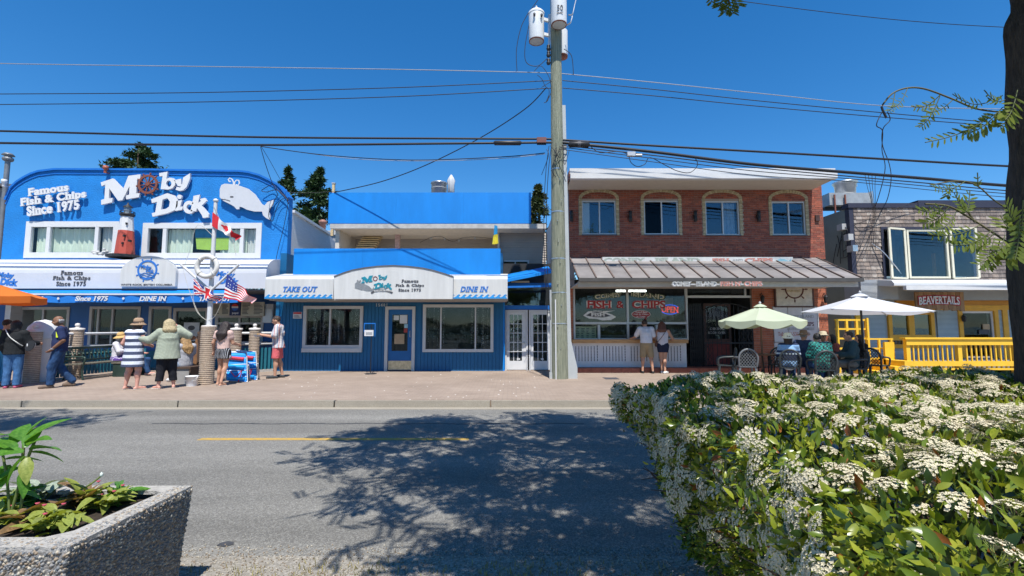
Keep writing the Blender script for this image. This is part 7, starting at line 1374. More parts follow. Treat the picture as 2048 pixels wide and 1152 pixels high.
# 2 walking man
def ex2(t, J, s, hd, fwd, up, sd):
    for q in (-1, 1): MB().bar((q * .195, .035, 1.40 * s), (q * .222, .02, 1.2 * s), .012, .06, (0, 1, 0)).build('sleeve_stripe', mat('neon yellow', (.62, .72, .02), .7), t)
    w_ = J['wrL']; MB().lathe([(.036, -.012), (.04, 0), (.036, .012)], tuple(w_), 12).build('watch', STEEL, t)
    MB().tube([(-.082 * s, hd[1] + .0, hd[2] - .02), (-.085 * s, hd[1] + .06, hd[2] - .035), (-.05 * s, hd[1] + .1, hd[2] - .05), (.05 * s, hd[1] + .1, hd[2] - .05), (.085 * s, hd[1] + .06, hd[2] - .035), (.082 * s, hd[1], hd[2] - .02)], .012, 6).build('chin_mask', mat('tan mask', (.35, .2, .12), .8), t)
x, y = pos(113, 775); person('bald man in navy polo and jeans walking left past the bench', x, y, D(82), 1.74, pose=dict(head=(0, .06, 1.59), knL=(-.09, .1, .5), anL=(-.09, .1, .085), toL=(-.1, .27, .03), knR=(.09, .02, .5), anR=(.09, -.26, .15), toR=(.1, -.12, .05), elL=(-.25, -.09, 1.13), wrL=(-.2, .1, .93), elR=(.25, -.05, 1.12), wrR=(.22, .03, .88)), w=1.08, belly=.03, skin='brown', hair='fringe', hairm=GRY_H, outfit=[('shirt', cloth_m('navy polo', (.025, .035, .09)), dict(hem=(0, 0, .86), flare=.165, ex=.02, sleeve=.75)), ('trousers', DJEAN, dict(loose=.008, len=2.0)), ('collar', cloth_m('navy polo', (.025, .035, .09))), ('shoe', mat('brown sandal', (.16, .11, .08), .7))], extra=ex2)
# 3 seated woman with straw hat on the bench
STRAW = mat('straw', (.55, .36, .13), .8, .2, 30, .4, 120)
person('seated woman in straw sun hat and white shirt on the bench', BX + .22, 14.75, D(-70), 1.62, SIT, dict(elR=(.22, .12, .78), wrR=(.12, .34, .8), _look=(.3, 1, -.1)), skin='tan', hair='bob', hairm=GRY_H, w=1.1, outfit=[('shirt', cloth_m('white blouse', (.66, .64, .68)), dict(sleeve=1.3, ex=.025)), ('skirt', stripes('purple print', [((.12, .06, .28), .4), ((.45, .4, .55), .15), ((.05, .03, .16), .3), ((.5, .45, .6), .15)], .07, 0), {}), ('sandal', mat('brown sandal', (.16, .11, .08), .7))], extra=lambda t, J, s, hd, f, u, sd: hat(t, hd + u * .085, u, .2, .1, STRAW, cloth_m('tan band', (.35, .2, .08)), (.1, .15), droop=.03), female=True, z0=.13)
# 4 striped dress woman
SD = stripes('striped jersey', [((.62, .64, .7), .5), ((.06, .075, .13), .5)], .15, 2)
x, y = pos(263, 779); person('woman in navy and white striped dress and tan hat seen from behind', x, y, D(-50), 1.64, pose=dict(head=(.02, .05, 1.575), elL=(-.3, -.04, 1.13), wrL=(-.2, .12, 1.06), elR=(.27, .06, 1.12), wrR=(.18, .26, 1.08), knL=(-.13, .02, .49), anL=(-.17, -.02, .085), toL=(-.21, .14, .03), knR=(.12, .04, .49), anR=(.15, .0, .085), toR=(.2, .16, .03)), w=1.2, belly=.02, skin='pink', hair='bob', hairm=BRN_H, outfit=[('dress', SD, dict(hem=(0, -.01, .56), flare=.2, ex=.03)), ('sandal', mat('pale sandal', (.55, .48, .42), .7))], extra=lambda t, J, s, hd, f, u, sd: hat(t, hd + u * .075, u, .165, .1, mat('tan felt', (.33, .22, .14), .9, .12, 20), mat('brown felt', (.22, .14, .09), .9), (.05, .05), droop=.03), female=True)
# person on the bench behind them
p = P(272, 745, 14.6); person('seated person in navy jeans mostly hidden behind the striped dress', p.x - .15, 14.6, D(-85), 1.6, SIT, dict(anR=(.12, .62, .085), toR=(.12, .78, .09)), skin='pink', hair='short', hairm=BRN_H, vox=.017, outfit=[('shirt', cloth_m('dark purple top', (.06, .04, .1)), dict(sleeve=.6)), ('trousers', DJEAN), ('sandal', mat('pale sandal', (.55, .48, .42), .7))])
t = thing('patio_bench', 'low dark bench seat hidden behind the standing women', 'bench', (p.x - .2, 14.6, .13)); bx('seat', GW, t, p.x - .45, p.x + .1, 14.2, 15.05, .52, .56)
for yy in (14.25, 15.0): bx('leg', GI, t, p.x - .4, p.x + .05, yy - .03, yy + .03, .13, .519)
# 5 woman in sage cardigan, arms lifted
x, y = pos(331, 777); person('blonde woman in sage cardigan and black capris with arms raised', x, y, D(8), 1.66, pose=dict(elL=(-.37, .08, 1.2), wrL=(-.55, .2, 1.24), elR=(.42, .05, 1.3), wrR=(.2, .12, 1.52), knL=(-.11, .02, .49), anL=(-.15, -.0, .085), toL=(-.22, .13, .03), knR=(.11, .02, .49), anR=(.16, .0, .085), toR=(.19, .16, .03)), w=1.25, belly=.03, skin='pink', hair='long', hairm=BLO_H, outfit=[('jacket', cloth_m('sage knit', (.33, .36, .28)), dict(sleeve=1.95, ex=.03, hem=(0, 0, .74), flare=.2)), ('trousers', cloth_m('black capris', (.016, .017, .022)), dict(len=1.72, loose=.015)), ('sandal', mat('pale sandal', (.55, .48, .42), .7))], female=True)
# 6 seated girl with long curls
bx_, by_ = q0.x + .45, q0.y + .25; 
kx = G(352, 768); person('seated girl in grey tee with long golden curls beside the mast', X_(370, 740, 12.72), 12.72, D(60), 1.6, SIT, dict(head=(.0, .1, 1.15), anL=(-.1, .55, .085), toL=(-.12, .7, .03)), skin='pink', hair='verylong', hairm=DBL_H, w=1.05, outfit=[('shirt', cloth_m('heather grey tee', (.38, .39, .43)), dict(sleeve=.7, ex=.03)), ('shorts', cloth_m('pale denim', (.25, .3, .38)), dict(len=.7)), ('shoe', mat('white trainers', (.65, .65, .64), .6))], female=True, z0=.15)
# 7 girl with pink top
PS = stripes('black pinstripe', [((.014, .014, .018), .78), ((.5, .5, .52), .22)], .035, 0)
x, y = pos(443, 771); person('girl in pale pink top and black striped shorts with long dark hair', x, y, D(-35), 1.62, pose=dict(elL=(-.27, -.03, 1.13), wrL=(-.31, .06, .9), elR=(.22, .06, 1.12), wrR=(.2, .3, 1.08), knL=(-.09, .06, .49), anL=(-.12, .02, .085), toL=(-.16, .18, .03), knR=(.1, -.02, .5), anR=(.12, -.2, .13), toR=(.14, -.06, .03), head=(.01, .05, 1.575)), w=1.02, skin='tan', hair='verylong', hairm=mat('dark brown hair', (.025, .016, .014), .4, .4, 30, .6, 90), outfit=[('shirt', cloth_m('pale pink top', (.6, .42, .37)), dict(sleeve=.4, ex=.018, hem=(0, 0, .97), flare=.15)), ('shorts', PS, dict(len=.42, loose=.03, ex=.022)), ('sandal', mat('pale sandal', (.55, .48, .42), .7))], female=True)
# 8 man with striped shirt and tray
ST = stripes('pink striped shirt', [((.6, .56, .56), .3), ((.38, .1, .12), .16), ((.6, .57, .55), .2), ((.12, .2, .36), .14), ((.6, .57, .55), .2)], .11, 1)
x, y = pos(553, 756); person('man in striped short sleeved shirt and coral shorts holding a tray', x, y, D(78), 1.8, pose=dict(elL=(-.24, .06, 1.13), wrL=(-.16, .31, 1.17), elR=(.24, .06, 1.13), wrR=(.12, .32, 1.17), head=(0, .06, 1.575), knL=(-.09, .03, .49), anL=(-.1, .02, .085), toL=(-.12, .2, .03), knR=(.1, -.03, .49), anR=(.11, -.12, .085), toR=(.13, .05, .03), _look=(0, 1, -.25)), w=1.0, skin='tan', hair='short', hairm=BRN_H, outfit=[('shirt', ST, dict(ex=.04, hem=(0, -.02, .83), flare=.175, sleeve=.8)), ('shorts', cloth_m('coral shorts', (.62, .13, .14)), dict(len=.85, loose=.012)), ('shoe', mat('dark grey shoes', (.04, .042, .045), .7))])
p = P(520, 673, y + .02); t = thing('food_tray', 'white paper food tray held by the man in the striped shirt', 'food tray', p); MB().add([(p.x - .1, y - .08, p.z), (p.x + .1, y - .08, p.z), (p.x + .1, y + .08, p.z), (p.x - .1, y + .08, p.z), (p.x - .13, y - .11, p.z + .05), (p.x + .13, y - .11, p.z + .05), (p.x + .13, y + .11, p.z + .05), (p.x - .13, y + .11, p.z + .05)], [(0, 1, 2, 3), (0, 4, 5, 1), (1, 5, 6, 2), (2, 6, 7, 3), (3, 7, 4, 0)]).build('tray', WHITE, t)
for i in range(9): MB().bar((p.x + random.uniform(-.08, .08), y + random.uniform(-.06, .06), p.z + .03), (p.x + random.uniform(-.1, .1), y + random.uniform(-.08, .08), p.z + .08), .015, .015).build('chip', mat('golden chips', (.55, .32, .09), .6), t)
# 9, 10 couple at the counter
x, y = pos(1292, 747); y = 15.36; x = X_(1294, 740, y); person('man in white tee and khaki shorts leaning on the serving counter', x, y, D(10), 1.74, pose=dict(chest=(.0, .05, 1.25), neck=(0, .09, 1.42), head=(-.02, .15, 1.56), shL=(-.185, .08, 1.38), shR=(.185, .08, 1.38), elL=(-.3, .2, 1.14), wrL=(-.38, .3, 1.1), elR=(.26, .12, 1.12), wrR=(.25, .34, 1.1), anL=(-.14, -.02, .085), toL=(-.17, .14, .03), anR=(.17, -.06, .085), toR=(.2, .1, .03), knL=(-.11, .03, .5), knR=(.13, .01, .5)), w=1.08, skin='tan', hair='short', hairm=BRN_H, z0=.13, outfit=[('shirt', cloth_m('white tee', (.66, .64, .66)), dict(ex=.028, hem=(0, 0, .95), flare=.15, sleeve=.75)), ('shorts', cloth_m('khaki shorts', (.32, .24, .14)), dict(len=.97, loose=.002, ex=.014)), ('shoe', mat('black trainers', (.02, .02, .022), .6))])
def ex10(t, J, s, hd, f, u, sd):
    strap(t, [(.14, -.02, 1.4), (.02, -.14, 1.2), (-.12, -.12, 1.03), (-.17, -.06, .98)], .009, mat('brown leather', (.1, .045, .03), .6), 'bag_strap'); sdf_obj('bag', [('c', (-.2, -.06, .9), (-.18, -.04, .99), .06, .055, (.7, 1, 1))], .013, mat('brown leather', (.1, .045, .03), .6), t)
x = X_(1327, 740, 15.3); person('woman in pale tank top and navy shorts with auburn hair at the counter', x, 15.3, D(-8), 1.66, pose=dict(chest=(.0, .04, 1.25), neck=(0, .08, 1.42), head=(-.03, .13, 1.56), shL=(-.17, .06, 1.38), shR=(.17, .06, 1.38), elL=(-.27, .1, 1.13), wrL=(-.3, .3, 1.08), elR=(.3, .16, 1.13), wrR=(.26, .36, 1.1), anL=(-.05, .02, .085), toL=(-.06, .18, .03), anR=(.06, -.1, .085), toR=(.12, .06, .03), knL=(-.06, .04, .5), knR=(.05, -.0, .5)), w=1.05, skin='tan', hair='long', hairm=RED_H, z0=.13, outfit=[('tank', cloth_m('pale tank top', (.62, .56, .56)), dict(ex=.016, hem=(0, 0, .92), flare=.15)), ('shorts', cloth_m('navy shorts', (.02, .025, .05)), dict(len=.5, ex=.018)), ('shoe', mat('white trainers', (.65, .65, .64), .6))], extra=ex10, female=True)
# diners under the white umbrella
tx, ty = X_(1655, 720, 12.9), 12.9; table('brown patio table of the seated diners', tx, ty, .5)
def diner(label, px, Y, rz, m, hairk, hm, H=1.66, skin='tan', hatm=None, w=1.08, sleeve=1.9, trm=DJEAN, pose=None, chairlab=None, bucket=False, drop=0, zc=.13):
    x = X_(px, 700, Y); person(label, x, Y, D(rz), H, SIT, pose, w=w, skin=skin, hair=hairk, hairm=hm, vox=.017, z0=zc + .02, outfit=[('shirt', m, dict(sleeve=sleeve, ex=.028)), ('trousers', trm), ('shoe', BLACK)], extra=(lambda t, J, s, hd, f, u, sd: hat(t, hd + u * .075, u, .17 if not bucket else .15, .1, hatm, None, (.08, 0), bucket)) if hatm else None)
    if chairlab: resin_chair(chairlab, x - .04 * sin(-D(rz)), Y - .04 * cos(D(rz)), D(rz), RES)
TIE = stripes('tie dye', [((.22, .38, .62), .35), ((.02, .03, .07), .4), ((.5, .6, .7), .1), ((.03, .05, .12), .15)], .42, 2)
diner('diner in pale blue and navy tie dye top and white bucket hat, head bowed', 1577, 12.7, -25, TIE, 'bob', BRN_H, 1.62, 'tan', mat('white cotton hat', (.68, .66, .62), .9), 1.12, 1.0, chairlab='patio chair under the diner in the tie dye top', bucket=True)
diner('diner in navy shirt and brown felt hat beyond the tie dye top', 1607, 13.5, -60, cloth_m('navy linen', (.03, .05, .12)), 'short', GRY_H, 1.72, 'tan', mat('brown felt', (.22, .14, .09), .9), 1.1, 1.0)
def plaid():
    m = bpy.data.materials.new('green check flannel'); m.use_nodes = True; nt = m.node_tree; b = nt.nodes['Principled BSDF']; b.inputs['Roughness'].default_value = .9; tc = _n(nt, 'ShaderNodeTexCoord'); ck = _n(nt, 'ShaderNodeTexChecker'); ck.inputs['Scale'].default_value = 22; ck.inputs[1].default_value = (.02, .24, .2, 1); ck.inputs[2].default_value = (.01, .015, .02, 1); nt.links.new(tc.outputs['Object'], ck.inputs[0]); nt.links.new(ck.outputs[0], b.inputs['Base Color']); return m
diner('diner in green and black checked shirt with back to the street', 1641, 12.0, -12, plaid(), 'short', BLK_H, 1.7, 'tan', None, 1.15, chairlab='patio chair under the diner in the checked shirt', pose=dict(head=(-.03, .1, 1.17)))
diner('dark haired diner in a reddish top facing left across the table', 1668, 13.3, 80, cloth_m('dusky red top', (.22, .07, .06)), 'bob', BLK_H, 1.6, 'tan', None, 1.0, .6)
diner('diner in white top and flat straw hat at the back of the table', 1646, 13.9, 170, cloth_m('white linen', (.55, .54, .52)), 'short', GRY_H, 1.66, 'tan', mat('pale straw', (.42, .36, .25), .9), 1.0, .8)
diner('man in dark teal shirt facing left at the right end of the table', 1703, 12.3, 72, cloth_m('dark teal shirt', (.03, .06, .07)), 'short', BLK_H, 1.74, 'tan', None, 1.15, chairlab='patio chair under the man in the dark teal shirt', trm=cloth_m('grey trousers', (.12, .12, .11)))
diner('dark haired diner half hidden behind the man in teal', 1722, 13.1, 85, cloth_m('black top', (.015, .015, .018)), 'bob', BLK_H, 1.6, 'tan', None, 1.0)
resin_chair('empty lattice back chair right of the iron gate', X_(1492, 742, 13.0), 13.0, D(-10), RESG); resin_chair('dark empty chair left of the lattice back chair', X_(1452, 742, 13.4), 13.4, D(70), RES); resin_chair('dark empty chair right of the diners beside the yellow steps', X_(1752, 742, 13.3), 13.3, D(-60), RES)
resin_chair('dark empty chair between small table and the tie dye diner', X_(1560, 742, 13.6), 13.6, D(150), RES)
table('small brown patio table left of the diners', X_(1532, 720, 13.4), 13.4, .4)
# ================================================================== FOREGROUND
# ---- hedge
HX0, HX1, HY0, HY1, HZ = .78, 7.2, .25, 3.35, 1.27
hd_ = thing('flowering_hedge', 'dense clipped evergreen hedge covered in white flower clusters, right foreground', 'hedge', (3, 2, .012)); hb = BASE[hd_]
LEAFM = [leafmat('hedge leaf green', (.09, .145, .014), (.16, .225, .025), .3, .28, 9, .5), leafmat('hedge leaf yellow', (.24, .29, .025), (.36, .38, .05), .4, .3, 9, .5), leafmat('hedge leaf dark', (.02, .045, .012), (.045, .075, .018), .25, .3, 9, .5), leafmat('hedge leaf russet', (.25, .07, .02), (.32, .14, .03), .35, .35, 9, .4)]
LT = [(0, 0, 0), (.24, .3, .07), (.26, .62, .05), (0, 1, -.12), (-.26, .62, .05), (-.24, .3, .07), (0, .32, 0), (0, .65, -.02)]
LF = [(0, 1, 6, 5), (6, 1, 2, 7), (5, 6, 7, 4), (7, 2, 3, 4)]
rng = np.random.default_rng(11)
def top_z(x, y):
    u = np.clip((x - HX0) / .35, 0, 1); e = .13 * (1 - u) ** 2; v = np.clip((HY1 - y) / .35, 0, 1); e2 = .10 * (1 - v) ** 2
    return HZ - e - e2 + .035 * np.sin(x * 3.1 + y * 1.7) + .03 * np.sin(y * 4.3 - x * 2.2)
def left_x(z, y): return HX0 + .55 * np.clip((1.1 - z) / 1.1, 0, 1) ** 1.15 + .05 * np.sin(y * 5 + z * 6) + .03 * np.sin(z * 13 + y * 3)
def hedge_points(n):
    out = []; nrm = []
    m = int(n * .62); x = rng.uniform(HX0 - .05, HX1, m * 2); y = rng.uniform(HY0, HY1, m * 2); k = rng.uniform(0, 1, m * 2) < np.clip(1.25 - (x - HX0) / 5.5, .15, 1); x, y = x[k][:m], y[k][:m]
    z = top_z(x, y) - rng.exponential(.045, len(x)); out.append(np.stack([x, y, z], 1)); nrm.append(np.tile((0, 0, 1.), (len(x), 1)))
    m = int(n * .28); y = rng.uniform(HY0 - .1, HY1, m); z = rng.uniform(.06, HZ - .06, m); x = left_x(z, y) + rng.exponential(.05, m) - .02; out.append(np.stack([x, y, z], 1)); nrm.append(np.tile((-1, 0, .15), (m, 1)))
    m = n - m - int(n * .62); x = rng.uniform(HX0 + .3, HX1, m); z = rng.uniform(.1, HZ - .05, m); y = HY1 - rng.exponential(.06, m); out.append(np.stack([x, y, z], 1)); nrm.append(np.tile((0, 1., .2), (m, 1)))
    return np.concatenate(out), np.concatenate(nrm)
def face_rot(nr, spread, rng):
    """rotations whose leaf axis (y) leans out along the surface normal with some spread"""
    n = len(nr); d = nr + rng.normal(0, spread, (n, 3)); d /= np.linalg.norm(d, axis=1)[:, None]; r = rng.normal(0, 1, (n, 3)); r -= d * (r * d).sum(1)[:, None]; r /= np.linalg.norm(r, axis=1)[:, None]; u = np.cross(r, d); return np.stack([r, d, u], 2)
P_, N_ = hedge_points(62000); sc = .024 + .04 * rng.beta(1.6, 3, len(P_)); scl = np.stack([sc * .72, sc, sc], 1); Rm = face_rot(N_, .75, rng)
V, F = scatter(LT, LF, P_, Rm, scl); mi = rng.choice(4, len(P_), p=[.38, .4, .195, .025]); link(npmesh('leaves', V, F, LEAFM, np.repeat(mi, len(LF)), True, hb), 'leaves', hd_)['kind'] = 'stuff'
# the leaves nearest the camera, one by one
lme = {k: npmesh('leaf', np.array(LT) * (.72, 1, 1), LF, LEAFM[k], None, True) for k in range(4)}
cnt = 0
while cnt < 150:
    x, y = rng.uniform(HX0, 2.6), rng.uniform(.9, 2.0); z = float(top_z(x, y)) + rng.uniform(-.01, .03); o = bpy.data.objects.new('leaf', lme[int(rng.choice(4, p=[.47, .37, .15, .01]))]); COL.objects.link(o); o.parent = hd_
    M = face_rot(np.array([(0, 0, 1.)]), .9, rng)[0]; s_ = rng.uniform(.035, .06); o.matrix_local = Matrix.Translation(Vector((x, y, z)) - hb) @ Matrix(M.tolist()).to_4x4() @ Matrix.Scale(s_, 4); cnt += 1
# flower clusters: domes of tiny five petalled florets
FLW = [mat('cream petals', (.6, .53, .37), .7, .08, 40), mat('grey cream petals', (.5, .45, .33), .7, .08, 40), mat('flower stalk', (.2, .24, .06), .7)]
def cluster(seed, n=80):
    r_ = np.random.default_rng(seed); mb = MB()
    for i in range(n):
        a = i * 2.39996 + r_.uniform(-.3, .3); q = sqrt((i + .5) / n); x, y = q * cos(a), q * sin(a); z = .42 * (1 - q * q) + r_.uniform(-.07, .07); rr = r_.uniform(.09, .145); a0 = r_.uniform(0, 6); tx_, ty_ = x * .5, y * .5
        for k in range(5):
            b = a0 + k * 2 * pi / 5; c_, s_ = cos(b), sin(b); p1 = (x + rr * .75 * cos(b - .5), y + rr * .75 * sin(b - .5)); p2 = (x + rr * .75 * cos(b + .5), y + rr * .75 * sin(b + .5)); p3 = (x + rr * c_, y + rr * s_)
            zz_ = lambda p: z + .03 - tx_ * (p[0] - x) - ty_ * (p[1] - y); mb.add([(x, y, z), (*p1, zz_(p1)), (*p3, zz_(p3) + .02), (*p2, zz_(p2))], [(0, 1, 2, 3)], 0 if r_.random() < .75 else 1)
        if i % 4 == 0: mb.tube([(0, 0, -.5), (x * .6, y * .6, -.12), (x, y, z)], .018, 3, 2, cap=False)
    return mb.mesh('flower_cluster', FLW)
CM = [cluster(s) for s in range(5)]
def put_cluster(x, y, z, nr, s_, parts):
    d = Vector(nr) + Vector(rng.normal(0, .28, 3)); q = d.to_track_quat('Z', 'Y'); M = Matrix.Translation(Vector((x, y, z))) @ q.to_matrix().to_4x4() @ Matrix.Rotation(rng.uniform(0, 6), 4, 'Z') @ Matrix.Scale(s_, 4); return M
mats_ = []
# clumps: flowers gather in drifts
nd = 350; dx_ = rng.uniform(HX0, 5.2, nd); dy_ = rng.uniform(.75, HY1, nd)
for i in range(nd):
    for k in range(rng.integers(3, 9)):
        x, y = dx_[i] + rng.normal(0, .12), dy_[i] + rng.normal(0, .09)
        if HX0 - .02 < x < HX1 and .5 < y < HY1: mats_.append((put_cluster(x, y, float(top_z(np.array(x), np.array(y))) + .0 + rng.uniform(-.02, .025), (0, 0, 1), rng.uniform(.024, .048), 0), y))
for i in range(190):
    y = rng.uniform(1.0, HY1) if i % 3 else rng.uniform(2.2, HY1); z = HZ - .05 - abs(rng.normal(0, .3)); 
    if z > .15: mats_.append((put_cluster(float(left_x(np.array(z), np.array(y))) - .02, y, z, (-1, 0, .5), rng.uniform(.035, .06), 0), y))
mats_.sort(key=lambda q: q[1]); st = []
T_ = [np.array([v.co[:] for v in m.vertices]) for m in CM]; F_ = [[tuple(p.vertices) for p in m.polygons] for m in CM]; MI = [[p.material_index for p in m.polygons] for m in CM]
big = MB()
for i, (M, y) in enumerate(mats_):
    k = i % 5
    if i < 140 or i % 6 == 0 and i < 760:
        o = bpy.data.objects.new('flower_cluster', CM[k]); COL.objects.link(o); o.parent = hd_; o.matrix_local = Matrix.Translation(-hb) @ M
    else:
        A_ = np.array(M); W = T_[k] @ A_[:3, :3].T + A_[:3, 3]; n = len(big.v); big.v += W.tolist(); big.f += [tuple(q + n for q in f) for f in F_[k]]; big.m += MI[k]; big.sm += [False] * len(F_[k])
big.build('flower_clusters', FLW, hd_, kind='stuff')
# woody stems inside and a dark leafy core so that no light leaks through
mb = MB(); WOODY = mat('hedge stem', (.09, .06, .045), .85, .25, 12)
for i in range(260):
    x, y = rng.uniform(HX0 + .45, 5), rng.uniform(.5, HY1 - .2); z = .02; pts = [(x, y, z)]
    for k in range(4): x += rng.normal(0, .1) - .04; y += rng.normal(0, .1); z += rng.uniform(.2, .32); x = max(x, float(left_x(np.array(min(z, HZ)), np.array(y))) + .1); pts.append((x, y, min(z, HZ - .02)))
    mb.tube(pts, [.012, .01, .008, .006, .003], 5, cap=False)
for i in range(60):
    y = rng.uniform(1.5, HY1); z = rng.uniform(.15, .8); x = float(left_x(np.array(z), np.array(y))); mb.tube([(x + .2, y, z - .05), (x - .02, y + rng.normal(0, .05), z), (x - rng.uniform(.04, .14), y + rng.normal(0, .08), z + rng.uniform(-.05, .1))], [.006, .004, .002], 4, cap=False)
mb.build('stems', WOODY, hd_)
n = 9000; x = rng.uniform(HX0 + .35, HX1 - .1, n); y = rng.uniform(HY0 + .1, HY1 - .2, n); z = rng.uniform(.1, HZ - .2, n); x = np.maximum(x, left_x(z, y) + .14); V, F = scatter(LT, LF, np.stack([x, y, z], 1), rots(n), rng.uniform(.07, .12, n)); link(npmesh('inner_leaves', V, F, LEAFM[2], None, True, hb), 'inner_leaves', hd_)['kind'] = 'stuff'

# ---- concrete planter with exposed pebbles
PX0, PX1, PY0, PY1, PZ = -3.35, -1.96, 2.16, 2.97, .635
pl = thing('concrete_planter', 'square exposed aggregate concrete planter in the left foreground', 'planter', (-2.6, 2.55, .012)); AGG = mat('aggregate mortar', (.22, .2, .18), .9, .2, 30, .5, 90)
RIM = mat('worn concrete rim', (.36, .34, .31), .9, .18, 25, .6, 60)
MB().add([(PX0 + .02, PY0 + .02, .01), (PX1 - .055, PY0 + .02, .01), (PX1 - .055, PY1 - .02, .01), (PX0 + .02, PY1 - .02, .01), (PX0, PY0, PZ - .02), (PX1, PY0, PZ - .02), (PX1, PY1, PZ - .02), (PX0, PY1, PZ - .02)], [(0, 3, 2, 1), (0, 1, 5, 4), (1, 2, 6, 5), (2, 3, 7, 6), (3, 0, 4, 7)]).build('shell', AGG, pl)
ro = [(PX0, PY0), (PX1, PY0), (PX1, PY1), (PX0, PY1)]; ri = [(PX0 + .09, PY0 + .10), (PX1 - .2, PY0 + .10), (PX1 - .13, PY0 + .17), (PX1 - .1, PY1 - .12), (PX1 - .16, PY1 - .09), (PX0 + .09, PY1 - .09)]
MB().prism(ro, PZ - .022, PZ, holes=[ri], xf=lambda v: Vector((v.x, v.z, v.y))).build('rim', RIM, pl)
MB().prism(ri, PZ - .06, PZ - .05, xf=lambda v: Vector((v.x, v.z, v.y))).build('soil', mat('dark soil', (.035, .025, .018), .95, .4, 40, .6, 80), pl)
PEB = [mat('pebble grey', (.2, .195, .19), .65, .25, 40), mat('pebble brown', (.25, .195, .14), .65, .25, 40), mat('pebble blue', (.15, .16, .17), .6, .25, 40), mat('pebble cream', (.4, .36, .29), .65, .2, 40)]
PT = []
for zq, rq, off in ((-.9, .45, 0), (0, 1, .5), (.9, .45, 0)): PT += [(rq * cos(2 * pi * (k + off) / 6), rq * sin(2 * pi * (k + off) / 6), zq) for k in range(6)]
PF = [(a + k, a + (k + 1) % 6, a + 6 + k) if h == 0 else (a + 6 + k, a + (k + 1) % 6, a + 6 + (k + 1) % 6) for a in (0, 6) for k in range(6) for h in (0, 1)] + [(12, 13, 14), (12, 14, 15), (12, 15, 16), (12, 16, 17)]
def face_pebbles(n, A0, A1, B0, B1):
    u, v = rng.uniform(0, 1, n), rng.uniform(0, 1, n); A0, A1, B0, B1 = map(np.array, (A0, A1, B0, B1)); bot = A0 + (A1 - A0) * u[:, None]; top_ = B0 + (B1 - B0) * u[:, None]; return bot + (top_ - bot) * v[:, None]
pos1 = face_pebbles(5200, (PX0 + .02, PY0 + .02, .01), (PX1 - .055, PY0 + .02, .01), (PX0, PY0, PZ - .02), (PX1, PY0, PZ - .02)); pos2 = face_pebbles(4800, (PX1 - .055, PY0 + .02, .01), (PX1 - .055, PY1 - .02, .01), (PX1, PY0, PZ - .02), (PX1, PY1, PZ - .02))
n3 = 900; t3 = rng.uniform(0, 1, n3); pos3 = np.concatenate([np.stack([PX0 + (PX1 - PX0) * rng.uniform(0, 1, 500), PY0 + rng.uniform(0, .09, 500), np.full(500, PZ - .004)], 1), np.stack([PX1 - rng.uniform(0, .09, 500), PY0 + (PY1 - PY0) * rng.uniform(0, 1, 500), np.full(500, PZ - .004)], 1)])
pos_ = np.concatenate([pos1, pos2, pos3]); n = len(pos_); sz = np.stack([rng.uniform(.006, .0125, n), rng.uniform(.006, .011, n), rng.uniform(.004, .008, n)], 1); Rm = rots(n, pi, rng); mi = rng.choice(4, n, p=[.4, .25, .2, .15])
Nb = np.concatenate([np.tile((0, -1., 0), (len(pos1), 1)), np.tile((1., 0, 0), (len(pos2), 1)), np.tile((0, 0, 1.), (len(pos3), 1))])
d = Nb; r = rng.normal(0, 1, (n, 3)); r -= d * (r * d).sum(1)[:, None]; r /= np.linalg.norm(r, axis=1)[:, None]; Rm = np.stack([r, np.cross(d, r), d], 2)
vis_ = np.where((pos_[:, 2] > .3) & (np.arange(n) < len(pos1) + len(pos2)) & (pos_[:, 0] > -2.6))[0]; pick = rng.choice(vis_, 240, replace=False); keep = np.ones(n, bool); keep[pick] = False
V, F = scatter(PT, PF, pos_[keep], Rm[keep], sz[keep]); link(npmesh('pebbles', V, F, PEB, np.repeat(mi[keep], len(PF)), True, BASE[pl]), 'pebbles', pl)['kind'] = 'stuff'
pme = [npmesh('pebble', PT, PF, PEB[k], None, True) for k in range(4)]
for i in pick:
    o = bpy.data.objects.new('pebble', pme[mi[i]]); COL.objects.link(o); o.parent = pl; S = Matrix.Diagonal((*(sz[i] * 1.25), 1)); o.matrix_local = Matrix.Translation(Vector(pos_[i]) - BASE[pl]) @ Matrix(Rm[i].tolist()).to_4x4() @ S
# ---- planter plants
def leaf_mesh(n=6, wid=.3, fold=.12, droop=.25, wave=0):
    vs, fs = [], []
    for i in range(n + 1):
        t = i / n; w = wid * sin(pi * min(1, t * .93 + .05)) ** .8 * (1 - .35 * t); z = -droop * t * t
        vs += [(-w, t, z + fold * w / wid + wave * sin(9 * t)), (0, t, z), (w, t, z + fold * w / wid - wave * sin(9 * t))]
    for i in range(n): a = 3 * i; fs += [(a, a + 1, a + 4, a + 3), (a + 1, a + 2, a + 5, a + 4)]
    return np.array(vs), fs
LM_ = {}
def plant_leaf(t, key, m, p, az, el, ln, roll=0, name='leaf', **kw):
    k = (key, m.name)
    if k not in LM_: v, f = leaf_mesh(**kw); LM_[k] = npmesh('leaf', v, f, m, None, True)
    o = bpy.data.objects.new(name, LM_[k]); COL.objects.link(o); o.parent = t; o.matrix_local = Matrix.Translation(Vector(p) - BASE[t]) @ Matrix.Rotation(az, 4, 'Z') @ Matrix.Rotation(el, 4, 'X') @ Matrix.Rotation(roll, 4, 'Y') @ Matrix.Scale(ln, 4)
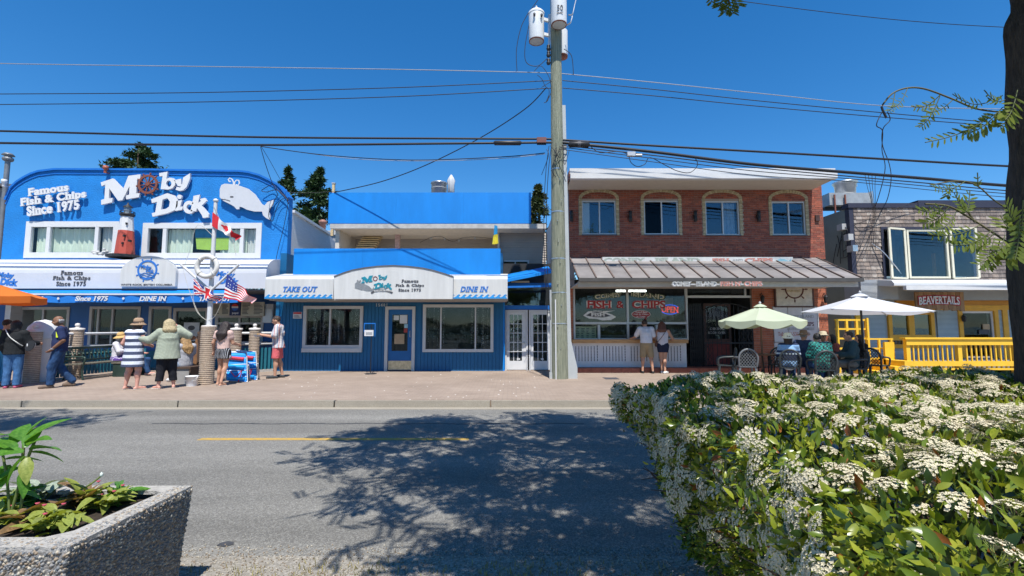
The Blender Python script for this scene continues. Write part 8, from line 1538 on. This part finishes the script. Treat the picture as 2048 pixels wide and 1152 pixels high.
GL = leafmat('bright green leaf', (.07, .2, .025), (.13, .3, .045), .4, .35, 12); GY = leafmat('yellow green leaf', (.22, .27, .05), (.34, .38, .09), .35, .4, 12); RUS = leafmat('bronze leaf', (.16, .1, .045), (.28, .17, .08), .3, .4, 12); SIL = leafmat('silver leaf', (.24, .29, .22), (.36, .41, .33), .2, .7, 12); STM = mat('green stem', (.12, .16, .04), .6, .2, 8)
YT = 2.5
tp = thing('tall_plant', 'tall green leafy plant standing in the planter at the left edge', 'plant', P(30, 1020, YT).xy.to_3d() + Vector((0, 0, PZ - .05)))
for (pts, rad) in (([(12, 1060), (30, 1000), (42, 950), (48, 880)], .007), ([(32, 1060), (44, 1000), (48, 940), (60, 905), (75, 870)], .007), ([(20, 1050), (15, 970), (5, 905)], .006)): MB().tube(spline([P(a, b, YT) for a, b in pts], 5), rad, 6).build('stem', STM, tp)
for (px, py, az, el, ln, m) in ((48, 885, -.9, .8, .19, GL), (50, 878, -.5, 1.2, .12, GL), (44, 882, 1.2, .35, .2, GL), (60, 900, -1.5, .25, .16, GL), (60, 905, -1.1, -.15, .15, GL), (46, 905, 1.9, .1, .17, GL), (55, 915, -2.4, -.9, .13, GY), (50, 912, 2.6, -.9, .15, GL), (30, 900, 1.4, .5, .18, GL), (10, 905, .8, .6, .17, GL), (8, 920, -1.0, .1, .15, GL), (5, 905, 1.8, .2, .2, GL), (44, 935, 2.2, -.4, .15, GL), (40, 950, -2.0, -.7, .12, GL), (18, 960, 2.4, -.5, .13, GL), (32, 985, -1.3, -.1, .11, GL), (50, 895, .2, .9, .14, GL), (15, 930, -2.6, -.5, .16, GL), (58, 890, -1.9, .5, .15, GL), (25, 890, .3, .8, .16, GL)): plant_leaf(tp, 'tall', m, P(px, py, YT + random.uniform(-.06, .06)), az, el, ln, random.uniform(-.4, .4), n=6, wid=.27, fold=.1, droop=.3)
specs = [('broad_leaf_plant', 'low plant with broad bright green leaves under the tall plant', GL, 40, 1010, 12, .14, .42, (.1, .7)), ('silver_plant', 'silver grey dusty leaved plant in the planter centre', SIL, 105, 985, 26, .085, .4, (.2, 1.1)), ('bedding_plant', 'bronze and olive bedding plant sprawling at the front of the planter', RUS, 85, 1050, 34, .13, .25, (-.1, .6)), ('bedding_plant', 'bronze tufted bedding plant near the planter centre', RUS, 165, 1015, 34, .135, .24, (.1, 1.2)), ('bedding_plant', 'yellow green bedding plant at the front left of the planter', GY, 105, 1062, 34, .115, .28, (-.1, .7)), ('bedding_plant', 'yellow green bedding plant right of the bronze tuft', GY, 205, 1015, 30, .115, .26, (0, .8)), ('bedding_plant', 'dark green bedding plant at the right end of the planter', GL, 245, 993, 24, .115, .22, (0, .6)), ('bedding_plant', 'small olive bedding plant at the left edge by the rim', GY, 5, 1050, 24, .12, .26, (0, .8)), ('silver_plant', 'small silver plant behind the bronze tuft', SIL, 150, 978, 10, .08, .3, (.4, 1.3))]
for nm_, lab, m, px, py, n, ln, wid, (e0, e1) in specs:
    c = G(px, py, PZ - .04); c.y = min(max(c.y, PY0 + .13), PY1 - .13); c.x = min(c.x, PX1 - .16); t = thing(nm_, lab, 'plant', c, 'plants in the concrete planter')
    for i in range(n):
        q = c + Vector((random.uniform(-.07, .07), random.uniform(-.05, .05), random.uniform(0, .07))); plant_leaf(t, nm_ + str(wid), m if random.random() < .75 else (GY if m is not SIL else SIL), q, random.uniform(0, 6.28), random.uniform(e0, e1), ln * random.uniform(.65, 1.15), random.uniform(-.5, .5), n=5, wid=wid, fold=.14, droop=.35)
    mb = MB()
    for i in range(5): mb.tube([c, c + Vector((random.uniform(-.05, .05), random.uniform(-.05, .05), random.uniform(.04, .1)))], .004, 5)
    mb.build('stems', STM, t)
    if nm_ == 'bedding_plant':
        for i in range(2): q = c + Vector((random.uniform(-.08, .08), random.uniform(-.05, .05), .07 + random.random() * .04)); MB().lathe([(0, 0), (.006, .005), (.011, .012), (0, .008)], q, 7).build('flower', mat('pink petals', (.55, .09, .13), .7), t)
p0, p1 = G(120, 985, PZ), P(203, 951, 2.75); t = thing('silver_stalk', 'thin silver stalk with a small pale bud leaning over the far rim', 'plant', (p0.x, 2.7, PZ - .05)); MB().tube(spline([Vector((p0.x + .05, 2.72, PZ - .05)), P(170, 975, 2.73), P(190, 962, 2.74), p1], 5), .005, 5).build('stem', MATS['green stem'], t); MB().lathe([(0, -.01), (.009, 0), (.007, .012), (0, .02)], p1, 8).build('bud', mat('silver bud', (.55, .6, .55), .8), t)

# ---- clipped hedge along the promenade behind the camera (seen mirrored in the windows)
ph = thing('promenade_hedge', 'long dark hedge across the promenade, seen only mirrored in shop windows', 'hedge', (0, -13, .01)); n = 26000; x = rng.uniform(-34, 34, n); V, F = scatter(LT, LF, np.stack([x, -13 + rng.uniform(-.7, .7, n), rng.uniform(.05, 1, n) ** .6 * (2.1 + .35 * np.sin(x * .5) + .25 * np.sin(x * 1.3))], 1), rots(n), rng.uniform(.12, .26, n)); link(npmesh('leaves', V, F, LEAFM[2], None, True, BASE[ph]), 'leaves', ph)['kind'] = 'stuff'
# ---- dry grass along the road edge
n = 800; gx = rng.uniform(-2.2, 1.4, n); gy = rng.uniform(3.0, 3.3, n) + .05 * np.sin(gx * 4); clump = rng.uniform(-1.8, 1.2, 14); gx[:560] = clump[rng.integers(0, 14, 560)] + rng.normal(0, .07, 560); GT = [(-.06, 0, 0), (.06, 0, 0), (.03, .12, .6), (-.03, .12, .6), (0, .4, 1)]
V, F1 = scatter(GT, [(0, 1, 2, 3)], np.stack([gx, gy, np.full(n, .01)], 1), rots(n, .5, rng), rng.uniform(.02, .07, n)); g = link(npmesh('dry_grass', V, F1, leafmat('dry grass', (.3, .24, .11), (.38, .33, .14), .3, .8, 20), None, False, (0, 3.1, .01)), 'dry_grass', None, (0, 3.1, .01)); tag(g, kind='stuff')
n = 5000; gx = rng.uniform(-2.6, 2, n); gy = rng.uniform(2.9, 3.62, n) - np.abs(rng.normal(0, .06, n)); V, F = scatter(PT, PF, np.stack([gx, gy, np.where(gy > 3.42, .004, .016)], 1), rots(n, pi, rng), rng.uniform(.002, .007, n)); g = link(npmesh('gravel', V, F, [PEB[1], PEB[3]], np.repeat(rng.integers(0, 2, n), len(PF)), False, (0, 3.1, .01)), 'gravel', None, (0, 3.1, .01)); tag(g, kind='stuff')

# ---- street tree on the right (its crown hangs above the camera and shades the road)
BARK = mat('dark furrowed bark', (.055, .044, .036), .9, .5, 14, 1.0, 26, stretch=(4, 4, .8)); LG = leafmat('locust leaflet', (.11, .15, .02), (.2, .24, .04), .45, .4, 5)
YTR = 2.62
def tx_(px, py): return P(px, py, YTR)
trk = thing('street_tree', 'dark trunked street tree with feathery leaves at the right edge', 'tree', (2.98, YTR, .012)); rad = .19
tp_ = [tx_(2030, 780), tx_(2014, 520), tx_(2008, 400), tx_(2000, 240), tx_(1988, 60), tx_(1985, -60)]
pts = [Vector((3.02, YTR, 0)), Vector((tp_[0].x + rad * 1.65, YTR, tp_[0].z))] + [Vector((q.x + rad * 1.52, YTR, q.z)) for q in tp_[1:]] + [Vector((2.7, YTR + .1, 5.0)), Vector((2.5, YTR + .1, 6.2))]
sp_ = spline(pts, 8); n = 18; vs = []
for i, q in enumerate(sp_):
    r_ = rad * (1.15 - .45 * i / len(sp_)); r_ *= (1.35 if q.z < .15 else 1)
    for j in range(n): a = 2 * pi * j / n; rr = r_ * (1 + .05 * sin(5 * a + q.z * 2) + .035 * sin(9 * a - q.z * 5) + .03 * sin(q.z * 11 + 3 * a)); vs.append((q.x + rr * cos(a), q.y + rr * sin(a), q.z))
MB().add(vs, [(i * n + j, i * n + (j + 1) % n, (i + 1) * n + (j + 1) % n, (i + 1) * n + j) for i in range(len(sp_) - 1) for j in range(n)], 0, True).build('trunk', BARK, trk)
mb = MB(); tips = []
topp = [sp_[-14], sp_[-9], sp_[-5], sp_[-1]]
rt = np.random.default_rng(5)
def free(x, y, z): return z > CAM_Z + .78 * max(y, 0) + .2 if y > -.2 else True
for i in range(40):
    b = Vector(topp[i % 4]); tgt = Vector((0, rt.uniform(1.0, 5.3), 0)); tgt.x = rt.uniform(np.interp(tgt.y, [1, 2.1, 3.1, 4.2, 6], [-.1, -.7, -1.9, -1.6, -.2]), 6.8); tgt.z = max(CAM_Z + .80 * tgt.y + .5, 4.4) + rt.uniform(0, .9); mid = b.lerp(tgt, .5) + Vector((rt.normal(0, .2), rt.normal(0, .2) - .1, .5)); mid.z = max(mid.z, CAM_Z + .82 * max(mid.y, 0) + .45)
    c_ = spline([b, mid, tgt], 8); mb.tube(c_, [.06 * (1 - .85 * k / 16) for k in range(17)], 6, cap=False); tips += [c_[k] for k in range(5, 17)]
mb.build('limbs', BARK, trk)
tips = np.array([list(q) for q in tips]); nl = 8200; ctr = tips[rt.integers(0, len(tips), nl)] + rt.normal(0, .45, (nl, 3)) * (1, 1, .5)
nb = 75; by = rt.uniform(1.1, 5.4, nb); bxx = rt.uniform(np.interp(by, [1.2, 2.1, 3.1, 4.2, 5.6], [-.3, -.9, -2.0, -1.8, -.8]), 5.6); bz = CAM_Z + .79 * by + .5 + rt.uniform(0, .7, nb); kk = rt.integers(0, nb, nl); ctr = np.concatenate([ctr[:nl * 4 // 10], np.stack([bxx, by, bz], 1)[kk] + rt.normal(0, .33, (nl, 3)) * (1, 1, .6)]); okk = (ctr[:, 2] > CAM_Z + .785 * np.maximum(ctr[:, 1], 0) + .3) & (ctr[:, 1] < 5.55) & ~((ctr[:, 0] > 2.1) & (ctr[:, 0] < 3.4) & (ctr[:, 1] > .5) & (ctr[:, 1] < 1.8)) & (ctr[:, 1] > .75 + .25 * np.sin(ctr[:, 0] * 3)) & (ctr[:, 0] > np.interp(ctr[:, 1], [1.2, 1.6, 2.1, 3.1, 4.2, 5.6], [-.4, -.7, -1.1, -2.2, -2.0, -1.0]) + .3 * np.sin(ctr[:, 1] * 7)); ctr = ctr[okk]
# each compound leaf: a rachis with paired leaflets
ST_, SF_ = [], []
for k in range(9):
    for s_ in (-1, 1):
        o = len(ST_); y0 = .12 + k * .1; a_ = s_ * 1.0; dx, dy = cos(.35) * s_, sin(.35)
        ST_ += [(0, y0, 0), (dx * .13 + dy * .05, y0 + dy * .13 + .045, .015), (dx * .3, y0 + dy * .3, -.03), (dx * .13, y0 + dy * .13 - .05, .015)]; SF_.append((o, o + 1, o + 2, o + 3))
V, F = scatter(ST_, SF_, ctr, rots(len(ctr), 1.7, rt), rt.uniform(.22, .38, len(ctr))); link(npmesh('crown', V, F, LG, None, False, BASE[trk]), 'crown', trk)['kind'] = 'stuff'
# sprays in view, one mesh per compound leaf
def compound_leaf(a, b, parent, nleaf=8, wd=.055, m=LG, sag=.03, flat=(0, -1, .25)):
    a, b = Vector(a), Vector(b); L_ = (b - a).length; d = (b - a).normalized(); nv = Vector(flat).normalized(); s_ = d.cross(nv).normalized(); mb = MB(); c_ = [a.lerp(b, t) - Vector((0, 0, sag * sin(pi * t))) for t in np.linspace(0, 1, 9)]; mb.tube(c_, .0025, 4, 1)
    for k in range(nleaf):
        t = .18 + .8 * k / nleaf; q = a.lerp(b, t) - Vector((0, 0, sag * sin(pi * t)))
        for g_ in (-1, 1):
            dd = (s_ * g_ * .85 + d * .5 + nv * random.uniform(-.25, .25)).normalized(); ll = wd * .82 * (1 - .35 * abs(t - .5)) * random.uniform(.8, 1.15); w_ = d * ll * .14; mb.add([q, q + dd * ll * .35 + w_ * 1.1, q + dd * ll * .75 + w_, q + dd * ll, q + dd * ll * .7 - w_, q + dd * ll * .3 - w_], [(0, 1, 2, 5), (5, 2, 4), (2, 3, 4)])
    return mb.build('leaf', [m, STM2], parent)
STM2 = mat('leaf stalk', (.08, .1, .035), .7)
def twig(pts, r, parent=trk, Y=YTR - .1): return MB().tube(spline([P(a, b, Y) for a, b in pts], 6), r, 6).build('twig', mat('green brown twig', (.1, .09, .045), .7), parent)
YB_ = 2.45
twig([(2015, 225), (1955, 218), (1900, 196), (1850, 178), (1815, 176), (1785, 187), (1765, 210)], .0045)
twig([(2010, 415), (1985, 398), (1955, 372), (1920, 362), (1860, 370)], .0035); twig([(2020, 488), (1970, 455), (1930, 430), (1895, 412), (1850, 408)], .005); twig([(2015, 240), (1990, 232)], .01); twig([(1950, 445), (1930, 415), (1915, 395)], .005)
for a, b, n_, w_ in (((1815, 177), (1782, 215), 6, .035), ((1790, 186), (1775, 222), 5, .035), ((1880, 190), (1822, 212), 6, .04), ((1880, 192), (1838, 255), 8, .05), ((1905, 200), (1845, 222), 7, .04), ((1975, 205), (1905, 188), 7, .05), ((2005, 190), (1975, 195), 4, .05), ((2005, 215), (1925, 270), 9, .075), ((2000, 222), (1850, 285), 10, .06), ((2010, 200), (1968, 180), 5, .05), ((2030, 205), (1995, 255), 7, .08), ((2035, 180), (2010, 240), 7, .08),
                    ((1955, 372), (1955, 345), 4, .04), ((1930, 363), (1862, 372), 8, .045), ((1900, 368), (1890, 390), 5, .045), ((1940, 425), (1908, 385), 7, .06), ((1930, 425), (1940, 380), 7, .06), ((1900, 412), (1840, 445), 8, .055), ((1915, 420), (1868, 460), 8, .055), ((1890, 410), (1830, 415), 7, .05), ((1960, 450), (1855, 468), 9, .06), ((1985, 460), (1900, 490), 9, .065), ((1990, 465), (1930, 488), 8, .06), ((1990, 475), (1955, 530), 8, .065), ((2000, 478), (1975, 535), 8, .065), ((2010, 470), (1990, 500), 6, .07), ((2030, 440), (2010, 400), 6, .08), ((2035, 460), (2000, 430), 6, .09), ((2040, 480), (2005, 520), 7, .09), ((2040, 430), (2030, 520), 8, .09), ((2046, 400), (2040, 470), 8, .09)): compound_leaf(P(*a, YB_), P(*b, YB_ + random.uniform(-.08, .08)), trk, n_, w_ * 1.0)
hb_ = 2.9
for a, b, n_, w_ in (((1448, -18), (1435, 14), 6, .07), ((1455, -15), (1468, 28), 7, .07), ((1462, -20), (1482, 12), 6, .07), ((1450, -12), (1450, 26), 6, .07), ((1420, -20), (1425, 4), 4, .06)): compound_leaf(P(*a, hb_), P(*b, hb_), trk, n_, w_)
twig([(1452, -40), (1454, -10), (1460, 10)], .007, Y=hb_)
# a second street tree standing outside the left edge; it shades the far left of the road
t2_ = thing('street_tree', 'street tree standing beyond the left edge, seen only by its shadow on the road', 'tree', (-10.2, 3.2, .012)); MB().tube([(-10.2, 3.2, 0), (-10.15, 3.3, 2), (-10, 3.6, 4.2)], [.19, .16, .1], 10).build('trunk', BARK, t2_)
mb = MB(); tips = []
for i in range(14):
    b = Vector((-10, 3.6, 4.0)); tgt = Vector((rt.uniform(-10.5, -6.6), rt.uniform(4.6, 5.7), rt.uniform(6.2, 7.2))); c_ = spline([b, b.lerp(tgt, .5) + Vector((0, 0, .3)), tgt], 6); mb.tube(c_, [.05 * (1 - .85 * k / 12) for k in range(13)], 5, cap=False); tips += c_[4:]
mb.build('limbs', BARK, t2_); tips = np.array([list(q) for q in tips]); ctr = tips[rt.integers(0, len(tips), 2600)] + rt.normal(0, .3, (2600, 3)); ctr = ctr[ctr[:, 2] > CAM_Z + .78 * ctr[:, 1] + .3]; V, F = scatter(ST_, SF_, ctr, rots(len(ctr), 1.9, rt), rt.uniform(.2, .34, len(ctr))); link(npmesh('crown', V, F, LG, None, False, BASE[t2_]), 'crown', t2_)['kind'] = 'stuff'
